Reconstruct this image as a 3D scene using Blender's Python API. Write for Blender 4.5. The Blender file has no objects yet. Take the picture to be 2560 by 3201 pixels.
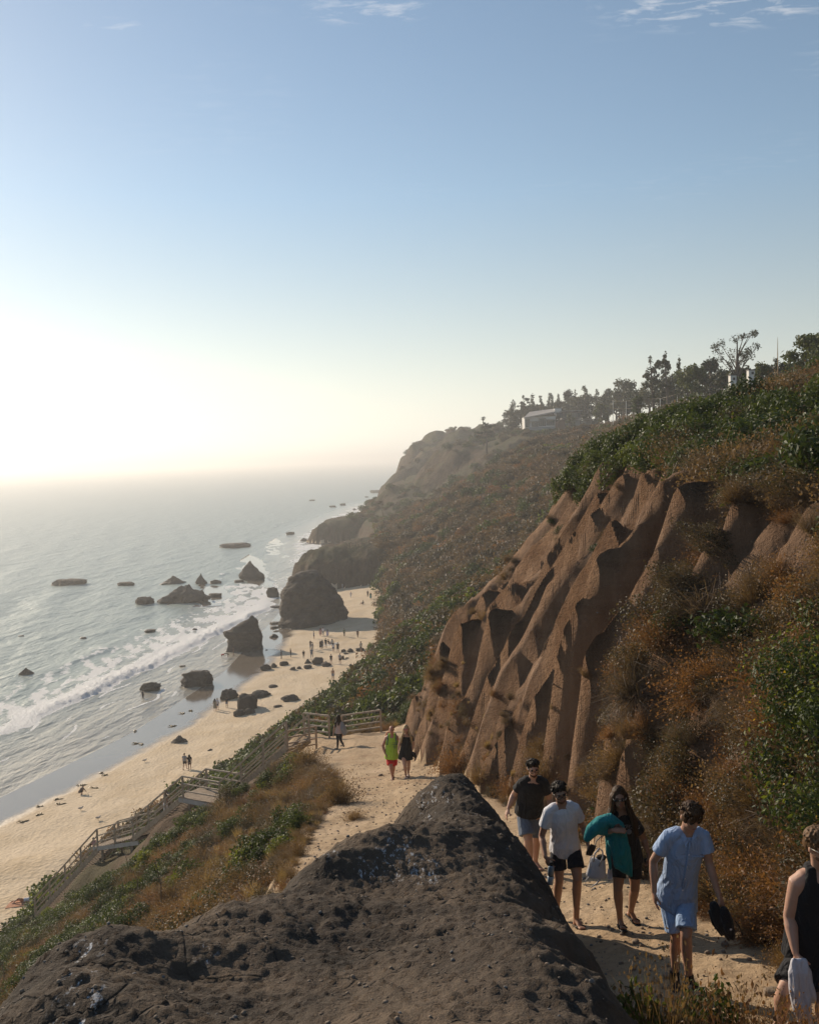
import bpy, bmesh, math, random
import numpy as np
from mathutils import Vector, Matrix, Euler

# ------------------------------------------------------------------ camera, sky, sun, exposure
scene = bpy.context.scene
COL = scene.collection
random.seed(11)
RNG = np.random.default_rng(11)
R = math.radians

PITCH, ROLL, CAMZ = 3.13, -1.72, 34.0
FPX, SW, SH = 35.0 / 36.0 * 3201.0, 2560.0, 3201.0
cam_data = bpy.data.cameras.new('camera')
cam = bpy.data.objects.new('camera', cam_data)
COL.objects.link(cam)
cam_data.sensor_fit = 'VERTICAL'
cam_data.sensor_height = 36.0
cam_data.sensor_width = 36.0
cam_data.lens = 35.0
cam_data.clip_start = 0.05
cam_data.clip_end = 60000.0
CAMROT = Matrix.Rotation(R(90.0 - PITCH), 4, 'X') @ Matrix.Rotation(R(ROLL), 4, 'Z')
cam.matrix_world = Matrix.Translation((0, 0, CAMZ)) @ CAMROT
scene.camera = cam

SUN_AZ, SUN_EL = -41.0, 21.0          # degrees, azimuth measured from +Y towards +X
world = bpy.data.worlds.new('World')
scene.world = world
world.use_nodes = True
wn, wl = world.node_tree.nodes, world.node_tree.links
wn.clear()
w_out = wn.new('ShaderNodeOutputWorld')
w_bg = wn.new('ShaderNodeBackground')
w_sky = wn.new('ShaderNodeTexSky')
w_sky.sky_type = 'NISHITA'
w_sky.sun_disc = False
w_sky.sun_elevation = R(SUN_EL)
w_sky.sun_rotation = R(SUN_AZ)
w_sky.altitude = 30.0
w_sky.air_density = 1.0
w_sky.dust_density = 0.18
w_sky.ozone_density = 0.7
w_bg.inputs['Strength'].default_value = 0.104
# thin wisps of cloud high in the sky, streaked along the wind
w_co = wn.new('ShaderNodeTexCoord')
w_sep = wn.new('ShaderNodeSeparateXYZ')
wl.new(w_co.outputs['Generated'], w_sep.inputs[0])
def wmath(op, a, b=None):
    n = wn.new('ShaderNodeMath'); n.operation = op
    for i, v in enumerate((a, b)):
        if v is None: continue
        if isinstance(v, (int, float)): n.inputs[i].default_value = v
        else: wl.new(v, n.inputs[i])
    return n.outputs[0]
zc = wmath('MAXIMUM', w_sep.outputs['Z'], 0.02)
cx = wmath('DIVIDE', w_sep.outputs['X'], zc)
cy = wmath('DIVIDE', w_sep.outputs['Y'], zc)
w_comb = wn.new('ShaderNodeCombineXYZ')
wl.new(cx, w_comb.inputs[0]); wl.new(cy, w_comb.inputs[1])
w_map = wn.new('ShaderNodeMapping')
w_map.inputs['Rotation'].default_value = (0, 0, R(24))
w_map.inputs['Scale'].default_value = (2.2, 5.0, 1)
wl.new(w_comb.outputs[0], w_map.inputs[0])
w_n1 = wn.new('ShaderNodeTexNoise')
w_n1.inputs['Scale'].default_value = 4.2; w_n1.inputs['Detail'].default_value = 9
w_n1.inputs['Roughness'].default_value = 0.62; w_n1.inputs['Distortion'].default_value = 0.5
wl.new(w_map.outputs[0], w_n1.inputs['Vector'])
w_n2 = wn.new('ShaderNodeTexNoise')
w_n2.inputs['Scale'].default_value = 1.3; w_n2.inputs['Detail'].default_value = 2
w_map2 = wn.new('ShaderNodeMapping'); w_map2.inputs['Location'].default_value = (3.1, 0.4, 0)
wl.new(w_comb.outputs[0], w_map2.inputs[0]); wl.new(w_map2.outputs[0], w_n2.inputs['Vector'])
w_r1 = wn.new('ShaderNodeMapRange'); w_r1.inputs[1].default_value = 0.50; w_r1.inputs[2].default_value = 0.74
w_r2 = wn.new('ShaderNodeMapRange'); w_r2.inputs[1].default_value = 0.56; w_r2.inputs[2].default_value = 0.70
wl.new(w_n1.outputs['Fac'], w_r1.inputs[0]); wl.new(w_n2.outputs['Fac'], w_r2.inputs[0])
patch = wmath('MULTIPLY', w_r2.outputs[0], 0.12)               # a few faint wisps anywhere, and the denser flocks seen high up
for (pcx, pcy, prx, pry, pk) in ((0.74, 2.30, 0.34, 0.17, 1.0), (-0.06, 2.28, 0.17, 0.09, 0.8), (-0.64, 2.32, 0.07, 0.05, 0.7), (1.5, 2.6, 0.5, 0.3, 0.9), (-1.6, 1.2, 0.5, 0.3, 0.8)):
    dx = wmath('DIVIDE', wmath('SUBTRACT', cx, pcx), prx); dy = wmath('DIVIDE', wmath('SUBTRACT', cy, pcy), pry)
    rr = wmath('ADD', wmath('MULTIPLY', dx, dx), wmath('MULTIPLY', dy, dy))
    patch = wmath('MAXIMUM', patch, wmath('MULTIPLY', wmath('MAXIMUM', wmath('SUBTRACT', 1.0, rr), 0.0), pk))
w_m = wmath('MULTIPLY', wmath('MULTIPLY', w_r1.outputs[0], patch), 1.1)
w_m = wmath('MINIMUM', wmath('MULTIPLY', w_m, 0.6), 0.32)
# sea haze low in the sky takes the colour out of it
w_bw = wn.new('ShaderNodeRGBToBW'); wl.new(w_sky.outputs['Color'], w_bw.inputs[0])
w_gr = wn.new('ShaderNodeMix'); w_gr.data_type = 'RGBA'; w_gr.blend_type = 'MULTIPLY'; w_gr.inputs[0].default_value = 1.0
wl.new(w_bw.outputs[0], w_gr.inputs[6]); w_gr.inputs[7].default_value = (0.90, 0.88, 0.84, 1)
w_rz = wn.new('ShaderNodeMapRange'); w_rz.inputs[1].default_value = 0.0; w_rz.inputs[2].default_value = 0.25; w_rz.inputs[3].default_value = 0.85; w_rz.inputs[4].default_value = 0.0
wl.new(w_sep.outputs['Z'], w_rz.inputs[0])
w_hz = wn.new('ShaderNodeMix'); w_hz.data_type = 'RGBA'; wl.new(w_rz.outputs[0], w_hz.inputs[0]); wl.new(w_sky.outputs['Color'], w_hz.inputs[6]); wl.new(w_gr.outputs[2], w_hz.inputs[7])
w_mix = wn.new('ShaderNodeMix'); w_mix.data_type = 'RGBA'
wl.new(w_m, w_mix.inputs['Factor'])
wl.new(w_hz.outputs[2], w_mix.inputs[6])
w_mix.inputs[7].default_value = (8.6, 8.4, 8.4, 1)
w_tn = wn.new('ShaderNodeMix'); w_tn.data_type = 'RGBA'; w_tn.blend_type = 'MULTIPLY'; w_tn.inputs[0].default_value = 1.0
wl.new(w_mix.outputs[2], w_tn.inputs[6]); w_tn.inputs[7].default_value = (1.02, 1.015, 0.99, 1)
wl.new(w_tn.outputs[2], w_bg.inputs['Color'])
wl.new(w_bg.outputs[0], w_out.inputs['Surface'])

sun_data = bpy.data.lights.new('sun', 'SUN')
sun_data.energy = 4.8
sun_data.angle = R(0.6)
sun_data.color = (1.0, 0.84, 0.65)
sun = bpy.data.objects.new('sun', sun_data)
COL.objects.link(sun)
SUNDIR = Vector((math.sin(R(SUN_AZ)) * math.cos(R(SUN_EL)), math.cos(R(SUN_AZ)) * math.cos(R(SUN_EL)), math.sin(R(SUN_EL))))
sun.rotation_euler = (-SUNDIR).to_track_quat('-Z', 'Y').to_euler()

vs = scene.view_settings
vs.view_transform = 'Standard'
vs.look = 'None'
vs.gamma = 1.0
vs.use_curve_mapping = False
vs.exposure = 0.17
scene.cycles.max_bounces = 6
scene.cycles.diffuse_bounces = 2
scene.cycles.glossy_bounces = 3
scene.cycles.transmission_bounces = 4
scene.cycles.transparent_max_bounces = 6
scene.cycles.volume_bounces = 0
scene.cycles.use_denoising = True
scene.cycles.sample_clamp_indirect = 6.0

# ------------------------------------------------------------------ helpers
CR = np.array(CAMROT.to_3x3())
def ray(px, py):
    v = CR @ np.array([(px - SW / 2) / FPX, -(py - SH / 2) / FPX, -1.0])
    return v
def at(px, py, y):
    """point seen at photo pixel (px, py) that stands y metres ahead"""
    v = ray(px, py); t = y / v[1]
    return Vector((v[0] * t, y, CAMZ + v[2] * t))
def atz(px, py, z):
    v = ray(px, py); t = (z - CAMZ) / v[2]
    return Vector((v[0] * t, v[1] * t, z))

_perm = {}
def _p(seed):
    if seed not in _perm:
        r = np.random.default_rng(seed + 100)
        p = r.permutation(256); a = r.uniform(0, 2 * np.pi, 256)
        g3 = r.normal(size=(256, 3)); g3 /= np.linalg.norm(g3, axis=1)[:, None]
        _perm[seed] = (np.concatenate([p, p]), np.cos(a), np.sin(a), g3)
    return _perm[seed]
def perlin2(x, y, seed=0):
    p, ca, sa, _ = _p(seed)
    x = np.asarray(x, float); y = np.asarray(y, float)
    xi = np.floor(x).astype(int); yi = np.floor(y).astype(int)
    xf = x - xi; yf = y - yi
    u = xf * xf * xf * (xf * (xf * 6 - 15) + 10); v = yf * yf * yf * (yf * (yf * 6 - 15) + 10)
    def g(ix, iy, dx, dy):
        h = p[(p[ix & 255] + iy) & 255]
        return ca[h] * dx + sa[h] * dy
    n00 = g(xi, yi, xf, yf); n10 = g(xi + 1, yi, xf - 1, yf)
    n01 = g(xi, yi + 1, xf, yf - 1); n11 = g(xi + 1, yi + 1, xf - 1, yf - 1)
    a = n00 + u * (n10 - n00); b = n01 + u * (n11 - n01)
    return (a + v * (b - a)) * 1.5
def perlin3(x, y, z, seed=0):
    p, _, _, g3 = _p(seed)
    x = np.asarray(x, float); y = np.asarray(y, float); z = np.asarray(z, float)
    xi = np.floor(x).astype(int); yi = np.floor(y).astype(int); zi = np.floor(z).astype(int)
    xf, yf, zf = x - xi, y - yi, z - zi
    f = lambda t: t * t * t * (t * (t * 6 - 15) + 10)
    u, v, w = f(xf), f(yf), f(zf)
    def g(a, b, c):
        h = p[(p[(p[(xi + a) & 255] + yi + b) & 255] + zi + c) & 255]
        q = g3[h]
        return q[..., 0] * (xf - a) + q[..., 1] * (yf - b) + q[..., 2] * (zf - c)
    def L(a, b, t): return a + t * (b - a)
    return L(L(L(g(0,0,0), g(1,0,0), u), L(g(0,1,0), g(1,1,0), u), v), L(L(g(0,0,1), g(1,0,1), u), L(g(0,1,1), g(1,1,1), u), v), w) * 1.5
def fbm2(x, y, o=4, seed=0, gain=0.5, lac=2.03):
    s = 0; a = 1; t = 0
    for i in range(o):
        s = s + a * perlin2(x * lac ** i, y * lac ** i, seed + i); t += a; a *= gain
    return s / t
def fbm3(x, y, z, o=4, seed=0, gain=0.5, lac=2.03):
    s = 0; a = 1; t = 0
    for i in range(o):
        s = s + a * perlin3(x * lac ** i, y * lac ** i, z * lac ** i, seed + i); t += a; a *= gain
    return s / t
def sstep(a, b, x):
    t = np.clip((x - a) / (b - a), 0, 1)
    return t * t * (3 - 2 * t)

def tag(o, label=None, cat=None, group=None, kind=None):
    if label: o['label'] = label
    if cat: o['category'] = cat
    if group: o['group'] = group
    if kind: o['kind'] = kind
    return o
def empty(name, loc=(0, 0, 0), rz=0.0):
    o = bpy.data.objects.new(name, None)
    o.empty_display_size = 0.2
    COL.objects.link(o)
    o.location = loc; o.rotation_euler = (0, 0, rz)
    return o
def mesh_np(name, v, f, smooth=True):
    """fast mesh from arrays; f is (n,3) or (n,4)"""
    me = bpy.data.meshes.new(name)
    v = np.ascontiguousarray(v, np.float32); f = np.ascontiguousarray(f, np.int32)
    k = f.shape[1]
    me.vertices.add(len(v)); me.vertices.foreach_set('co', v.ravel())
    me.loops.add(f.size); me.loops.foreach_set('vertex_index', f.ravel())
    me.polygons.add(len(f))
    me.polygons.foreach_set('loop_start', np.arange(0, f.size, k, dtype=np.int32))
    me.update(calc_edges=True)
    me.polygons.foreach_set('use_smooth', np.full(len(f), smooth, bool))
    me.update()
    return me
def obj(name, me, mat=None, parent=None):
    o = bpy.data.objects.new(name, me)
    COL.objects.link(o)
    if mat is not None:
        me.materials.clear(); me.materials.append(mat)
    if parent is not None: o.parent = parent
    return o
def compact(v, f):
    used = np.unique(f); m = np.full(len(v), -1, int); m[used] = np.arange(len(used))
    return v[used], m[f]

class MB:
    """collects simple shapes into one mesh"""
    def __init__(s): s.v = []; s.f = []
    def add(s, v, f):
        b = len(s.v); s.v += [tuple(q) for q in v]; s.f += [tuple(b + i for i in q) for q in f]; return s
    def box(s, c, d, rot=None):
        c = Vector(c); hx, hy, hz = d[0] / 2, d[1] / 2, d[2] / 2
        vs_ = [Vector((x, y, z)) for x in (-hx, hx) for y in (-hy, hy) for z in (-hz, hz)]
        if rot is not None: vs_ = [rot @ q for q in vs_]
        return s.add([q + c for q in vs_], [(0, 1, 3, 2), (4, 6, 7, 5), (0, 4, 5, 1), (2, 3, 7, 6), (0, 2, 6, 4), (1, 5, 7, 3)])
    def beam(s, a, b, w, h=None, up=(0, 0, 1)):
        a, b = Vector(a), Vector(b); d = (b - a); L = d.length
        if L < 1e-6: return s
        d.normalize(); upv = Vector(up)
        sd = d.cross(upv)
        if sd.length < 1e-4: sd = d.cross(Vector((1, 0, 0)))
        sd.normalize(); u = sd.cross(d)
        h = h or w
        q = [a + sd * x * w / 2 + u * y * h / 2 for x, y in ((-1, -1), (1, -1), (1, 1), (-1, 1))]
        q += [p_ + (b - a) for p_ in q]
        return s.add(q, [(0, 1, 2, 3), (7, 6, 5, 4), (0, 4, 5, 1), (1, 5, 6, 2), (2, 6, 7, 3), (3, 7, 4, 0)])
    def tube(s, pts, rad, n=6, cap=True):
        pts = [Vector(p_) for p_ in pts]
        if not hasattr(rad, '__len__'): rad = [rad] * len(pts)
        prev = None; rings = []
        for i, p_ in enumerate(pts):
            d = (pts[min(i + 1, len(pts) - 1)] - pts[max(i - 1, 0)])
            if d.length < 1e-9: d = Vector((0, 0, 1))
            d.normalize()
            if prev is None:
                a = d.orthogonal().normalized()
            else:
                a = prev - d * prev.dot(d)
                a = a.normalized() if a.length > 1e-6 else d.orthogonal().normalized()
            prev = a; b = d.cross(a)
            rings.append([p_ + (a * math.cos(2 * math.pi * k / n) + b * math.sin(2 * math.pi * k / n)) * rad[i] for k in range(n)])
        v = [q for r_ in rings for q in r_]; f = []
        for i in range(len(pts) - 1):
            for k in range(n):
                f.append((i * n + k, i * n + (k + 1) % n, (i + 1) * n + (k + 1) % n, (i + 1) * n + k))
        if cap:
            f.append(tuple(range(n - 1, -1, -1))); f.append(tuple((len(pts) - 1) * n + k for k in range(n)))
        return s.add(v, f)
    def ell(s, c, r_, rot=None, nu=10, nv=7):
        c = Vector(c); v = []; f = []
        for j in range(nv + 1):
            t = math.pi * j / nv
            for i in range(nu):
                a = 2 * math.pi * i / nu
                q = Vector((r_[0] * math.sin(t) * math.cos(a), r_[1] * math.sin(t) * math.sin(a), r_[2] * math.cos(t)))
                v.append((rot @ q if rot is not None else q) + c)
        for j in range(nv):
            for i in range(nu):
                f.append((j * nu + i, (j + 1) * nu + i, (j + 1) * nu + (i + 1) % nu, j * nu + (i + 1) % nu))
        return s.add(v, f)
    def mesh(s, name, smooth=False):
        me = bpy.data.meshes.new(name); me.from_pydata([tuple(q) for q in s.v], [], s.f); me.update()
        if smooth: me.polygons.foreach_set('use_smooth', np.full(len(me.polygons), True)); me.update()
        return me
    def build(s, name, mat, parent=None, smooth=False):
        return obj(name, s.mesh(name, smooth), mat, parent)

# ------------------------------------------------------------------ material helpers
class NT:
    def __init__(s, name):
        s.m = bpy.data.materials.new(name); s.m.use_nodes = True
        s.n, s.l = s.m.node_tree.nodes, s.m.node_tree.links
        s.n.clear(); s.out = s.n.new('ShaderNodeOutputMaterial')
    def node(s, t, **kw):
        n = s.n.new(t)
        for k, v in kw.items(): setattr(n, k, v)
        return n
    def set(s, sock, v):
        if isinstance(v, bpy.types.NodeSocket): s.l.new(v, sock)
        elif isinstance(v, (tuple, list)) and len(v) == 3 and sock.type == 'RGBA': sock.default_value = (*v, 1)
        else: sock.default_value = v
    def pos(s):
        return s.node('ShaderNodeNewGeometry').outputs['Position']
    def mapped(s, vec, scale=(1, 1, 1), loc=(0, 0, 0), rot=(0, 0, 0)):
        m = s.node('ShaderNodeMapping'); s.set(m.inputs[0], vec)
        m.inputs['Scale'].default_value = scale; m.inputs['Location'].default_value = loc; m.inputs['Rotation'].default_value = rot
        return m.outputs[0]
    def noise(s, vec, scale, detail=4, rough=0.55, dist=0.0):
        n = s.node('ShaderNodeTexNoise'); s.set(n.inputs['Vector'], vec)
        n.inputs['Scale'].default_value = scale; n.inputs['Detail'].default_value = detail
        n.inputs['Roughness'].default_value = rough; n.inputs['Distortion'].default_value = dist
        return n.outputs['Fac']
    def voro(s, vec, scale, feature='F1', out='Distance'):
        n = s.node('ShaderNodeTexVoronoi', feature=feature); s.set(n.inputs['Vector'], vec)
        n.inputs['Scale'].default_value = scale
        return n.outputs[out]
    def rng(s, v, a, b, c=0.0, d=1.0, smooth=False):
        n = s.node('ShaderNodeMapRange'); s.set(n.inputs[0], v)
        if smooth: n.interpolation_type = 'SMOOTHSTEP'
        n.inputs[1].default_value = a; n.inputs[2].default_value = b; n.inputs[3].default_value = c; n.inputs[4].default_value = d
        return n.outputs[0]
    def math(s, op, a, b=0.0):
        n = s.node('ShaderNodeMath', operation=op); s.set(n.inputs[0], a); s.set(n.inputs[1], b)
        return n.outputs[0]
    def mix(s, fac, a, b):
        n = s.node('ShaderNodeMix', data_type='RGBA'); s.set(n.inputs[0], fac); s.set(n.inputs[6], a); s.set(n.inputs[7], b)
        return n.outputs[2]
    def mulc(s, fac, a, b):
        n = s.node('ShaderNodeMix', data_type='RGBA', blend_type='MULTIPLY'); s.set(n.inputs[0], fac); s.set(n.inputs[6], a); s.set(n.inputs[7], b)
        return n.outputs[2]
    def ramp(s, v, stops):
        n = s.node('ShaderNodeValToRGB'); s.set(n.inputs[0], v)
        e = n.color_ramp.elements
        e[0].position, e[0].color = stops[0][0], (*stops[0][1], 1)
        e[1].position, e[1].color = stops[-1][0], (*stops[-1][1], 1)
        for p_, c in stops[1:-1]:
            q = e.new(p_); q.color = (*c, 1)
        return n.outputs[0]
    def attr(s, name, out='Fac'):
        n = s.node('ShaderNodeAttribute', attribute_name=name); return n.outputs[out]
    def bump(s, h, strength=0.5, dist=0.05, normal=None):
        n = s.node('ShaderNodeBump'); s.set(n.inputs['Height'], h)
        n.inputs['Strength'].default_value = strength; n.inputs['Distance'].default_value = dist
        if normal is not None: s.set(n.inputs['Normal'], normal)
        return n.outputs[0]
    def pbr(s, color, rough=0.9, normal=None, spec=0.3, **kw):
        b = s.node('ShaderNodeBsdfPrincipled')
        s.set(b.inputs['Base Color'], color); s.set(b.inputs['Roughness'], rough)
        b.inputs['Specular IOR Level'].default_value = spec
        if normal is not None: s.set(b.inputs['Normal'], normal)
        for k, v in kw.items(): s.set(b.inputs[k.replace('_', ' ')], v)
        return b.outputs[0]
    def done(s, sh):
        s.l.new(sh, s.out.inputs['Surface']); return s.m

def simple_mat(name, col, rough=0.7, var=0.15, nscale=8.0, spec=0.3, bump=0.0, metallic=0.0):
    t = NT(name); p_ = t.pos()
    n = t.noise(p_, nscale, 4, 0.6)
    c = t.mix(t.rng(n, 0.3, 0.7), tuple(max(0, q * (1 - var)) for q in col), tuple(q * (1 + var) for q in col))
    nm = t.bump(t.noise(p_, nscale * 6, 3), 0.4, bump) if bump else None
    return t.done(t.pbr(c, rough, nm, spec, Metallic=metallic))
# ------------------------------------------------------------------ terrain shape (plan view, metres: x right, y ahead, sea level z = 0)
# each row: y, dry-sand line, beach back, then (x, z) of: slope middle, path left, path right, cliff middle, cliff top, hill shoulder, hill far
ROWS = [
 (-12, -66, -39, (-17, 20), (-1.6, 33.2), (4.2, 33.6), (5.4, 35.0), (7.4, 35.6), (12, 37), (60, 40)),
 (-2, -62, -37, (-17, 19), (-1.6, 30.9), (4.0, 31.6), (5.0, 33.4), (6.9, 34.3), (12, 36.3), (60, 39)),
 (8, -58, -36, (-16.5, 18.0), (-1.8, 28.9), (3.75, 29.35), (4.5, 31.4), (6.4, 33.3), (12, 36), (60, 39)),
 (14, -57, -35, (-16.5, 16.8), (-2.4, 27.4), (3.4, 27.9), (4.45, 30.5), (6.1, 33.2), (12.5, 36), (60, 39.3)),
 (20, -56, -34, (-16.5, 15.8), (-2.6, 26.0), (2.7, 26.5), (4.0, 30.0), (6.0, 33.4), (12.5, 36), (60, 39.5)),
 (26, -55, -33.5, (-17, 15.0), (-2.6, 24.7), (2.0, 25.1), (4.0, 29.2), (6.7, 33.5), (13, 36), (60, 39.5)),
 (32, -54, -33, (-17, 14.2), (-2.7, 23.3), (1.25, 23.7), (3.5, 28.6), (7.0, 33.5), (14, 36), (60, 39.5)),
 (38, -53, -32.5, (-17, 13.4), (-3.5, 21.9), (0.55, 22.3), (2.9, 27.6), (7.3, 33.3), (15, 36), (62, 39.5)),
 (43, -52.5, -32, (-15.5, 13.9), (-5.6, 21.0), (0.0, 21.3), (2.0, 26.4), (7.4, 33.0), (16, 35.8), (64, 39.5)),
 (47, -52, -31.5, (-12.5, 15.4), (-6.4, 20.4), (-0.3, 20.7), (3.3, 25.4), (8.8, 32.6), (17, 35.6), (64, 39.5)),
 (50, -52, -31, (-11.3, 16.2), (-6.6, 19.8), (0.6, 20.4), (5.0, 25.4), (10.2, 32.2), (18, 35.5), (66, 39.5)),
 (55, -51, -30, (-15.4, 12.4), (-5.2, 17.8), (1.2, 19.6), (7.0, 25.4), (13, 31.8), (21, 35.6), (70, 39.6)),
 (60, -51, -29, (-22.6, 6.1), (-4.5, 15.8), (2.0, 19.2), (8.5, 25.6), (15, 31.8), (24, 36), (80, 40)),
 (80, -43.5, -26.5, (-15, 8.4), (-6, 13.6), (2, 18.8), (9, 25), (16, 31), (28, 37), (90, 41)),
 (100, -36.5, -18.5, (-10.5, 8.2), (-3, 13.6), (5, 19.6), (13, 26), (21, 32), (33, 38), (100, 42)),
 (125, -28.8, -10, (-4.4, 7.4), (2.5, 12.8), (11, 19.4), (19, 26), (27, 32), (38, 39), (110, 43)),
 (160, -23.6, -5.2, (-0.6, 7.4), (6, 12), (15, 18.6), (24, 26), (33, 33), (44, 40), (120, 44)),
 (225, -22.5, -6.5, (-3.6, 8.5), (4, 12.2), (14, 19.4), (24, 26.8), (34, 33.6), (50, 39.6), (130, 44)),
 (300, -17, -10, (-7.5, 9), (2, 15), (12, 22), (22, 28.5), (33, 34.5), (60, 40), (140, 45)),
 (392, -28, -22, (-17, 8), (-6, 13), (10, 18), (24, 24), (36, 32), (46, 42.2), (150, 46)),
 (428, -31, -26, (-21, 9), (-8, 16), (5, 24), (11, 34), (15, 40), (44, 43), (150, 46)),
 (500, -30, -24, (-18, 8), (-6, 15), (8, 22), (18, 29), (30, 37), (46, 43.5), (165, 47)),
 (560, -29, -21, (-14, 9), (-3, 16), (8, 22), (16, 29), (28, 37), (46, 43.6), (180, 47)),
 (640, -24, -17, (-11, 12), (-5, 21), (1, 31), (5, 38), (9, 42.6), (40, 44.5), (220, 48)),
 (750, -18, -12, (-8, 14), (-3, 23), (2, 32), (6, 38.5), (12, 43.2), (40, 45), (250, 50)),
 (830, 2, 10, (18, 14), (26, 22), (32, 30), (38, 36), (46, 41), (70, 44), (280, 50)),
 (1100, 0, 14, (22, 10), (40, 14), (60, 20), (80, 28), (100, 36), (130, 42), (320, 50)),
 (1700, 14, 40, (60, 8), (90, 12), (130, 20), (170, 28), (220, 36), (300, 42), (700, 50)),
]
def _tab():
    ys = np.array([r[0] for r in ROWS], float)
    def pts(r):
        s = r[1]
        return [(s - 90, -5.0), (s - 9.5, -0.12), (s, 0.5), (r[2], 2.3)] + list(r[3:])
    P = np.array([pts(r) for r in ROWS], float)          # n, 11, 2
    yy = np.concatenate([np.linspace(-12, 60, 289), np.geomspace(60, 1700, 400)[1:]])
    Q = np.empty((len(yy),) + P.shape[1:])
    for k in range(P.shape[1]):
        for c in range(2): Q[:, k, c] = np.interp(yy, ys, P[:, k, c])
    ker = np.hanning(15); ker /= ker.sum()
    pad = np.concatenate([np.repeat(Q[:1], 7, 0), Q, np.repeat(Q[-1:], 7, 0)])
    Q = np.stack([np.sum(pad[i:i + 15] * ker[:, None, None], 0) for i in range(len(yy))])
    return yy, Q
TY, TQ = _tab()
def keyx(k, y): return np.interp(y, TY, TQ[:, k, 0])
def keyz(k, y): return np.interp(y, TY, TQ[:, k, 1])
(K_DEEP, K_SWASH, K_SHORE, K_BB, K_MID, K_PL, K_PR, K_CM, K_CT, K_HS, K_HF) = range(11)

def flute(p, k=1.0):
    f = p - np.floor(p)
    return 1.08 - np.sqrt(np.sin(np.pi * f ** k) ** 2 + 0.012)
def poly_sd(x, y, poly):
    """signed distance to a polygon in plan, positive inside"""
    d = np.full(x.shape, 1e9); ins = np.zeros(x.shape, bool)
    n = len(poly)
    for i in range(n):
        ax, ay = poly[i]; bx, by = poly[(i + 1) % n]
        ex, ey = bx - ax, by - ay
        t = np.clip(((x - ax) * ex + (y - ay) * ey) / (ex * ex + ey * ey), 0, 1)
        d = np.minimum(d, np.hypot(x - ax - t * ex, y - ay - t * ey))
        c = ((ay > y) != (by > y)) & (x < ex * (y - ay) / (ey if abs(ey) > 1e-9 else 1e-9) + ax)
        ins ^= c
    return np.where(ins, d, -d)
HEAD_A = [(-34, 268), (-27, 258), (-19, 256), (-9, 252), (4, 250), (12, 300), (-16, 292), (-30, 282)]
HEAD_B = [(-42, 408), (-36, 402), (-18, 400), (4, 398), (30, 410), (10, 460), (-24, 452), (-40, 432)]
STAIR = [Vector((-5.5, 45.8, 20.95)), Vector((-9.3, 48.8, 17.25)), Vector((-11.4, 50.2, 17.15)), Vector((-15.3, 54.6, 13.45)), Vector((-18.0, 56.6, 12.2)), Vector((-23.2, 60.2, 6.7))]

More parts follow.
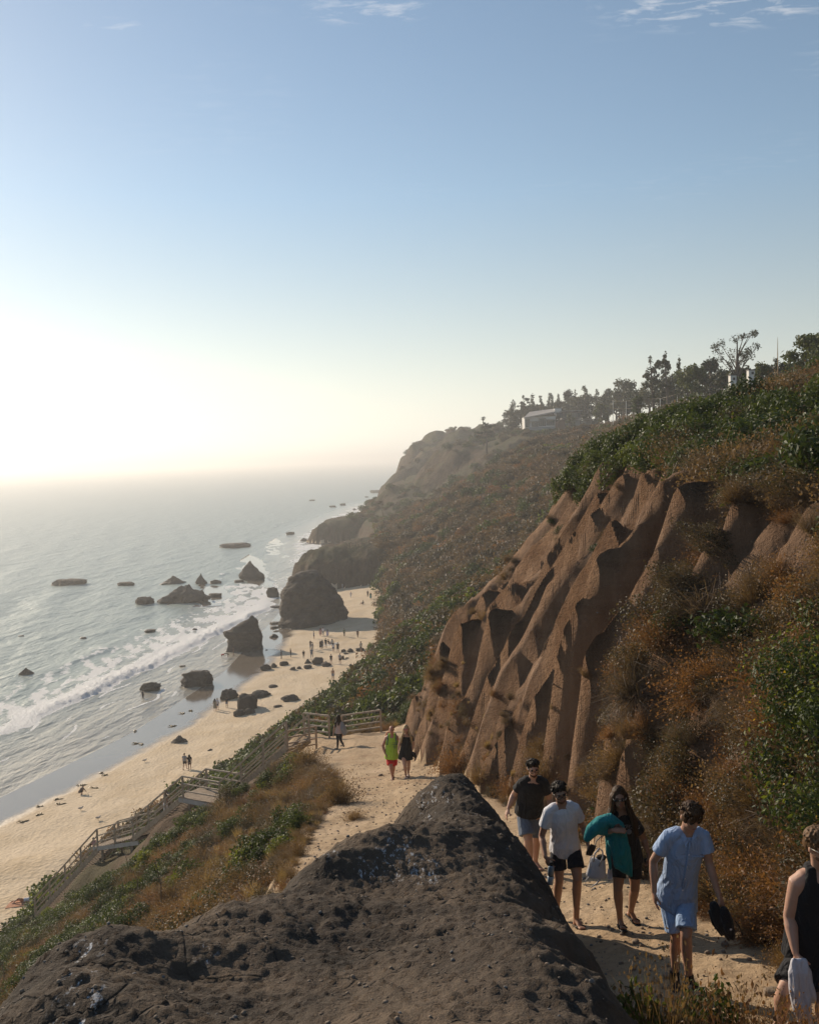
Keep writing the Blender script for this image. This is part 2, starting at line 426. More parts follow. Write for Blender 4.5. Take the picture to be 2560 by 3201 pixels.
def height(x, y, detail=True):
    x = np.asarray(x, float); y = np.asarray(y, float)
    sh = np.broadcast(x, y).shape
    x = np.broadcast_to(x, sh); y = np.broadcast_to(y, sh)
    xs = [keyx(k, y) for k in range(11)]; zs = [keyz(k, y) for k in range(11)]
    if detail:                                        # the edges of the strips wander
        w = np.clip(y * 0.02, 0.25, 6.0)
        wob = fbm2(y / (w * 8), x / (w * 14), 3, 3) * w
    else: wob = 0
    xq = x + wob * sstep(0, 8, x - xs[K_BB])
    if detail:
        # fluted badland face beside the path: ribs push the foot of the profile outwards
        u = (xq - xs[K_PR]) / (xs[K_CT] - xs[K_PR])   # 0 at the cliff foot, 1 at its top
        my = sstep(11.5, 17.5, y) * (1 - sstep(47, 56, y))
        mu = sstep(-0.30, 0.12, u) * (1 - 0.55 * sstep(0.75, 1.15, u)) * (1 - sstep(1.3, 1.9, u))
        q = y + 0.10 * (x - xs[K_PR]) + 0.9 * fbm2(y * 0.30, x * 0.07, 3, 21) + 0.22 * fbm2(y * 0.8, x * 0.5, 2, 26)
        p1 = q / 2.0 + 0.36 * perlin2(q * 0.21, u * 0.5, 22)
        p2 = q / 0.86 + 0.32 * perlin2(q * 0.5, u * 0.8, 23)
        p3 = q / 0.37 + 0.30 * perlin2(q * 1.1, u * 1.2, 24)
        a1 = 0.45 + 1.1 * sstep(-0.35, 0.55, perlin2(q * 0.17, u * 0.6 + 3.3, 25))
        low = 1 - sstep(0.15, 0.8, u)
        fl = a1 * 1.08 * (flute(p1, 0.72) ** 0.9 - 0.40) + (0.58 + 0.30 * low) * (flute(p2, 0.75) - 0.36) + (0.16 + 0.16 * low) * (flute(p3) - 0.36) + 0.16 * fbm2(x * 1.1, y * 1.4, 4, 28)
        big = 0.75 * (flute(q / 5.3 + 0.3 * perlin2(q * 0.13, u * 0.4, 27), 0.75) - 0.4)
        xq = xq + my * mu * (fl + big)
        # the same kind of ribs, larger, on the far bluffs
        mf = sstep(400, 440, y) * sstep(0, 8, x - xs[K_MID]) * (1 - sstep(-6, 6, x - xs[K_CT] - 6))
        qf = y + 0.25 * x + 9 * fbm2(y / 60, x / 60, 3, 34)
        xq = xq + mf * (11 * (flute(qf / 31 + 0.3 * perlin2(qf / 90, x / 40, 35), 0.75) - 0.45) + 4.0 * (flute(qf / 11.5, 0.75) - 0.4))
    z = zs[0] + 0 * x
    for k in range(10):
        t = np.clip((xq - xs[k]) / np.maximum(xs[k + 1] - xs[k], 1e-3), 0, 1)
        z = z + t * (zs[k + 1] - zs[k])
    if not detail: return z
    # gullies on the long slope beyond
    far = sstep(60, 100, y); rise = sstep(0, 6, x - xs[K_BB]) * (1 - sstep(-4, 10, x - xs[K_HS]))
    sc = np.clip(y / 30, 2.5, 16)
    g = flute(y / (sc * 3.2) + 0.7 * fbm2(y / (sc * 4), x / (sc * 5), 3, 31)) - 0.4
    z = z + far * rise * g * sc * 0.32 * (1 + 1.7 * sstep(430, 540, y))
    # general roughness
    r = np.clip(y / 60, 0.12, 4.0)
    hill = sstep(0.0, 1.5, x - xs[K_BB]) * np.where((x > xs[K_PL]) & (x < xs[K_PR]) & (y < 50), 0.22, 1.0)
    z = z + hill * (fbm2(x / (r * 9), y / (r * 9), 5, 41) * r * 1.3 + fbm2(x / (r * 1.6), y / (r * 1.6), 3, 47) * r * 0.22)
    top = sstep(0.95, 1.2, u) * (1 - sstep(80, 140, y))
    z = z + top * (fbm2(x / 6.0, y / 7.0, 3, 51) * 1.1)
    # left slope: rain rills running down to the beach
    ls = sstep(0.5, 3, xs[K_PL] - x) * sstep(1, 5, x - xs[K_BB]) * (1 - sstep(42, 46, y))
    z = z + ls * (flute(y / 3.1 + 0.8 * fbm2(y * 0.3, x * 0.12, 3, 61)) - 0.4) * 0.45
    # small relief of the trodden path
    pw = sstep(-0.3, 0.5, x - xs[K_PL]) * sstep(-0.3, 0.4, xs[K_PR] - x) * (1 - sstep(52, 58, y)) * sstep(-12, 0, y)
    z = z + pw * (fbm2(x * 2.2, y * 2.2, 4, 71) * 0.05 + 0.06 * fbm2(x * 0.7, y * 0.5, 3, 73))
    # footprints and drift on the sand
    sd = sstep(0.5, 5, x - xs[K_SHORE]) * (1 - sstep(-2, 0, x - xs[K_BB]))
    z = z + sd * (fbm2(x * 0.9, y * 0.9, 3, 81) * 0.09 + fbm2(x * 0.12, y * 0.12, 2, 83) * 0.25)
    # two rock headlands in the coves
    for poly, zt, sd_ in ((HEAD_A, 9.6, 91), (HEAD_B, 9.0, 95)):
        m = (y > 235) & (y < 480) & (x < 45) & (x > -60)
        if m.any():
            xm, ym = x[m], y[m]
            s = poly_sd(xm + 2.6 * fbm2(xm / 6, ym / 6, 4, sd_), ym + 2.6 * fbm2(xm / 6, ym / 6, 4, sd_ + 3), poly)
            hh = (zt + 0.10 * (xm + 30)) * (0.72 * sstep(-0.6, 2.2, s) + 0.28 * sstep(2.5, 7.0, s)) + fbm2(xm / 4, ym / 4, 4, sd_ + 5) * 1.3 * sstep(0, 2, s)
            z = z.copy(); z[m] = np.maximum(z[m], hh)
    # the shelf below the house
    z = z - 3.4 * np.exp(-((x - 56) / 22) ** 2 - ((y - 372) / 22) ** 2)
    # bench cut for the wooden stairs
    m = (x < -2) & (x > -27) & (y > 42) & (y < 64)
    if m.any():
        xm, ym, zm = x[m], y[m], z[m].copy()
        for a, b in zip(STAIR[:-1], STAIR[1:]):
            e = b - a; t = np.clip(((xm - a.x) * e.x + (ym - a.y) * e.y) / (e.x ** 2 + e.y ** 2), 0, 1)
            dd = np.hypot(xm - a.x - t * e.x, ym - a.y - t * e.y)
            k = 1 - sstep(0.7, 3.2, dd)
            zm = zm + k * ((a.z + t * e.z - 0.75) - zm) * 0.97
        z = z.copy(); z[m] = zm
    return z
def hz(x, y): return float(height(np.array([x]), np.array([y]))[0])

# ------------------------------------------------------------------ ground materials
def mat_sand():
    t = NT('beach_sand'); p_ = t.pos()
    sx = t.node('ShaderNodeSeparateXYZ'); t.set(sx.inputs[0], p_)
    n1 = t.noise(p_, 0.25, 5, 0.6); n2 = t.noise(p_, 3.0, 5, 0.65); n3 = t.noise(p_, 0.9, 4, 0.6)
    c = t.ramp(n1, [(0.3, (0.50, 0.37, 0.22)), (0.55, (0.57, 0.445, 0.295)), (0.75, (0.62, 0.49, 0.335))])
    c = t.mulc(t.rng(n2, 0.45, 0.75, 0, 0.35), c, (0.55, 0.5, 0.45))
    kelp = t.math('MULTIPLY', t.rng(t.noise(p_, 0.55, 6, 0.75, 0.6), 0.66, 0.72), t.rng(n1, 0.5, 0.6))
    c = t.mix(t.math('MULTIPLY', kelp, 0.6), c, (0.12, 0.09, 0.06))
    wetz = t.math('ADD', sx.outputs[2], t.math('MULTIPLY', t.math('SUBTRACT', n1, 0.5), 0.30))
    wet = t.rng(wetz, 0.36, 0.60, 1, 0, True)
    c = t.mix(wet, c, (0.17, 0.135, 0.10))
    rough = t.rng(wet, 0, 1, 0.95, 0.10)
    dimple = t.math('ADD', t.voro(p_, 2.6), t.math('MULTIPLY', n2, 0.7))
    amt = t.math('MULTIPLY', t.rng(wet, 0, 0.6, 1, 0), dimple)
    nm = t.bump(amt, 0.9, 0.07)
    return t.done(t.pbr(c, rough, nm, 0.5))
def mat_path():
    t = NT('trodden_dirt'); p_ = t.pos()
    n1 = t.noise(p_, 0.6, 6, 0.62); n2 = t.noise(p_, 7.0, 6, 0.7); n3 = t.noise(p_, 30.0, 4, 0.7)
    c = t.ramp(n1, [(0.25, (0.34, 0.225, 0.135)), (0.5, (0.44, 0.325, 0.205)), (0.75, (0.54, 0.405, 0.275))])
    c = t.mulc(t.rng(n2, 0.42, 0.72, 0, 0.55), c, (0.52, 0.46, 0.40))
    peb = t.rng(t.voro(p_, 16.0), 0.12, 0.30, 1, 0)
    sel = t.rng(t.noise(p_, 11.0, 2), 0.5, 0.62)
    peb = t.math('MULTIPLY', peb, sel)
    c = t.mix(t.math('MULTIPLY', peb, 0.55), c, (0.33, 0.27, 0.21))
    h = t.math('ADD', t.math('MULTIPLY', n2, 0.9), t.math('MULTIPLY', n3, 0.35))
    h = t.math('ADD', h, t.math('MULTIPLY', peb, 0.5))
    h = t.math('ADD', h, t.math('MULTIPLY', t.voro(p_, 5.5), 0.4))
    return t.done(t.pbr(c, 0.95, t.bump(h, 1.0, 0.045), 0.2))
def mat_cliff():
    t = NT('eroded_earth'); p_ = t.pos()
    sx = t.node('ShaderNodeSeparateXYZ'); t.set(sx.inputs[0], p_)
    st = t.noise(t.mapped(p_, (1.6, 1.6, 0.35)), 1.0, 6, 0.65)
    n2 = t.noise(p_, 5.0, 6, 0.7); n3 = t.noise(p_, 0.35, 4, 0.6); n4 = t.noise(p_, 26.0, 4, 0.7)
    c = t.ramp(st, [(0.28, (0.122, 0.070, 0.043)), (0.5, (0.205, 0.125, 0.077)), (0.72, (0.30, 0.195, 0.125))])
    c = t.mix(t.rng(n3, 0.42, 0.66, 0, 0.6), c, (0.23, 0.145, 0.09))
    lay = t.noise(t.mapped(p_, (0.12, 0.12, 2.2)), 1.0, 4, 0.6, 0.4)
    c = t.mulc(t.rng(lay, 0.5, 0.64, 0, 0.4), c, (0.62, 0.55, 0.5))
    grav = t.math('MULTIPLY', t.math('MULTIPLY', t.rng(t.voro(p_, 15.0), 0.12, 0.32, 1, 0), t.rng(t.noise(p_, 8.0, 3), 0.5, 0.6)), t.rng(lay, 0.42, 0.6))
    c = t.mix(t.math('MULTIPLY', grav, 0.6), c, (0.34, 0.27, 0.20))
    h = t.math('ADD', t.math('MULTIPLY', n2, 1.0), t.math('MULTIPLY', n4, 0.4))
    h = t.math('ADD', h, t.math('MULTIPLY', grav, 0.3))
    return t.done(t.pbr(c, 0.95, t.bump(h, 1.0, 0.16), 0.15))
def mat_hill():
    t = NT('hillside_soil'); p_ = t.pos()
    n1 = t.noise(p_, 0.10, 6, 0.65); n2 = t.noise(p_, 1.3, 6, 0.7); n3 = t.noise(p_, 0.035, 4, 0.6)
    n4 = t.noise(p_, 12.0, 5, 0.7)
    c = t.ramp(n2, [(0.3, (0.075, 0.05, 0.032)), (0.55, (0.12, 0.08, 0.05)), (0.75, (0.165, 0.11, 0.07))])
    c = t.mix(t.rng(n1, 0.5, 0.62, 0, 0.7), c, (0.095, 0.088, 0.045))
    sx = t.node('ShaderNodeSeparateXYZ'); t.set(sx.inputs[0], p_)
    h = t.math('ADD', n2, t.math('MULTIPLY', n4, 0.35))
    return t.done(t.pbr(c, 0.97, t.bump(h, 1.0, 0.3), 0.15))
def mat_bluff():
    t = NT('far_bluff_earth'); p_ = t.pos()
    n1 = t.noise(p_, 0.06, 6, 0.65); n2 = t.noise(t.mapped(p_, (0.6, 0.6, 0.12)), 1.0, 6, 0.7); n4 = t.noise(p_, 2.0, 5, 0.7)
    g = t.node('ShaderNodeNewGeometry'); sn = t.node('ShaderNodeSeparateXYZ'); t.set(sn.inputs[0], g.outputs['Normal'])
    c = t.ramp(n2, [(0.3, (0.06, 0.042, 0.027)), (0.5, (0.105, 0.073, 0.046)), (0.75, (0.16, 0.118, 0.078))])
    veg = t.math('MULTIPLY', t.rng(sn.outputs[2], 0.55, 0.8), t.rng(n1, 0.38, 0.52))
    c = t.mix(t.math('MULTIPLY', veg, 0.85), c, (0.085, 0.085, 0.042))
    return t.done(t.pbr(c, 0.97, t.bump(t.math('ADD', n2, t.math('MULTIPLY', n4, 0.6)), 1.0, 1.8), 0.15))
def mat_darkrock():
    t = NT('dark_conglomerate_rock'); p_ = t.pos()
    n1 = t.noise(p_, 1.3, 6, 0.65); n2 = t.noise(p_, 9.0, 6, 0.72); n3 = t.noise(p_, 42.0, 4, 0.7)
    c = t.ramp(n1, [(0.28, (0.030, 0.023, 0.017)), (0.5, (0.066, 0.049, 0.035)), (0.75, (0.125, 0.092, 0.064))])
    c = t.mulc(t.rng(n2, 0.4, 0.7, 0, 0.6), c, (0.40, 0.37, 0.35))
    c = t.mix(t.rng(t.noise(p_, 0.55, 4, 0.6), 0.46, 0.62, 0, 0.6), c, (0.165, 0.118, 0.078))
    v = t.voro(p_, 22.0)
    peb = t.math('MULTIPLY', t.rng(v, 0.10, 0.32, 1, 0), t.rng(t.noise(p_, 6.0, 2), 0.52, 0.62))
    c = t.mix(t.math('MULTIPLY', peb, 0.5), c, (0.17, 0.14, 0.115))
    crack = t.rng(t.voro(p_, 2.2, 'DISTANCE_TO_EDGE'), 0.0, 0.025, 1, 0)
    crack = t.math('MULTIPLY', crack, t.rng(t.noise(p_, 1.1, 3), 0.5, 0.6))
    c = t.mulc(t.math('MULTIPLY', crack, 0.8), c, (0.2, 0.2, 0.2))
    # bird droppings: pale splashes with shapes of their own
    dr = t.math('MULTIPLY', t.attr('dropping'), t.rng(t.noise(t.mapped(p_, (2.2, 0.9, 1.5)), 12.0, 6, 0.75), 0.56, 0.62))
    c = t.mix(dr, c, (0.62, 0.64, 0.66))
    h = t.math('ADD', t.math('MULTIPLY', n2, 1.0), t.math('MULTIPLY', n3, 0.35))
    h = t.math('ADD', h, t.math('MULTIPLY', peb, 0.5)); h = t.math('SUBTRACT', h, t.math('MULTIPLY', crack, 0.5))
    return t.done(t.pbr(c, 0.92, t.bump(h, 1.0, 0.05), 0.25))
def mat_searock():
    t = NT('sea_rock'); p_ = t.pos()
    sx = t.node('ShaderNodeSeparateXYZ'); t.set(sx.inputs[0], p_)
    n1 = t.noise(p_, 0.5, 6, 0.65); n2 = t.noise(p_, 2.6, 6, 0.72)
    c = t.ramp(n1, [(0.28, (0.075, 0.06, 0.048)), (0.5, (0.13, 0.105, 0.08)), (0.75, (0.19, 0.155, 0.118))])
    c = t.mulc(t.rng(n2, 0.4, 0.7, 0, 0.5), c, (0.5, 0.47, 0.45))
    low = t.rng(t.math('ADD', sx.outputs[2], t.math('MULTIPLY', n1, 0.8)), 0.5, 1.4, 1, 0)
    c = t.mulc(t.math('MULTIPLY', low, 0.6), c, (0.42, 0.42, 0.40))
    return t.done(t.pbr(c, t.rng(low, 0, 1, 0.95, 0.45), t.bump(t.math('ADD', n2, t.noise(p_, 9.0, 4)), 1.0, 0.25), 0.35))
M = {}
M['sand'] = mat_sand(); M['path'] = mat_path(); M['cliff'] = mat_cliff(); M['hill'] = mat_hill(); M['bluff'] = mat_bluff()
M['darkrock'] = mat_darkrock(); M['searock'] = mat_searock()

# ------------------------------------------------------------------ ground meshes
def build_ground():
    a = np.concatenate([np.arange(-62, -26, 0.7), np.arange(-26, 26.5, 0.094), np.arange(26.6, 68, 0.7)])
    a = np.radians(a)
    r = np.concatenate([np.geomspace(2.2, 60, 350), np.geomspace(60, 230, 170)[1:], np.geomspace(230, 480, 140)[1:], np.geomspace(480, 1750, 130)[1:]])
    A, Rr = np.meshgrid(a, r)
    X = np.sin(A) * Rr; Y = np.cos(A) * Rr - 1.0
    Z = height(X, Y)
    nr, na = X.shape
    idx = np.arange(nr * na).reshape(nr, na)
    F = np.stack([idx[:-1, :-1], idx[:-1, 1:], idx[1:, 1:], idx[1:, :-1]], -1)
    cx_ = (X[:-1, :-1] + X[1:, 1:]) / 2; cy_ = (Y[:-1, :-1] + Y[1:, 1:]) / 2
    zc_ = np.maximum.reduce([Z[:-1, :-1], Z[1:, 1:], Z[1:, :-1], Z[:-1, 1:]])
    ragged = fbm2(cx_ * 0.6, cy_ * 0.6, 3, 7) * 0.5
    bb = keyx(K_BB, cy_); pl = keyx(K_PL, cy_); pr = keyx(K_PR, cy_); ct = keyx(K_CT, cy_)
    zone = np.full(cx_.shape, 3)
    zone[(cx_ < bb + ragged * 2) & (zc_ < 3.2)] = 0
    hdl = (poly_sd(cx_, cy_, HEAD_A) > -3) | (poly_sd(cx_, cy_, HEAD_B) > -3)
    zone[(cy_ > 330) & (zone == 3)] = 4
    zone[hdl & (zc_ > 2.2)] = 4
    onpath = (cx_ > pl + ragged * 0.9) & (cx_ < pr + ragged * 0.5) & (cy_ < 51 + ragged)
    zmid = (Z[:-1, :-1] + Z[1:, 1:]) / 2
    zone[onpath & (zmid < keyz(K_PR, cy_) + 0.30 + 0.15 * ragged)] = 1
    u = (cx_ - pr) / (ct - pr)
    zone[(u > -0.6) & (u < 1.25 + ragged * 0.2) & (cy_ > 12) & (cy_ < 60) & (zone == 3)] = 2
    keep = zc_ > -1.6
    V = np.stack([X, Y, Z], -1).reshape(-1, 3)
    spec = {0: ('beach', 'sand', 'pale sand beach below the bluffs, wet along the water', 'beach'),
            1: ('dirt_path', 'path', 'sunlit dirt footpath climbing past the eroded cliff', 'path'),
            2: ('eroded_cliff', 'cliff', 'red-brown fluted earth cliff beside the footpath', 'cliff'),
            3: ('hillside', 'hill', 'brushy brown hillside falling from the bluff to the beach', 'hillside'),
            4: ('far_bluffs', 'bluff', 'hazy brown bluffs and rock headlands farther along the coast', 'bluffs')}
    for k, (nm, mt, lb, ct_) in spec.items():
        f = F[(zone == k) & keep].reshape(-1, 4)
        v, f = compact(V, f)
        tag(obj(nm, mesh_np(nm, v, f), M[mt]), lb, ct_, kind='structure')
build_ground()

# ------------------------------------------------------------------ the rock the photographer stands on
ROCK_PTS = [(0.36, 12.2, 29.92), (0.65, 12.2, 29.80), (0.88, 11.7, 29.72), (1.0, 11, 29.75), (1.12, 10, 29.85), (1.2, 9, 29.95), (1.2, 8, 30.1), (1.13, 6.6, 30.55),
 (0.2, 8.3, 30.62), (0.35, 6.96, 30.8), (0.55, 6.4, 30.9), (0.67, 6, 31.0), (0.82, 5.5, 31.1), (0.98, 4.9, 31.2), (0.30, 10.2, 30.25),
 (-0.27, 11.4, 29.75), (-0.43, 9.0, 30.52), (-0.72, 8.5, 30.62), (-0.9, 8, 30.70), (-0.97, 7.5, 30.71), (-1.08, 7, 30.84), (-1.33, 6.5, 31.0), (-1.68, 6, 31.12), (-1.9, 5.8, 31.22),
 (-2.0, 5.5, 31.31), (-1.95, 5, 31.38), (-1.9, 4.5, 31.49), (-1.2, 4.0, 31.46), (0, 4.2, 31.55), (0.6, 4.0, 31.6), (-0.3, 6.2, 30.88), (-0.6, 5.2, 31.16), (0.1, 5.2, 31.28), (-0.4, 7.6, 30.62),
 (0, 2.2, 31.95), (0.8, 2.2, 31.9), (-1.2, 2.2, 31.9), (1.15, 3.6, 31.5), (-1.3, 5.2, 31.2),
 # skirts that dive into the ground all round
 (0.4, 13.4, 27.6), (1.0, 13.2, 27.4), (1.5, 12.2, 27.6), (1.75, 10.5, 28.0), (1.85, 9, 28.4), (1.85, 7.5, 28.8), (1.75, 6, 29.2), (1.75, 4.6, 29.6), (1.9, 3, 30.0),
 (-0.9, 12.4, 28.2), (-1.0, 10.4, 28.6), (-1.5, 9.4, 28.9), (-1.8, 8.4, 29.2), (-2.2, 7.6, 29.4), (-2.7, 7.0, 29.6), (-3.0, 6.2, 29.8), (-3.1, 5.2, 30.0), (-3.0, 4, 30.2), (-2.8, 2.6, 30.5)]
ROCK_C = np.array(ROCK_PTS)
def _rbf():
    P, z = ROCK_C[:, :2], ROCK_C[:, 2]
    d = np.linalg.norm(P[:, None] - P[None], axis=2)
    n = len(P)
    A = np.zeros((n + 3, n + 3)); A[:n, :n] = np.sqrt(d * d + 0.05) * -1 + np.eye(n) * -0.01
    A[:n, n] = 1; A[:n, n + 1:] = P; A[n, :n] = 1; A[n + 1:, :n] = P.T
    return np.linalg.solve(A, np.concatenate([z, np.zeros(3)]))
RBW = _rbf()
def rock_h(x, y):
    x = np.asarray(x, float); y = np.asarray(y, float)
    P = ROCK_C[:, :2]; n = len(P)
    s = RBW[n] + RBW[n + 1] * x + RBW[n + 2] * y
    for i in range(n):
        s = s - RBW[i] * np.sqrt((x - P[i, 0]) ** 2 + (y - P[i, 1]) ** 2 + 0.05)
    s = s + 0.10 * fbm2(x * 1.1, y * 1.1, 4, 201) + 0.022 * fbm2(x * 2.9, y * 2.9, 3, 204) + 0.022 * fbm2(x * 6, y * 6, 4, 207)
    rid = 1 - np.abs(perlin2(x * 2.2 + 0.3 * y, y * 1.4, 212))
    s = s + 0.03 * (rid - 0.7)
    chip = (1 - np.abs(fbm2(x * 3.1, y * 2.3, 3, 219))) - 0.78
    s = s + 0.16 * chip * sstep(0.45, 1.0, x) + 0.02 * chip
    peb = np.clip(perlin2(x * 16, y * 16, 215) - 0.1, 0, 1)
    return s + 0.026 * peb + 0.012 * perlin2(x * 33, y * 33, 217)
def build_rock():
    xs = np.arange(-3.3, 2.05, 0.022); ys = np.arange(1.6, 13.6, 0.034)
    X, Y = np.meshgrid(xs, ys); Z = rock_h(X, Y)
    n0, n1 = X.shape; idx = np.arange(n0 * n1).reshape(n0, n1)
    F = np.stack([idx[:-1, :-1], idx[:-1, 1:], idx[1:, 1:], idx[1:, :-1]], -1)
    g = height(X, Y)
    keep = (Z > g - 0.5)
    keep = keep[:-1, :-1] | keep[1:, 1:]
    F = F[keep].reshape(-1, 4)
    V = np.stack([X, Y, Z], -1).reshape(-1, 3)
    dp = np.zeros(len(V))
    for px, py, rad in ((1330, 2725, .2), (1217, 2704, .2), (1146, 2735, .13), (1245, 2640, .17), (1030, 2662, .13), (1335, 2490, .2), (1480, 2545, .22), (1340, 2560, .12), (275, 2975, .12), (645, 2990, .09), (245, 3175, .17), (250, 3045, .1), (1290, 2690, .14), (1395, 2500, .15)):
        v = ray(px, py)
        tt = np.linspace(3, 14, 300); pp = np.outer(tt, v / v[1]); zz = rock_h(pp[:, 0], pp[:, 1])
        k = np.argmax(CAMZ + pp[:, 2] < zz); c = np.array([pp[k, 0], pp[k, 1]])
        dp = np.maximum(dp, 1 - np.clip((np.hypot((V[:, 0] - c[0]) * 1.2, (V[:, 1] - c[1]) * 0.6) / rad), 0, 1) ** 2)
    used = np.unique(F); mp = np.full(len(V), -1, int); mp[used] = np.arange(len(used))
    me = mesh_np('rock_outcrop', V[used], mp[F])
    at_ = me.attributes.new('dropping', 'FLOAT', 'POINT'); at_.data.foreach_set('value', dp[used].astype(np.float32))
    tag(obj('rock_outcrop', me, M['darkrock']), 'huge dark rock outcrop with white bird droppings filling the bottom foreground', 'rock outcrop')
build_rock()

# ------------------------------------------------------------------ sea
def breaker_x(y): return np.interp(y, [60, 100, 130, 173, 229, 285, 340, 420], [-72, -61, -53, -44, -34, -40, -50, -56])
def build_sea():
    a = np.radians(np.concatenate([np.arange(-75, -33, 1.5), np.arange(-33, 7, 0.105), np.arange(7, 30, 1.5)]))
    r = np.concatenate([np.geomspace(62, 700, 470), np.geomspace(700, 14500, 130)[1:]])
    A, Rr = np.meshgrid(a, r); X = np.sin(A) * Rr; Y = np.cos(A) * Rr
    s = keyx(K_SWASH, np.clip(Y, -12, 1700)) - X                     # metres offshore
    near = 1 - sstep(250, 900, Rr)
    c, si = math.cos(R(14)), math.sin(R(14))
    al = X * -si + Y * c; ac = X * c + Y * si                        # along / across the crests
    Z = near * sstep(0, 40, s) * (0.22 * np.sin(ac / 2.6 + 2.2 * fbm2(al / 40, ac / 30, 2, 301)) * (0.5 + perlin2(al / 60, ac / 20, 303))
         + 0.16 * fbm2(al / 9, ac / 3.2, 4, 305))
    Z = Z + near * 0.025 * fbm2(al / 3, ac / 1.0, 3, 309) * sstep(-2, 6, s)
    # little overlapping wash lines on the shallow apron
    for k in range(5):
        w = s - (2.5 + 2.9 * k) - 2.6 * fbm2(Y / 16 + k * 7, X * 0 + k, 3, 320 + k)
        act = sstep(-0.1, 0.35, perlin2(Y / 24 + 3 * k, s * 0 + k * 5.1, 340 + k)) * (1 - sstep(190, 240, Y))
        Z = Z + act * 0.085 * np.exp(-np.where(w > 0, w / 0.9, w / 0.22) ** 2)
    # the breaking wave
    t = breaker_x(Y) - X + 1.7 * fbm2(Y / 9, 0 * Y, 3, 311) + 0.6 * fbm2(Y / 2.5, X / 2.5, 2, 312)
    amp = 0.30 + 0.95 * sstep(-0.45, 0.25, perlin2(Y / 40 + 0.3, 0 * Y + 2.2, 313)); amp = amp * (1 - sstep(235, 265, Y))
    Z = Z + amp * np.where(t < 0, np.exp(-(t / 0.8) ** 2), np.exp(-(t / 3.4) ** 2)) * 0.26
    lump = np.clip(fbm2(X / 0.9, Y / 0.9, 3, 314) + 0.2, 0, 1)
    Z = Z + amp * lump * 0.45 * np.exp(-((t - 0.5) / 1.6) ** 2)
    fm = 1.35 * np.where(t < 0, np.exp(-(t / 1.5) ** 2), np.exp(-(t / 3.4) ** 2)) * np.clip(amp + .25, 0, 1) * (Y < 262)
    wide = np.where(t < 0, np.exp(-(t / 2.2) ** 2), np.exp(-(t / 17.0) ** 2)) * (0.66 + 0.3 * sstep(140, 200, Y)) * (1 - sstep(262, 300, Y))
    fm = np.maximum(fm, wide * np.clip(0.55 + 1.4 * fbm2(al / 7, ac / 2.2, 4, 316), 0, 1))
    # white water where the coves begin, and along the far shore
    cv = (1 - sstep(2, 16, s)) * sstep(232, 270, Y) * (1 - sstep(900, 1200, Y))
    fm = np.maximum(fm, cv * np.clip(0.5 + 1.5 * fbm2(X / 9, Y / 14, 4, 318), 0, 1) * 0.9)
    for k in range(4):
        w = s - (3.5 + 3.4 * k) - 3.0 * fbm2(Y / 15 + k * 3.3, 0 * Y + k, 3, 360 + k)
        fm = np.maximum(fm, 0.62 * np.exp(-(w / 0.30) ** 2) * sstep(0.0, 0.3, perlin2(Y / 13 + 5 * k, s * 0.1, 370 + k)) * (Y < 215))
    # second, fainter line outside
    t2 = breaker_x(Y) - 15 - X + 5 * fbm2(Y / 30, 0 * Y, 3, 321)
    a2 = sstep(0.05, 0.45, perlin2(Y / 28, 0 * Y + 7.7, 322))
    Z = Z + near * a2 * 0.35 * np.exp(-np.where(t2 > 0, t2 / 3.0, t2 / 1.2) ** 2)
    fm = np.maximum(fm, a2 * 0.6 * np.exp(-(t2 / 1.2) ** 2) * np.clip(0.4 + 1.5 * fbm2(al / 5, ac / 2, 3, 324), 0, 1))
    # lacy edge of the swash
    w0 = s - 0.5 - 1.6 * fbm2(Y / 12, 0 * Y, 3, 328)
    fm = np.maximum(fm, 0.55 * np.exp(-(w0 / 0.35) ** 2) * sstep(-0.1, 0.3, fbm2(Y / 8, X / 8, 3, 329)))
    Z = Z + 0.02
    keep = (s > -22)[:-1, :-1]
    nr, na = X.shape; idx = np.arange(nr * na).reshape(nr, na)
    F = np.stack([idx[:-1, :-1], idx[:-1, 1:], idx[1:, 1:], idx[1:, :-1]], -1)[keep].reshape(-1, 4)
    V = np.stack([X, Y, Z], -1).reshape(-1, 3)
    used = np.unique(F); mp = np.full(len(V), -1, int); mp[used] = np.arange(len(used))
    me = mesh_np('sea', V[used], mp[F])
    q = me.attributes.new('foam', 'FLOAT', 'POINT'); q.data.foreach_set('value', np.clip(fm, 0, 1).ravel()[used].astype(np.float32))
    q = me.attributes.new('shallow', 'FLOAT', 'POINT'); q.data.foreach_set('value', (1 - sstep(0, 34, s)).ravel()[used].astype(np.float32))
    t = NT('sea_water'); p_ = t.pos()
    mp_ = t.mapped(p_, (1, 1, 1), (0, 0, 0), (0, 0, R(14)))
    st = t.mapped(mp_, (1.0, 0.38, 1.0))
    w1 = t.noise(st, 0.9, 5, 0.6); w2 = t.noise(st, 0.16, 4, 0.6); w3 = t.noise(st, 4.0, 3, 0.6)
    hgt = t.math('ADD', t.math('MULTIPLY', w2, 4.0), t.math('ADD', w1, t.math('MULTIPLY', w3, 0.16)))
    nm = t.bump(hgt, 1.0, 0.32)
    shl = t.attr('shallow')
    deep = t.mix(t.noise(st, 0.02, 3), (0.27, 0.32, 0.28), (0.31, 0.36, 0.315))
    col = t.mix(t.rng(shl, 0.25, 1.0, 0, 0.9), deep, (0.42, 0.37, 0.29))
    fo = t.attr('foam')
    lace = t.math('ADD', t.noise(p_, 1.1, 6, 0.75), t.math('MULTIPLY', t.voro(t.mapped(p_, (1, 0.6, 1)), 0.9), 0.25))
    fmask = t.rng(t.math('SUBTRACT', t.math('ADD', t.math('MULTIPLY', fo, 1.3), lace), 1.02), 0.0, 0.16, 0, 1)
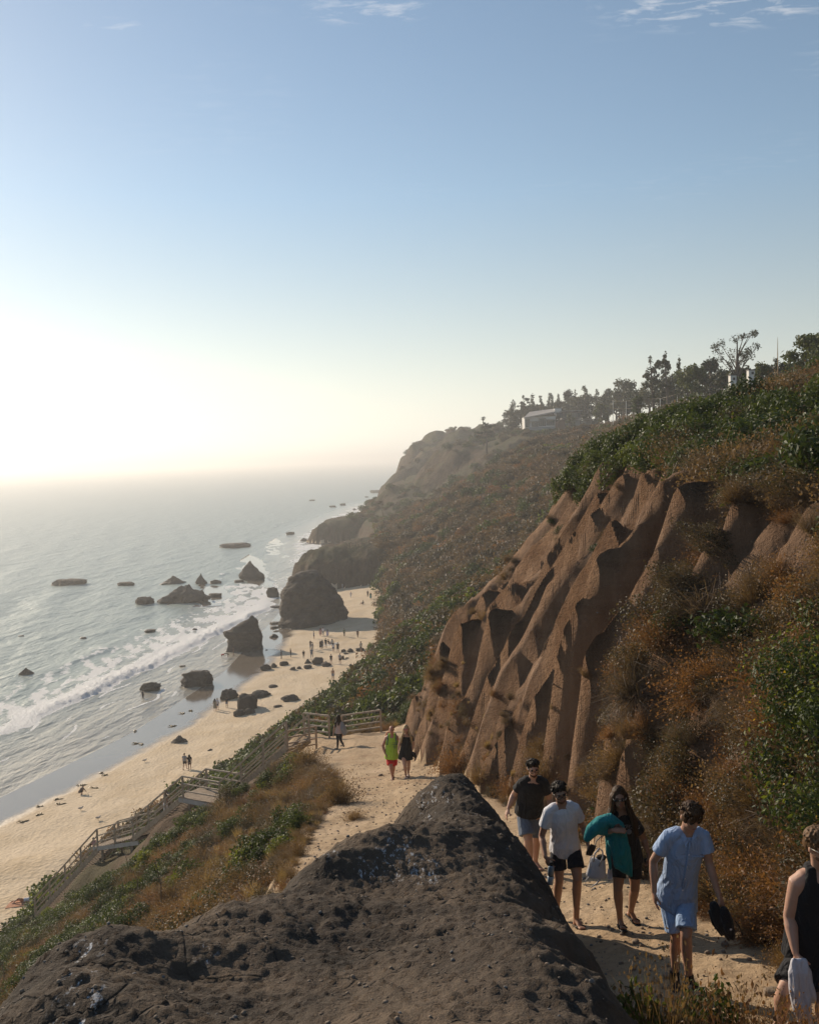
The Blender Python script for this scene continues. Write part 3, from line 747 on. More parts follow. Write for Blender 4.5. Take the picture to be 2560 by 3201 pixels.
    wsh = t.pbr(col, t.rng(shl, 0.0, 1.0, 0.33, 0.18), nm, 0.5, IOR=1.33)
    fsh = t.pbr((0.95, 0.94, 0.91), 0.7, t.bump(t.noise(p_, 2.4, 5, 0.7), 1.0, 0.5), 0.2)
    ft = t.node('ShaderNodeBsdfTranslucent'); ft.inputs[0].default_value = (.92, .92, .9, 1); fx = t.node('ShaderNodeMixShader'); fx.inputs[0].default_value = .08; t.set(fx.inputs[1], fsh); t.set(fx.inputs[2], ft.outputs[0]); fsh = fx.outputs[0]
    mx = t.node('ShaderNodeMixShader'); t.set(mx.inputs[0], fmask); t.set(mx.inputs[1], wsh); t.set(mx.inputs[2], fsh)
    tag(obj('sea', me, t.done(mx.outputs[0])), 'hazy grey-green sea with a breaking wave near the beach', 'sea', kind='structure')
build_sea()

# ------------------------------------------------------------------ haze
def build_haze():
    x0, x1, y0, y1, z0, z1 = -14900, 14900, -300, 15000, -8, 68
    mb = MB(); mb.box(((x0 + x1) / 2, (y0 + y1) / 2, (z0 + z1) / 2), (x1 - x0, y1 - y0, z1 - z0))
    m = bpy.data.materials.new('sea_haze'); m.use_nodes = True
    n, l = m.node_tree.nodes, m.node_tree.links; n.clear()
    o = n.new('ShaderNodeOutputMaterial'); v = n.new('ShaderNodeVolumePrincipled')
    v.inputs['Color'].default_value = (0.95, 0.945, 0.93, 1)
    v.inputs['Density'].default_value = HAZE_DENSITY
    v.inputs['Density Attribute'].default_value = ''
    v.inputs['Anisotropy'].default_value = 0.46
    l.new(v.outputs[0], o.inputs['Volume'])
    m.cycles.homogeneous_volume = True
    tag(mb.build('haze', m), 'thin bright sea haze over the whole coast', 'haze', kind='stuff')
HAZE_DENSITY = 0.00046
build_haze()
# ------------------------------------------------------------------ where a photo ray meets the ground
def hit(px, py, y0=3.0, y1=1600.0):
    v = ray(px, py); yy = np.geomspace(y0, y1, 2600); pp = np.outer(yy, v / v[1])
    d = CAMZ + pp[:, 2] - height(pp[:, 0], pp[:, 1])
    k = int(np.argmax(d < 0))
    if k == 0: return None
    a = d[k - 1] / (d[k - 1] - d[k]); y = yy[k - 1] + a * (yy[k] - yy[k - 1])
    return Vector((v[0] / v[1] * y, y, hz(v[0] / v[1] * y, y)))

# ------------------------------------------------------------------ plants
def leaf_mat(name, a, b, trans=0.35, dry=None):
    t = NT(name); oi = t.node('ShaderNodeObjectInfo'); p_ = t.pos()
    n = t.noise(p_, 2.2, 3, 0.6); n5 = t.noise(p_, 14.0, 2, 0.6)
    f = t.math('ADD', t.math('MULTIPLY', n, 0.7), t.math('MULTIPLY', oi.outputs['Random'], 0.45))
    c = t.mix(t.rng(f, 0.25, 0.85), a, b)
    if dry is not None: c = t.mix(t.rng(n5, 0.55, 0.7, 0, 0.8), c, dry)
    d = t.node('ShaderNodeBsdfPrincipled'); t.set(d.inputs['Base Color'], c); d.inputs['Roughness'].default_value = 0.55
    d.inputs['Specular IOR Level'].default_value = 0.28
    tr = t.node('ShaderNodeBsdfTranslucent'); t.set(tr.inputs['Color'], t.mulc(1.0, c, (1.25, 1.2, 0.7)))
    mx = t.node('ShaderNodeMixShader'); mx.inputs[0].default_value = trans
    t.l.new(d.outputs[0], mx.inputs[1]); t.l.new(tr.outputs[0], mx.inputs[2])
    return t.done(mx.outputs[0])
M['leaf_green'] = leaf_mat('green_leaves', (0.028, 0.045, 0.014), (0.085, 0.11, 0.028), 0.32)
M['leaf_bright'] = leaf_mat('yellow_green_leaves', (0.075, 0.105, 0.018), (0.17, 0.19, 0.03), 0.4)
M['leaf_olive'] = leaf_mat('olive_leaves', (0.05, 0.044, 0.025), (0.105, 0.080, 0.042), 0.3, (0.14, 0.085, 0.045))
M['dry'] = leaf_mat('dry_brush', (0.12, 0.077, 0.044), (0.24, 0.152, 0.078), 0.35)
M['dry_red'] = leaf_mat('rusty_brush', (0.16, 0.078, 0.038), (0.26, 0.135, 0.062), 0.35)
M['dry_grey'] = leaf_mat('grey_brush', (0.10, 0.075, 0.058), (0.19, 0.135, 0.098), 0.3)
M['dry_far'] = leaf_mat('far_dry_brush', (0.10, 0.068, 0.042), (0.19, 0.125, 0.07), 0.3)
M['straw'] = leaf_mat('straw_grass', (0.23, 0.165, 0.085), (0.35, 0.245, 0.125), 0.4)
M['flower'] = leaf_mat('yellow_flowers', (0.65, 0.38, 0.02), (0.75, 0.48, 0.03), 0.2)
M['bark'] = simple_mat('tree_bark', (0.13, 0.10, 0.075), 0.9, 0.3, 6, 0.2, 0.02)

def leaves(n, lobes, size, rng, elong=1.8, shell=0.55, updir=0.25):
    """n rhombic leaves spread through ellipsoid lobes [(cx,cy,cz, rx,ry,rz)] -> verts, quads"""
    lobes = np.array(lobes, float)
    w = lobes[:, 3] * lobes[:, 4] * lobes[:, 5]; w = w ** 0.75; k = rng.choice(len(lobes), n, p=w / w.sum())
    d = rng.normal(size=(n, 3)); d /= np.linalg.norm(d, axis=1)[:, None]
    rad = shell + (1 - shell) * rng.random(n) ** 0.6
    rad *= 1 + 0.18 * rng.normal(size=n)
    c = lobes[k, :3] + d * lobes[k, 3:] * rad[:, None]
    nrm = d + rng.normal(size=(n, 3)) * 0.8 + np.array([0, 0, updir]); nrm /= np.linalg.norm(nrm, axis=1)[:, None]
    t = np.cross(nrm, rng.normal(size=(n, 3))); t /= np.linalg.norm(t, axis=1)[:, None]
    b = np.cross(nrm, t)
    s = size * (0.6 + 0.8 * rng.random(n))[:, None]
    v = np.stack([c - t * s * elong * 0.5, c + b * s * 0.5 + nrm * s * 0.12, c + t * s * elong * 0.5, c - b * s * 0.5 + nrm * s * 0.12], 1).reshape(-1, 3)
    return v, np.arange(4 * n).reshape(n, 4)
def twigs(n, rx, rz, wid, rng, spread=0.9, droop=0.15, base=0.12, crook=0.15):
    """n thin bent stems rising from a root -> verts, quads"""
    az = rng.random(n) * 2 * np.pi; el = np.arccos(1 - rng.random(n) * spread)
    dx, dy, dz = np.cos(az) * np.sin(el), np.sin(az) * np.sin(el), np.cos(el)
    L = 0.45 + 0.6 * rng.random(n)
    b = np.stack([np.cos(az) * base * rng.random(n), np.sin(az) * base * rng.random(n), np.zeros(n) - 0.03], 1)
    e = b + np.stack([dx * rx * L, dy * rx * L, np.maximum(dz, 0.04) * rz * L], 1)
    m = b + (e - b) * 0.5 + np.stack([0 * L, 0 * L, droop * L * rz], 1) + rng.normal(size=(n, 3)) * crook * rx * 0.4
    sd = np.stack([-np.sin(az + rng.normal(size=n)), np.cos(az + rng.normal(size=n)), rng.normal(size=n) * 0.5], 1)
    sd /= np.linalg.norm(sd, axis=1)[:, None]; w = wid * (0.6 + 0.8 * rng.random(n))[:, None]
    v = np.stack([b - sd * w, b + sd * w, m - sd * w * 0.75, m + sd * w * 0.75, e - sd * w * 0.25, e + sd * w * 0.25], 1).reshape(-1, 3)
    q = np.arange(n)[:, None] * 6
    f = np.concatenate([q + np.array([0, 1, 3, 2]), q + np.array([2, 3, 5, 4])])
    return v, f, e
def joinvf(*parts):
    V, F, b = [], [], 0
    for v, f in parts:
        V.append(v); F.append(f + b); b += len(v)
    return np.concatenate(V), np.concatenate(F)
def two_mat(name, parts_mats):
    """one mesh from several (verts, quads, material) bundles"""
    V, F, I, b = [], [], [], 0
    for i, (v, f, m) in enumerate(parts_mats):
        V.append(v); F.append(f + b); I.append(np.full(len(f), i, np.int32)); b += len(v)
    me = mesh_np(name, np.concatenate(V), np.concatenate(F), False)
    for _, _, m in parts_mats: me.materials.append(m)
    me.polygons.foreach_set('material_index', np.concatenate(I)); me.update()
    return me
def lobes_dome(n, r, h, rng, lob=0.45):
    L = []
    for i in range(n):
        a = rng.random() * 6.283; q = math.sqrt(rng.random()) * r * 0.75
        s = lob * r * (0.7 + 0.6 * rng.random())
        L.append((math.cos(a) * q, math.sin(a) * q, h * (0.35 + 0.45 * rng.random()) * (1 - 0.5 * q / r), s, s, s * 0.75))
    return L
PROTO = {}
def make_protos():
    r = np.random.default_rng(5)
    for i in range(2):
        tw = twigs(90, 0.55, 0.6, 0.006, r)
        PROTO['green%d' % i] = two_mat('leafy_shrub', [(*leaves(1500, lobes_dome(9, 0.55, 0.75, r), 0.042, r), M['leaf_green']), (tw[0], tw[1], M['bark'])])
        PROTO['bright%d' % i] = two_mat('bright_shrub', [(*leaves(1200, lobes_dome(8, 0.5, 0.6, r), 0.042, r), M['leaf_bright']), (*leaves(500, lobes_dome(6, 0.5, 0.5, r), 0.04, r), M['leaf_green'])])
        PROTO['olive%d' % i] = two_mat('olive_shrub', [(*leaves(1500, lobes_dome(9, 0.55, 0.65, r), 0.026, r, 1.5), M['leaf_olive']), (*twigs(260, 0.6, 0.62, 0.004, r)[:2], M['dry_grey'])])
        a = twigs(620, 0.6, 0.75, 0.0045, r, 0.85); bits = a[2][r.integers(0, 620, 1100)] + r.normal(size=(1100, 3)) * 0.05
        lb = leaves(1100, [(0, 0, 0, .001, .001, .001)], 0.022, r, 1.6)
        PROTO['dry%d' % i] = two_mat('dry_shrub', [(a[0], a[1], M['dry']), (lb[0] + np.repeat(bits, 4, 0), lb[1], M['dry'])])
        a = twigs(560, 0.62, 0.6, 0.0045, r, 0.95); bits = a[2][r.integers(0, 560, 1300)] + r.normal(size=(1300, 3)) * 0.07
        PROTO['rusty%d' % i] = two_mat('rusty_shrub', [(a[0], a[1], M['dry_red']), (lb[0][:4400] + np.repeat(bits[:1100], 4, 0), lb[1], M['dry_red'])])
        a = twigs(640, 0.6, 0.62, 0.0042, r, 0.95, 0.1, 0.15, 0.35)
        PROTO['grey%d' % i] = two_mat('bare_twig_shrub', [(a[0], a[1], M['dry_grey'])])
        a = twigs(240, 0.32, 0.62, 0.0042, r, 0.42, 0.1, 0.1, 0.05)
        PROTO['straw%d' % i] = two_mat('straw_tuft', [(a[0], a[1], M['straw'])])
        # far clumps: larger leaves, fewer of them
        PROTO['fgreen%d' % i] = two_mat('leafy_clump', [(*leaves(520, lobes_dome(9, 0.6, 0.6, r), 0.085, r, 1.5), M['leaf_green'])])
        PROTO['fbright%d' % i] = two_mat('bright_clump', [(*leaves(300, lobes_dome(9, 0.6, 0.45, r), 0.085, r, 1.5), M['leaf_bright']), (*leaves(260, lobes_dome(8, 0.6, 0.42, r), 0.085, r, 1.5), M['leaf_green'])])
        PROTO['folive%d' % i] = two_mat('olive_clump', [(*leaves(520, lobes_dome(8, 0.6, 0.5, r), 0.075, r, 1.6), M['leaf_olive'])])
        a = twigs(260, 0.62, 0.5, 0.011, r, 0.95)
        PROTO['fdry%d' % i] = two_mat('dry_clump', [(*leaves(330, lobes_dome(8, 0.6, 0.4, r), 0.06, r, 2.0), M['dry_far']), (a[0], a[1], M['dry_far'])])
        PROTO['frusty%d' % i] = two_mat('rusty_clump', [(*leaves(330, lobes_dome(8, 0.6, 0.4, r), 0.06, r, 2.0), M['dry_red']), (a[0], a[1], M['dry_red'])])
make_protos()

LIB = bpy.data.collections.new('plant_library')          # not linked to the scene: only feeds the scatters
def gn_scatter(name, pts, rot, scl, kinds, label, cat):
    """one stuff object: the kinds (list of proto keys per point) stood on the points"""
    keys = sorted(set(kinds)); sub = bpy.data.collections.new(name + '_kinds')
    for i, k in enumerate(keys):
        o = bpy.data.objects.new('%02d_%s' % (i, k), PROTO[k]); sub.objects.link(o)
    LIB.children.link(sub)
    me = bpy.data.meshes.new(name); me.vertices.add(len(pts)); me.vertices.foreach_set('co', np.ascontiguousarray(pts, np.float32).ravel()); me.update()
    me.attributes.new('rot', 'FLOAT_VECTOR', 'POINT').data.foreach_set('vector', np.ascontiguousarray(rot, np.float32).ravel())
    me.attributes.new('scl', 'FLOAT_VECTOR', 'POINT').data.foreach_set('vector', np.ascontiguousarray(scl, np.float32).ravel())
    me.attributes.new('kind_index', 'INT', 'POINT').data.foreach_set('value', np.array([keys.index(k) for k in kinds], np.int32))
    o = obj(name, me)
    ng = bpy.data.node_groups.new(name, 'GeometryNodeTree')
    ng.interface.new_socket('Geometry', in_out='INPUT', socket_type='NodeSocketGeometry')
    ng.interface.new_socket('Geometry', in_out='OUTPUT', socket_type='NodeSocketGeometry')
    N, Lk = ng.nodes, ng.links
    gi, go = N.new('NodeGroupInput'), N.new('NodeGroupOutput')
    ci = N.new('GeometryNodeCollectionInfo'); ci.inputs['Collection'].default_value = sub
    ci.inputs['Separate Children'].default_value = True; ci.inputs['Reset Children'].default_value = True
    ip = N.new('GeometryNodeInstanceOnPoints'); ip.inputs['Pick Instance'].default_value = True
    def na(nm, ty):
        q = N.new('GeometryNodeInputNamedAttribute'); q.data_type = ty; q.inputs['Name'].default_value = nm; return q.outputs[0]
    Lk.new(gi.outputs[0], ip.inputs['Points']); Lk.new(ci.outputs[0], ip.inputs['Instance'])
    Lk.new(na('kind_index', 'INT'), ip.inputs['Instance Index'])
    e2r = N.new('FunctionNodeEulerToRotation'); Lk.new(na('rot', 'FLOAT_VECTOR'), e2r.inputs[0]); Lk.new(e2r.outputs[0], ip.inputs['Rotation'])
    Lk.new(na('scl', 'FLOAT_VECTOR'), ip.inputs['Scale'])
    Lk.new(ip.outputs[0], go.inputs[0])
    md = o.modifiers.new('scatter', 'NODES'); md.node_group = ng
    return tag(o, label, cat, kind='stuff')

KEEPOUT = []                                             # plan discs kept clear: (x, y, r)
def stair_clear(x, y):
    d = np.full(x.shape, 1e9)
    for a, b in zip(STAIR[:-1], STAIR[1:]):
        e = b - a; t = np.clip(((x - a.x) * e.x + (y - a.y) * e.y) / (e.x ** 2 + e.y ** 2), 0, 1)
        d = np.minimum(d, np.hypot(x - a.x - t * e.x, y - a.y - t * e.y))
    return d
def scatter_zone(name, label, cat, x0, x1, y0, y1, n, mask, choose, size, seed, sink=0.06):
    r = np.random.default_rng(seed)
    x = r.uniform(x0, x1, n); y = r.uniform(y0, y1, n)
    z = height(x, y)
    sc = stair_clear(x, y); front = (y < np.interp(x, [-23.2, -18, -15.3, -11.4, -9.3, -5.5], [60.2, 56.6, 54.6, 50.2, 48.8, 45.8])) & (x < -4.5)
    m = mask(x, y, z) & (sc > np.where(front, 3.0, 1.5))
    x, y, z = x[m], y[m], z[m]
    # drop what the camera could never see: far outside the frame
    a = np.degrees(np.arctan2(x, y + 3)); q = (a > -29) & (a < 29); x, y, z = x[q], y[q], z[q]
    kinds = choose(x, y, z, r)
    keep = [i for i, k in enumerate(kinds) if k]
    x, y, z = x[keep], y[keep], z[keep]; kinds = [kinds[i] for i in keep]
    s = size(x, y, r)
    e = 0.15; gx = (height(x + e, y) - height(x - e, y)) / (2 * e); gy = (height(x, y + e) - height(x, y - e)) / (2 * e)
    tilt = 0.45
    rot = np.stack([np.arctan(gy) * tilt, -np.arctan(gx) * tilt, r.uniform(0, 6.28, len(x))], 1)
    scl = np.stack([s * r.uniform(0.8, 1.25, len(x)), s * r.uniform(0.8, 1.25, len(x)), s * r.uniform(0.7, 1.2, len(x))], 1)
    return gn_scatter(name, np.stack([x, y, z - sink * s], 1), rot, scl, kinds, label, cat)

def pick(r, table):
    ks = [k for k, _ in table]; w = np.array([v for _, v in table], float)
    k = ks[r.choice(len(ks), p=w / w.sum())]
    return k + str(r.integers(0, 2)) if k else None

# left slope between path and stairs
def left_mask(x, y, z): return (x < keyx(K_PL, y) - 0.2) & (x > keyx(K_BB, y) - 0.5) & ((rock_h(x, y) < z + 0.2) | (x < -3.2) | (y > 13.3))
def left_choose(x, y, z, r):
    g = fbm2(x / 5.0, y / 3.0, 3, 401); h = fbm2(x / 2.4, y / 2.0, 3, 405); out = []
    band = sstep(-3.5, -7.5, x - keyx(K_PL, y)) 
    for i in range(len(x)):
        near_stair = y[i] > 42
        if (x[i] - keyx(K_PL, y[i])) > -2.6 and y[i] < 40 and r.random() < 0.35: out.append(None); continue
        if g[i] + 0.20 * band[i] + (0.28 if near_stair else 0) > 0.16:
            out.append(pick(r, [('green', 5), ('bright', 3.0 if h[i] > 0.05 else 0.5), ('olive', 1.2), ('dry', .5)]))
        elif h[i] > 0.12: out.append(pick(r, [('rusty', 3), ('dry', 4), ('straw', 4)]))
        elif h[i] < -0.18: out.append(pick(r, [('grey', 4), ('olive', 4), ('dry', 2)]))
        else: out.append(pick(r, [('dry', 4), ('grey', 2), ('olive', 2), ('rusty', 1.5), ('straw', 2.0)]))
    return out
scatter_zone('slope_brush', 'mixed dry and green brush covering the slope left of the path', 'brush', -34, -1, 8, 46, 4200, left_mask, left_choose,
             lambda x, y, r: r.uniform(0.55, 1.15, len(x)), 1)
scatter_zone('stair_side_brush', 'green brush growing beside and below the stairs', 'brush', -34, 2, 45, 66, 2600,
             lambda x, y, z: (x > keyx(K_BB, y) - 0.5) & ((x < keyx(K_PL, y) - 0.3) | (y > 52.5)) & (x < keyx(K_PR, y) + 4) & (z > 1.5),
             left_choose, lambda x, y, r: r.uniform(0.6, 1.15, len(x)), 2)
# brow above the fluted cliff and the hill behind it
def uq(x, y): return (x - keyx(K_PR, y)) / (keyx(K_CT, y) - keyx(K_PR, y))
def top_mask(x, y, z): return (uq(x, y) > 0.93 + 0.14 * fbm2(y / 3, x / 3, 2, 411)) & (x < keyx(K_HS, y) + 14)
def top_choose(x, y, z, r):
    g = fbm2(x / 5.0 + 9, y / 5.0, 3, 421); h = fbm2(x / 2.6, y / 2.6, 3, 425); out = []
    for i in range(len(x)):
        if g[i] > -0.08: out.append(pick(r, [('green', 7), ('bright', 1.6), ('olive', 1)]))
        elif h[i] > 0.1: out.append(pick(r, [('rusty', 2), ('dry', 3), ('olive', 1)]))
        else: out.append(pick(r, [('grey', 4), ('dry', 3), ('olive', 2), ('green', 1)]))
    return out
scatter_zone('cliff_top_brush', 'dark green and dry brush crowning the eroded cliff', 'brush', 4, 34, 9, 62, 7600, top_mask, top_choose,
             lambda x, y, r: r.uniform(0.7, 1.5, len(x)), 3)
# sparse plants hanging on the cliff face, and dense brush on the near right slope
def face_choose(x, y, z, r):
    h = fbm2(x / 1.6, y / 1.8, 2, 431); out = []
    u = uq(x, y)
    for i in range(len(x)):
        near = y[i] < 17.5
        if near:
            out.append(pick(r, [('dry', 3), ('rusty', 2.4), ('grey', 2.4), ('olive', 2.2)]) if h[i] > -0.22 else None)
        elif u[i] < 0.10: out.append(pick(r, [('dry', 4), ('straw', 2), ('rusty', 2)]) if h[i] > -0.05 and r.random() < 0.75 else None)
        else: out.append(pick(r, [('dry', 3), ('grey', 3), ('green', .8), ('olive', 2)]) if (h[i] > 0.30 and r.random() < 0.8) else None)
    return out
scatter_zone('cliff_side_brush', 'dry brown brush along the cliff foot and on the near right slope', 'brush', 0, 10, 5, 48, 3600,
             lambda x, y, z: (uq(x, y) > 0.0) & (uq(x, y) < 1.0) & ~((y < 7) & (x < 3.4)), face_choose, lambda x, y, r: r.uniform(0.45, 0.95, len(x)) * np.where(y > 17.5, 0.75, 1.0), 4)
def near_choose(x, y, z, r):
    g = fbm2(x / 1.7, y / 1.5, 2, 437)
    return [pick(r, [('dry', 3), ('rusty', 2), ('grey', 4), ('olive', 5), ('green', 1.2 if g[i] > 0 else .2)]) if g[i] + (0.25 if uq(x[i], y[i]) < .6 else -.1) > -0.1 else None for i in range(len(x))]
scatter_zone('near_slope_brush', 'dense dark dry brush on the near right slope above the walkers', 'brush', 2.4, 9.5, 6.0, 17.5, 1900,
             lambda x, y, z: (uq(x, y) > 0.02) & (uq(x, y) < 1.0) & ~((y < 8) & (x < 3.6)) & ((y < 15) | (uq(x, y) < .45)), near_choose, lambda x, y, r: r.uniform(0.5, 1.1, len(x)), 14)
scatter_zone('path_edge_grass', 'low dry grass and twigs fringing both edges of the path', 'grass', -7, 4.5, 8, 47, 9000,
             lambda x, y, z: ((np.abs(x - keyx(K_PL, y) + .15) < .45) | ((np.abs(x - keyx(K_PR, y) - .05) < .30) & (y < 42))) & ((rock_h(x, y) < z + .1) | (y > 13.3)),
             lambda x, y, z, r: [pick(r, [('straw', 4), ('dry', 3), ('grey', 2), ('rusty', 1), ('olive', 1)]) if r.random() < .8 else None for i in range(len(x))], lambda x, y, r: r.uniform(0.16, 0.48, len(x)), 15)
# the long slope beyond
def mid_mask(x, y, z): return (x > keyx(K_BB, y) + 0.2) & (x < keyx(K_HS, y) + 25) & (z > 2.2)
def mid_choose(x, y, z, r):
    g = fbm2(x / 14.0 + 3, y / 10.0, 3, 441); h = fbm2(x / 6, y / 6, 3, 445); out = []
    lowf = 1 - sstep(10, 24, z)
    for i in range(len(x)):
        if g[i] + 0.30 * lowf[i] * (y[i] < 120) - (0.14 if y[i] > 120 else 0) > 0.12: out.append(pick(r, [('fgreen', 5), ('fbright', 2.2), ('folive', 2)]))
        elif h[i] > 0.12: out.append(pick(r, [('frusty', 1.2), ('fdry', 4)]))
        else: out.append(pick(r, [('fdry', 4.2), ('folive', 3.2), ('fgreen', .3)]) if (h[i] > -.34 and r.random() < 0.85) else None)
    return out
scatter_zone('mid_slope_brush', 'green and rust coloured brush on the long slope above the beach', 'brush', -30, 60, 62, 150, 9500, mid_mask, mid_choose,
             lambda x, y, r: r.uniform(0.9, 2.6, len(x)), 5)
scatter_zone('far_slope_brush', 'hazy brush on the far slope below the house', 'brush', -30, 100, 150, 345, 7000, mid_mask, mid_choose,
             lambda x, y, r: r.uniform(1.7, 4.4, len(x)), 6)
def bluff_choose(x, y, z, r):
    e = 2.0; sl = np.hypot(height(x + e, y) - height(x - e, y), height(x, y + e) - height(x, y - e)) / (2 * e)
    g = fbm2(x / 20, y / 20, 3, 451)
    return [pick(r, [('fgreen', 4), ('folive', 4), ('fdry', 2)]) if (sl[i] < 0.85 and g[i] > -0.2) else None for i in range(len(x))]
scatter_zone('bluff_brush', 'low hazy scrub on the distant bluffs', 'brush', -45, 190, 345, 760, 5200, mid_mask, bluff_choose,
             lambda x, y, r: r.uniform(2.0, 4.5, len(x)), 7)
# ------------------------------------------------------------------ rocks in the surf and on the sand
def ico(sub):
    bm = bmesh.new(); bmesh.ops.create_icosphere(bm, subdivisions=sub, radius=1.0)
    v = np.array([q.co[:] for q in bm.verts]); f = np.array([[q.index for q in t.verts] for t in bm.faces]); bm.free()
    return v, f
ICO = {k: ico(k) for k in (2, 3, 4, 5)}
def rock_mesh(name, w, d, h, seed, shape='dome', sub=4, rough=1.0, peaks=()):
    """a rock of width w, depth d and height h sitting on its origin"""
    v, f = ICO[sub]; v = v.copy()
    o = seed * 3.7
    n = fbm3(v[:, 0] * 1.5 + o, v[:, 1] * 1.5, v[:, 2] * 1.5, 5, 500, 0.58) * 0.75 * rough
    rid = (1 - np.abs(fbm3(v[:, 0] * 2.6 + o, v[:, 1] * 2.6 + 5, v[:, 2] * 2.6, 4, 510))) - 0.75
    v = v * (1 + n + 0.28 * rid * rough)[:, None]
    zz = v[:, 2]
    if shape == 'peak':
        t = np.clip((zz + 0.2) / 1.2, 0, 1); k = 1.0 - 0.72 * t ** 0.9; v[:, 0] *= k; v[:, 1] *= k
    elif shape == 'flat':
        v[:, 2] = np.where(zz > 0, np.tanh(zz * 1.8) * 0.6 + 0.12 * fbm2(v[:, 0] * 5 + o, v[:, 1] * 5, 3, 515), zz)
    elif shape == 'block':
        for c in (0, 1): v[:, c] = np.sign(v[:, c]) * np.abs(v[:, c]) ** 0.72
        v[:, 2] = np.sign(zz) * np.abs(zz) ** 0.75
    z0 = np.percentile(v[:, 2], 30)
    v[:, 2] = np.maximum(v[:, 2] - z0, -0.25)
    v[:, 2] *= h / v[:, 2].max()
    v[:, 0] *= w / (v[:, 0].max() - v[:, 0].min()); v[:, 1] *= d / (v[:, 1].max() - v[:, 1].min())
    for (px_, ph, pw) in peaks:
        g = np.exp(-((v[:, 0] - px_ * w) / (pw * w)) ** 2)
        v[:, 2] = np.where(v[:, 2] > 0, v[:, 2] * (1 + (ph - 1) * g), v[:, 2])
    return mesh_np(name, v, f, True)
def put_rock(x0, x1, yt, yb, label, shape='dome', z=0.0, dep=0.8, seed=None, group=None, sub=None, peaks=(), name='sea_rock', cat='rock'):
    seed = seed or len(bpy.data.objects)
    c = atz((x0 + x1) / 2, yb, z); g = max(z, hz(c.x, c.y)) if z > 0 else z
    if g > z + 0.05: c = atz((x0 + x1) / 2, yb, g)
    w = (x1 - x0) / FPX * c.y; h = (yb - yt) / FPX * c.y
    sub = sub or (5 if x1 - x0 > 100 else 4 if x1 - x0 > 38 else 3)
    me = rock_mesh(name, w, w * dep, max(h, 0.25), seed, shape, sub, 1.0, peaks)
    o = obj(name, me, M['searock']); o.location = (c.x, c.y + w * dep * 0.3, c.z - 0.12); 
    return tag(o, label, cat, group)
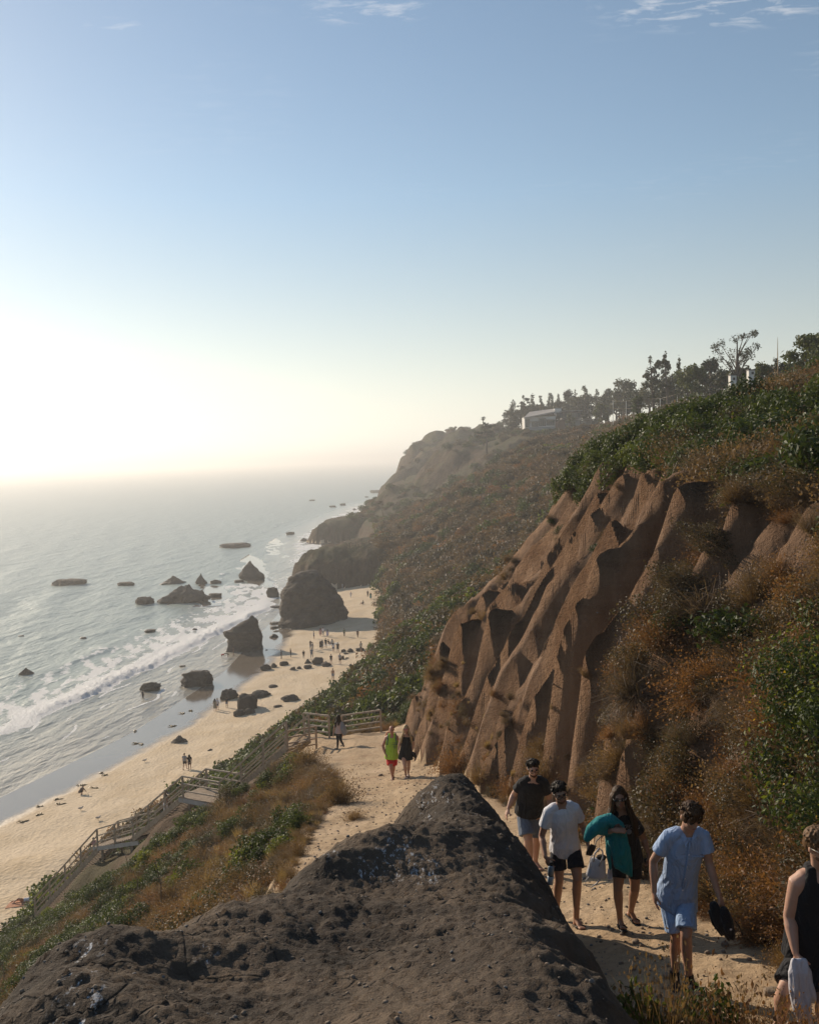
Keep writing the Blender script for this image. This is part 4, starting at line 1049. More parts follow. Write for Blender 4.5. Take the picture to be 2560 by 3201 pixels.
ROCKS = [
 (152, 263, 1812, 1830, 'long low rock awash far left, farthest left of the offshore rocks', 'flat'),
 (365, 422, 1819, 1831, 'small flat rock awash left of the group of offshore peaks', 'flat'),
 (500, 579, 1800, 1827, 'pointed dark rock right behind the big broad offshore rock', 'peak'),
 (607, 647, 1791, 1826, 'narrow conical rock standing upright between two low offshore rocks', 'peak'),
 (652, 693, 1811, 1826, 'low rounded rock just right of the narrow conical rock', 'dome'),
 (491, 658, 1829, 1884, 'largest broad offshore rock with a jagged bird-lined top', 'peak'),
 (418, 479, 1865, 1889, 'smooth low rock left of the largest offshore rock', 'dome'),
 (649, 693, 1854, 1866, 'thin low rock right of the largest offshore rock', 'flat'),
 (739, 821, 1752, 1812, 'tall sharp rock with a stepped right shoulder beyond the surf', 'peak'),
 (731, 763, 1812, 1822, 'little rock awash in front of the tall sharp rock', 'flat'),
 (681, 785, 1699, 1712, 'long low reef lying alone far out above the tall sharp rock', 'flat'),
 (893, 922, 1662, 1671, 'tiny far rock awash left of the distant headland', 'flat'),
 (936, 964, 1680, 1692, 'small pointed rock at the foot of the distant headland', 'peak'),
 (832, 874, 1835, 1868, 'square dark rock standing in the surf left of the great stack', 'block'),
 (562, 666, 2096, 2146, 'broad rounded boulder in the shallows below the leaning stack', 'block'),
 (433, 503, 2132, 2160, 'rough low rock in the shallows beside the lone wader', 'dome'),
 (56, 103, 2086, 2110, 'solitary rock in the surf at the far left edge', 'peak'),
 (56, 76, 1985, 1990, 'tiny rock breaking the water far left', 'flat'),
 (248, 272, 1990, 1998, 'tiny dark rock alone in open water left of the breaker', 'flat'),
 (449, 486, 1966, 1976, 'tiny flat rock in the water above the breaking wave', 'flat'),
 (602, 618, 1962, 1970, 'speck of rock in the foam behind the breaking wave', 'dome'),
 (686, 745, 2153, 2187, 'left rock of the boulder group at the water edge', 'dome', .3),
 (738, 806, 2169, 2221, 'tallest boulder of the group at the water edge', 'block', .45),
 (776, 844, 2159, 2183, 'back right boulder of the group at the water edge', 'dome', .45),
 (727, 768, 2216, 2239, 'front left low boulder of the group at the water edge', 'dome', .5),
 (760, 799, 2212, 2233, 'front right low boulder of the group at the water edge', 'dome', .5),
 (875, 936, 2171, 2192, 'flat-backed rock alone on dry sand right of the boulder group', 'dome', .7),
 (933, 971, 2204, 2221, 'low cracked rock on the sand nearest the sunbathers', 'flat', .8),
 (530, 588, 2297, 2324, 'jagged dark rock at the edge of the wet sand', 'peak', .35),
 (646, 667, 2338, 2351, 'small dark rock on dry sand behind the strolling couple', 'dome', .8),
 (839, 869, 2139, 2150, 'small low rock on sand between boulders and tide pool', 'flat', .6),
 (855, 883, 2202, 2213, 'low flat rock half buried left of the cracked rock', 'flat', .7),
 (811, 849, 2075, 2096, 'left rock of the dark chain across the beach', 'dome', .2),
 (846, 866, 2070, 2088, 'second rock of the dark chain across the beach', 'dome', .2),
 (872, 902, 2066, 2082, 'low rock by the tide pool in the dark chain', 'flat', .3),
 (905, 926, 2082, 2096, 'small rock in front of the dark chain', 'dome', .4),
 (926, 944, 2081, 2093, 'rock touching the front of the dark chain', 'dome', .4),
 (950, 974, 2058, 2074, 'pointed rock in the middle of the dark chain', 'peak', .5),
 (975, 1012, 2053, 2076, 'highest rock of the dark chain across the beach', 'block', .5),
 (948, 976, 2077, 2090, 'flat slab before the middle of the dark chain', 'flat', .5),
 (1003, 1036, 2066, 2083, 'sloping slab at the right end of the dark chain', 'dome', .5),
 (1066, 1082, 2027, 2037, 'left small rock beside the crowd on the sand', 'dome', .8),
 (1085, 1107, 2025, 2038, 'right rounded rock beside the crowd on the sand', 'dome', .8),
 (1074, 1088, 2038, 2044, 'flat little rock before the crowd on the sand', 'flat', .8),
 (1066, 1078, 2047, 2062, 'rock behind the man in the grey shirt', 'dome', .7),
 (1078, 1091, 2053, 2059, 'small rock right of the man in the grey shirt', 'flat', .7),
 (1111, 1122, 2047, 2054, 'small rock near the slope foot below the crowd', 'flat', .9),
 (1087, 1107, 2073, 2083, 'pyramid rock on open sand below the crowd', 'peak', .8),
 (1111, 1140, 2024, 2032, 'flat slab under the man at the slope foot', 'flat', 1.0),
 (842, 880, 1893, 1900, 'flat rock in the wash left of the great stack', 'flat'),
 (842, 882, 1943, 1952, 'low ledge in the wash at the great stack foot', 'flat'),
 (842, 876, 1956, 1966, 'second low ledge nearer than the great stack foot', 'flat'),
 (850, 892, 1970, 1978, 'thin ledge trailing from the great stack foot', 'flat'),
 (842, 872, 1980, 1997, 'broken rock in the wash before the great stack', 'dome'),
 (825, 843, 2028, 2038, 'round rock in the tide pool before the great stack', 'dome'),
 (760, 780, 1924, 1933, 'small rock in the foam behind the leaning stack', 'flat'),
 (565, 590, 2103, 2112, 'small rock touching the left of the broad rounded boulder', 'flat'),
 (558, 580, 2078, 2084, 'small flat rock above the broad rounded boulder', 'flat'),
 (1148, 1190, 1565, 1602, 'tall hazy rock at the foot of the far bluff', 'block', 0.0),
 (1154, 1208, 1531, 1541, 'long hazy reef off the far bluff', 'flat'),
 (1062, 1082, 1573, 1580, 'hazy square rock awash off the far bluff', 'flat'),
 (1028, 1052, 1580, 1586, 'hazy low rock left of the square awash rock', 'flat'),
 (965, 985, 1561, 1566, 'outermost hazy rock off the far bluff', 'flat'),
 (1102, 1114, 1588, 1594, 'tiny hazy rock before the far tall rock', 'dome'),
 (1140, 1152, 1551, 1555, 'speck of rock below the hazy reef', 'flat'),
]
for i, r_ in enumerate(ROCKS):
    x0, x1, yt, yb, lb, shp = r_[:6]; z = r_[6] if len(r_) > 6 else 0.0
    put_rock(x0, x1, yt, yb, lb, shp, z, seed=i + 3)

def outline_stack(name, rows, depth_k, seed, label, res=(72, 46), rough=1.0):
    """a stack from half-widths: rows of (z, left x, right x) in metres around its own axis"""
    rows = np.array(rows, float); nz, na = res
    zz = np.linspace(rows[0, 0], rows[-1, 0], nz); L = np.interp(zz, rows[:, 0], rows[:, 1]); Rr = np.interp(zz, rows[:, 0], rows[:, 2])
    c = (L + Rr) / 2; hw = (Rr - L) / 2
    a = np.linspace(0, 2 * np.pi, na, endpoint=False)
    A, Zi = np.meshgrid(a, np.arange(nz)); ca, sa = np.cos(A), np.sin(A)
    pw = 0.78
    X = c[Zi] + hw[Zi] * np.sign(ca) * np.abs(ca) ** pw; Y = hw[Zi] * depth_k * np.sign(sa) * np.abs(sa) ** pw; Z = zz[Zi] + 0 * A
    s = rows[-1, 0] / 10
    n = fbm3(X / (3 * s) + seed, Y / (3 * s), Z / (4.5 * s), 5, 530)
    rd = (1 - np.abs(fbm3(X / (1.6 * s) + seed, Y / (1.6 * s), Z / (2.4 * s), 4, 540))) - 0.75
    r2 = (1 - np.abs(fbm3(X / (0.7 * s) + seed, Y / (0.7 * s), Z / (1.0 * s), 3, 545))) - 0.75
    k = (0.9 * n + 0.7 * rd + 0.35 * r2) * s * rough
    fade = np.clip(hw[Zi] / (1.2 * s), 0, 1)
    X = X + ca * k * fade; Y = Y + sa * k * fade; Z = Z + 0.4 * s * n
    V = np.concatenate([np.stack([X, Y, Z], -1).reshape(-1, 3), [[c[-1], 0, zz[-1] + 0.1 * s]]])
    i = np.arange(nz * na).reshape(nz, na)
    q = np.stack([i[:-1], np.roll(i[:-1], -1, 1), np.roll(i[1:], -1, 1), i[1:]], -1).reshape(-1, 4)
    t = np.concatenate([q[:, [0, 1, 2]], q[:, [0, 2, 3]], np.stack([i[-1], np.roll(i[-1], -1), np.full(na, nz * na)], -1)])
    return mesh_np(name, V, t, True)
def px_rows(pts, y, xc):
    out = []
    for (yy, xl, xr) in pts:
        a, b = at(xl, yy, y), at(xr, yy, y)
        out.append(((a.z + b.z) / 2, a.x - xc, b.x - xc))
    return sorted(out)
b0 = atz(977, 1967, 0.0)
rw = px_rows([(1975, 864, 1086), (1960, 874, 1084), (1925, 882, 1074), (1880, 882, 1060), (1850, 886, 1046), (1820, 900, 1022), (1800, 917, 1002), (1790, 932, 990), (1784, 944, 978)], b0.y + 3, b0.x)
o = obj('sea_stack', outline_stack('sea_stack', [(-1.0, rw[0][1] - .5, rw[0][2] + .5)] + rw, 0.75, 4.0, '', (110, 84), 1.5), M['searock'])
o.location = (b0.x, b0.y + 3.2, 0); tag(o, 'great rounded sea stack standing on the sand, the largest rock on the beach', 'sea stack')
b1 = atz(760, 2037, 0.0)
rw = px_rows([(2040, 704, 819), (2020, 712, 817), (1995, 714, 817), (1985, 704, 816), (1973, 702, 813), (1968, 722, 811), (1958, 736, 808), (1948, 752, 806), (1940, 767, 803), (1932, 779, 798), (1925, 785, 792)], b1.y + 1.5, b1.x)
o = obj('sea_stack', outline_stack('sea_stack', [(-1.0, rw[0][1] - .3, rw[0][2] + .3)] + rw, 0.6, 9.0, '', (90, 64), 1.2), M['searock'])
o.location = (b1.x, b1.y + 1.7, 0); tag(o, 'leaning dark sea stack with a notch on its left, standing in shallow water', 'sea stack')

# kelp on the wet sand, gulls
M['kelp'] = simple_mat('wet_kelp', (0.20, 0.13, 0.035), 0.4, 0.4, 20, 0.5)
ORD = 'first second third fourth fifth sixth seventh eighth ninth tenth eleventh twelfth thirteenth fourteenth fifteenth sixteenth seventeenth eighteenth nineteenth twentieth twenty-first twenty-second twenty-third'.split()
for i, (kx, ky) in enumerate(sorted([(328, 2428), (256, 2457), (295, 2473), (190, 2523), (122, 2523), (122, 2556), (73, 2577), (540, 2267), (425, 2320), (425, 2276), (570, 2226), (595, 2219), (176, 2503), (322, 2418), (446, 2324)])):
    c = atz(kx, ky, 0.45); c.z = max(hz(c.x, c.y), 0.06); r = np.random.default_rng(900 + i); mb = MB()
    for j in range(5):
        a = r.random() * 6.28; L = 0.3 + 0.5 * r.random(); p0 = Vector((r.normal() * .12, r.normal() * .08, 0.03))
        p1 = p0 + Vector((math.cos(a) * L * .5, math.sin(a) * L * .3, 0.07)); p2 = p0 + Vector((math.cos(a + .5) * L, math.sin(a + .5) * L * .6, 0.02))
        mb.tube([p0, p1, p2], [0.07, 0.06, 0.02], 5)
    o = mb.build('kelp_clump', M['kelp'], None, True); o.location = c
    tag(o, ORD[i] + ' kelp clump on the wet sand, counting from the left edge', 'kelp', 'kelp clumps along the wet sand')
M['gull'] = simple_mat('gull_feathers', (0.55, 0.53, 0.50), 0.8, 0.2, 20); M['gull_dark'] = simple_mat('gull_wing', (0.16, 0.15, 0.15), 0.8, 0.2, 20)
for px, py, lb in ((454, 2390, 'gull standing on wet sand beyond the strolling couple'), (255, 2552, 'gull on dry sand above the middle landing of the stairs'), (310, 2598, 'dark gull beside the lower stair railing')):
    c = atz(px, py, 0.6); c.z = hz(c.x, c.y); e = empty('gull', c, 0.6); tag(e, lb, 'gull')
    MB().ell((0, 0, .26), (.2, .1, .09)).ell((.19, 0, .36), (.07, .055, .06)).tube([(.12, 0, .28), (.19, 0, .36)], .05).tube([(.24, 0, .36), (.31, 0, .345)], [.018, .006], 5).build('body', M['gull'], e, True)
    MB().ell((-.07, 0, .29), (.22, .105, .05)).build('wing', M['gull_dark'], e, True)
    for s in (-1, 1): MB().tube([(0, .04 * s, .2), (0, .04 * s, 0)], .01, 5).build('leg', M['kelp'], e)

# ------------------------------------------------------------------ stairs and railings
M['wood'] = simple_mat('weathered_wood', (0.29, 0.22, 0.155), 0.8, 0.3, 5, 0.25, 0.01)
M['rail'] = simple_mat('weathered_rail', (0.36, 0.28, 0.205), 0.6, 0.3, 6, 0.4)
M['concrete'] = simple_mat('pale_concrete', (0.36, 0.33, 0.30), 0.9, 0.15, 3)
def railing(parent, base_pts, h=1.07, bars=4, pr=0.045, rr=0.03, posts=None, cap=True):
    """posts at the base points and horizontal bars between them; every piece its own part"""
    pts = [Vector(q) for q in base_pts]
    for i, q in enumerate(pts):
        if posts is None or i in posts: MB().box((q.x, q.y, q.z + h / 2 - 0.1), (pr * 2, pr * 2, h + 0.2)).build('post', M['rail'], parent)
    for a, b in zip(pts[:-1], pts[1:]):
        for k in range(bars):
            t = h * (1 - k / bars) - (0.02 if k else -0.01)
            MB().beam(a + Vector((0, 0, t)), b + Vector((0, 0, t)), rr * 2 if k else rr * 2.4).build('rail', M['rail'], parent)
def build_stairs():
    e = empty('wooden_stairs', (0, 0, 0))
    tag(e, 'long weathered staircase with rails running down the slope to the beach', 'stairs')
    W = 0.72
    for i, (a, b) in enumerate(zip(STAIR[:-1], STAIR[1:])):
        d = b - a; hd = Vector((d.x, d.y, 0)).normalized(); sd = Vector((-hd.y, hd.x, 0))
        rot = Matrix.Rotation(math.atan2(hd.y, hd.x), 3, 'Z')
        if i in (1, 3):                                                      # landings of planks
            n = int((Vector((d.x, d.y, 0)).length + 1.0) / 0.19)
            for k in range(n):
                t = -0.45 + k * 0.19; c = a + hd * (t + 0.09); c.z = a.z + (b.z - a.z) * max(0, min(1, t / Vector((d.x, d.y, 0)).length))
                MB().box(c + Vector((0, 0, -0.025)), (0.175, W * 2 + 0.1, 0.05), rot).build('plank', M['wood'], e)
            c = (a + b) / 2
            for s in (-1, 1):
                MB().beam(a + sd * s * (W + 0.03) - hd * 0.4 + Vector((0, 0, -0.17)), b + sd * s * (W + 0.03) + hd * 0.4 + Vector((0, 0, -0.17)), 0.06, 0.22).build('joist', M['concrete'], e)
                for t in (0.1, 0.9):
                    q = a.lerp(b, t) + sd * s * (W - 0.05)
                    MB().beam(q + Vector((0, 0, -0.06)), q + Vector((0, 0, -1.5)), 0.12).build('support', M['wood'], e)
        else:
            n = max(6, int(abs(d.z) / 0.185))
            for k in range(n):
                c = a.lerp(b, (k + 0.5) / n)
                MB().box(c + Vector((0, 0, -0.02)), (0.30, W * 2, 0.05), rot).build('tread', M['wood'], e)
            for s in (-1, 1):
                MB().beam(a + sd * s * (W + 0.03) + Vector((0, 0, -0.12)), b + sd * s * (W + 0.03) + Vector((0, 0, -0.12)), 0.06, 0.28).build('stringer', M['wood'], e)
    for s in (-1, 1):
        line = []
        for i, q in enumerate(STAIR):
            dd = Vector((0, 0, 0))
            for a, b in ((STAIR[max(i - 1, 0)], q), (q, STAIR[min(i + 1, len(STAIR) - 1)])):
                h = Vector((b.x - a.x, b.y - a.y, 0))
                if h.length > 0: dd += h.normalized()
            dd.normalize(); line.append(q + Vector((-dd.y, dd.x, 0)) * s * (W + 0.02))
        full = []
        for a, b in zip(line[:-1], line[1:]):
            n = max(1, round((b - a).length / 2.3))
            full += [a.lerp(b, k / n) for k in range(n)]
        full.append(line[-1]); railing(e, full, 1.07, 3)
build_stairs()
for px0, py0, y0, px1, py1, y1, lb in ((899, 2343, 45.3, 990, 2341, 47.4, 'left metal railing panel at the head of the stairs'),
                               (952, 2304, 50.2, 1031, 2327, 48.9, 'middle metal railing panel behind the head of the stairs'),
                               (1070, 2297, 50.2, 1192, 2304, 49.4, 'right metal railing at the end of the path, beyond the woman with long hair')):
    a, b = at(px0, py0, y0), at(px1, py1, y1); a.z = max(hz(a.x, a.y), a.z - .25); b.z = max(hz(b.x, b.y), b.z - .25)
    e = empty('railing', a); tag(e, lb, 'railing', 'metal railings at the path end')
    n = 2 if (b - a).length < 4.5 else 3
    pts = [(b - a) * (k / (n - 1)) for k in range(n)]
    railing(e, pts, 1.1, 4, 0.048, 0.032)

# ------------------------------------------------------------------ house on the bluff
M['roof_grey'] = simple_mat('pale_roof', (0.34, 0.31, 0.28), 0.8, 0.1, 0.6)
M['wall_white'] = simple_mat('white_wall', (0.62, 0.60, 0.56), 0.8, 0.08, 0.7)
M['wall_grey'] = simple_mat('grey_board_wall', (0.24, 0.25, 0.26), 0.8, 0.15, 1.0)
M['wall_brown'] = simple_mat('brown_wall', (0.20, 0.12, 0.08), 0.8, 0.15, 0.8)
M['wall_dark'] = simple_mat('dark_wall', (0.10, 0.09, 0.08), 0.7, 0.15, 0.8)  # one dark tone for walls, window frames, caps and vents
tg = NT('window_glass'); M['glass'] = tg.done(tg.pbr((0.05, 0.07, 0.07), 0.06, None, 0.6))
M['orange'] = simple_mat('orange_mesh_fence', (0.55, 0.22, 0.08), 0.8, 0.15, 0.8)
def build_house():
    Y0 = 398.0
    e = empty('bluff_house', at(1700, 1354, Y0)); o0 = e.location.copy()
    tag(e, 'low modern house with glass walls and flat roofs on the bluff', 'house')
    def blk(name, x0, y0, x1, y1, dy, th, mat, parent=e, top_dx=0):
        a, b = at(x0, y1, Y0 + dy), at(x1, y0, Y0 + dy); c = (a + b) / 2
        q = MB().box(Vector((c.x, c.y + th / 2, c.z)) - o0, (abs(b.x - a.x), th, abs(b.z - a.z))).build(name, mat, parent)
        return q
    def windows(parent, x0, x1, y0, y1, n, dy):
        for k in range(n):
            xa = x0 + (x1 - x0) * k / n; xb = x0 + (x1 - x0) * (k + 1) / n
            w = blk('window', xa + .4, y0, xb - .4, y1, dy - 0.12, 0.1, M['wall_dark'], parent)
            blk('pane', xa + 1.0, y0 + .8, xb - 1.0, y1 - .8, dy - 0.17, 0.04, M['glass'], w)
    w1 = blk('wall', 1640, 1301, 1736, 1340, 2.0, 9, M['wall_white'])
    windows(w1, 1641, 1656, 1311, 1336, 3, 2.0); windows(w1, 1661, 1682, 1319, 1334, 5, 2.0); windows(w1, 1683, 1706, 1307, 1332, 4, 2.0); windows(w1, 1708, 1733, 1314, 1330, 4, 2.0)
    r1 = MB(); a, b, c, d = at(1637, 1309, Y0), at(1735, 1290, Y0), at(1735, 1292, Y0 + 13), at(1655, 1303, Y0 + 13)
    up = Vector((0, 0, .5)); q = [p_ - o0 for p_ in (a, b, c + Vector((0, 0, 1.5)), d + Vector((0, 0, 1.5)))]
    r1.add(q + [p_ + up for p_ in q], [(3, 2, 1, 0), (4, 5, 6, 7), (0, 1, 5, 4), (1, 2, 6, 5), (2, 3, 7, 6), (3, 0, 4, 7)]).build('roof', M['roof_grey'], e)
    blk('eave', 1656, 1315, 1684, 1318, 0.6, 1.6, M['roof_grey']); blk('eave', 1708, 1309, 1734, 1312, 0.6, 1.6, M['roof_grey'])
    blk('terrace_wall', 1655, 1333, 1734, 1366, 0.0, 3, M['wall_grey'])
    ch = blk('chimney', 1733, 1277, 1754, 1296, 5, 2.2, M['wall_white']); blk('chimney_cap', 1732, 1275.5, 1755, 1277.5, 4.9, 2.5, M['wall_grey'], ch)
    w2 = blk('upper_wall', 1759, 1286, 1816, 1310, 4, 8, M['wall_dark']); windows(w2, 1738, 1759, 1290, 1308, 4, 3.8); windows(w2, 1764, 1812, 1290, 1306, 6, 4.0)
    blk('upper_roof', 1752, 1282, 1819, 1286, 2.6, 11, M['roof_grey']); blk('terrace_roof', 1731, 1309, 1869, 1312.5, 0.5, 11, M['roof_grey'])
    blk('lower_wall', 1744, 1313, 1766, 1346, 2, 7, M['wall_brown']); w3 = blk('lower_wall', 1768, 1313, 1812, 1342, 2.6, 7, M['wall_grey'])
    windows(w3, 1770, 1786, 1318, 1338, 2, 2.6)
    w4 = blk('lower_wall', 1812, 1313, 1866, 1342, 3.4, 7, M['wall_dark']); windows(w4, 1814, 1864, 1315, 1336, 6, 3.4)
    blk('door', 1735, 1318, 1743, 1338, 1.7, .12, M['wall_brown'])
    blk('deck_rail', 1818, 1291, 1860, 1292.5, 6, .2, M['roof_grey'])
build_house()
for px0, px1, yt, yb, lb in ((2279, 2297, 1174, 1198, 'left white chimney stack of a roof hidden behind the hilltop brush'), (2336, 2355, 1158, 1178, 'right white chimney stack with dark cap behind the hilltop brush')):
    y = 88.0; a, b = at(px0, yb, y), at(px1, yt, y); e = empty('chimney_stack', ((a.x + b.x) / 2, y, a.z)); tag(e, lb, 'chimney')
    MB().box((0, 0, (b.z - a.z) / 2 - 0.5), (b.x - a.x, 0.6, b.z - a.z + 1)).build('stack', M['wall_white'], e)
    MB().box((0, 0, b.z - a.z + .04), (b.x - a.x + .08, 0.7, 0.09)).build('cap', M['wall_dark'], e)
    w = (b.x - a.x)
    MB().box((w * .1, -0.31, (b.z - a.z) * 0.55), (w * .35, .04, .22)).build('vent', M['wall_dark'], e)
p0 = at(2430, 1175, 95); o = MB().tube([(0, 0, -3), (0, 0, 2), (0.02, 0, at(2428, 1055, 95).z - p0.z)], [.045, .04, .015], 6).build('radio_mast', M['straw']); o.location = p0; tag(o, 'tall thin radio mast against the sky at the hilltop', 'mast')

# wire fence on the bare rim, rope posts on the headland, century plant, lower deck and its steps
e = empty('wire_fence', (0, 0, 0)); tag(e, 'wire fence with tall pale posts along the bare rim', 'fence'); prev = None
for px, yt, yb in ((1915, 1251, 1300), (1956, 1253, 1302), (2007, 1245, 1300), (2063, 1245, 1290), (2116, 1230, 1280), (2152, 1225, 1270)):
    y = 226 - (px - 1915) * 0.12; t_ = at(px, yt, y); b_ = at(px, yb, y)
    MB().tube([b_ - Vector((0, 0, 2)), t_], 0.06, 6).build('post', M['wall_white'], e)
    if prev is not None:
        for k in (0.02, 0.5, 0.95):
            p, q = prev[0].lerp(prev[1], k), t_.lerp(b_, k); MB().tube([p, p.lerp(q, .5) - Vector((0, 0, .08)), q], 0.018, 4).build('wire', M['rail'], e)
    prev = (t_, b_)
prev = None; e = empty('rope_fence', (0, 0, 0)); tag(e, 'short rope fence with dark posts along the near headland top', 'fence')
for px, yb in ((1089, 1712), (1098, 1712), (1117, 1710), (1126, 1706), (1152, 1701), (1173, 1692)):
    g = hit(px, yb, 200, 330)
    if g is None: continue
    MB().tube([g - Vector((0, 0, .3)), g + Vector((0, 0, 1.15))], 0.09, 6).build('post', M['wood'], e)
    if prev is not None:
        p, q = prev + Vector((0, 0, .95)), g + Vector((0, 0, .95)); MB().tube([p, p.lerp(q, .5) - Vector((0, 0, .3)), q], 0.03, 4).build('rope', M['wood'], e)
    prev = g
prev = None; e = empty('rope_fence', (0, 0, 0)); tag(e, 'pale rope fence looping along the slope above the cove', 'fence')
for px, yb in ((1327, 1719), (1352, 1716), (1370, 1714), (1391, 1711), (1401, 1722)):
    g = hit(px, yb, 100, 330)
    if g is None or (prev is not None and (g - prev).length > 30): continue
    MB().tube([g - Vector((0, 0, .3)), g + Vector((0, 0, 1.2))], 0.07, 6).build('post', M['wall_white'], e)
    if prev is not None:
        p, q = prev + Vector((0, 0, 1.05)), g + Vector((0, 0, 1.05)); MB().tube([p, p.lerp(q, .5) - Vector((0, 0, .5)), q], 0.035, 4).build('rope', M['wall_white'], e)
    prev = g
g = hit(1205, 1674, 150, 330)
if g is not None:
    e = empty('century_plant', g); tag(e, 'tall flowering century plant stalk on the slope above the far headland', 'plant')
    H_ = (1674 - 1568) / FPX * g.y; t_ = Vector((-11 / FPX * g.y, 0, H_))
    MB().tube([(0, 0, -.3), t_ * .5 + Vector((.1, 0, 0)), t_], [.13, .1, .05], 6).build('stalk', M['bark'], e)
    v, f = leaves(200, [(t_.x + dx, 0, t_.z - dz, .5, .4, .16) for dx, dz in ((0, 0), (-.6, .5), (.6, .8), (-.4, 1.2), (.5, 1.7))], 0.12, RNG)
    obj('flower_head', mesh_np('flower_head', v, f, False), M['leaf_olive'], e)
    v, f, _ = twigs(40, 1.3, 1.1, 0.07, RNG, 0.9); obj('leaf_rosette', mesh_np('leaf_rosette', v, f, False), M['leaf_olive'], e)
dk = [hit(px, py, 100, 420) for px, py in ((1242, 1656), (1283, 1656), (1301, 1626), (1275, 1622))]
if all(dk):
    g = dk[0]; e = empty('lower_deck', g); tag(e, 'flat grey viewing deck on posts on the slope below the orange fence', 'deck')
    wx = 41 / FPX * g.y; zt = at(1242, 1650, g.y).z - g.z + .6; dp = 9.0; sk = wx * .75
    MB().add([(0, 0, zt), (wx, 0, zt), (wx + sk, dp, zt), (sk, dp, zt), (0, 0, zt - .25), (wx, 0, zt - .25), (wx + sk, dp, zt - .25), (sk, dp, zt - .25)], [(0, 1, 2, 3), (7, 6, 5, 4), (4, 5, 1, 0), (5, 6, 2, 1), (6, 7, 3, 2), (7, 4, 0, 3)]).build('deck_floor', M['wall_grey'], e)
    for q in ((0.1, .1), (wx * .5, .1), (wx - .1, .1), (wx + sk - .1, dp - .1), (sk + .1, dp - .1)): MB().box((q[0], q[1], zt / 2 - 1.2), (.16, .16, zt + 2.4)).build('post', M['wood'], e)
    MB().beam((wx, 0, zt + 1), (wx + sk, dp, zt + 1), .07).build('rail', M['rail'], e); MB().beam((0, 0, zt + 1), (wx, 0, zt + 1), .07).build('rail', M['rail'], e)
    for t_ in (0, .5, 1): MB().box((wx + sk * t_, dp * t_, zt + .5), (.08, .08, 1.0)).build('rail_post', M['rail'], e)
a, b = hit(1352, 1582, 150, 480), hit(1282, 1650, 100, 420)
if a and b:
    e = empty('hillside_steps', b); tag(e, 'narrow wooden steps climbing from the deck to the orange fence', 'steps')
    n = 22
    for k in range(n):
        t_ = (k + .5) / n; p = b.lerp(a, t_); p.z = hz(p.x, p.y) + .35; MB().box(p - b, (1.4, .5, .1)).build('tread', M['wood'], e)
        if k % 4 == 0: MB().box(p - b + Vector((.8, 0, .45)), (.09, .09, 1.1)).build('rail_post', M['wood'], e)
    e = empty('orange_fence', a); tag(e, 'orange mesh fence around a landing on the far slope', 'fence')
    w = 34 / FPX * a.y; h = 11 / FPX * a.y
    for k in range(5): MB().box((w * k / 4, 0, h / 2), (.12, .12, h + .6)).build('post', M['wall_white'], e)
    for k in range(3): MB().box((w / 2, 0, h * (.25 + .33 * k)), (w, .06, .22)).build('slat', M['orange'], e)
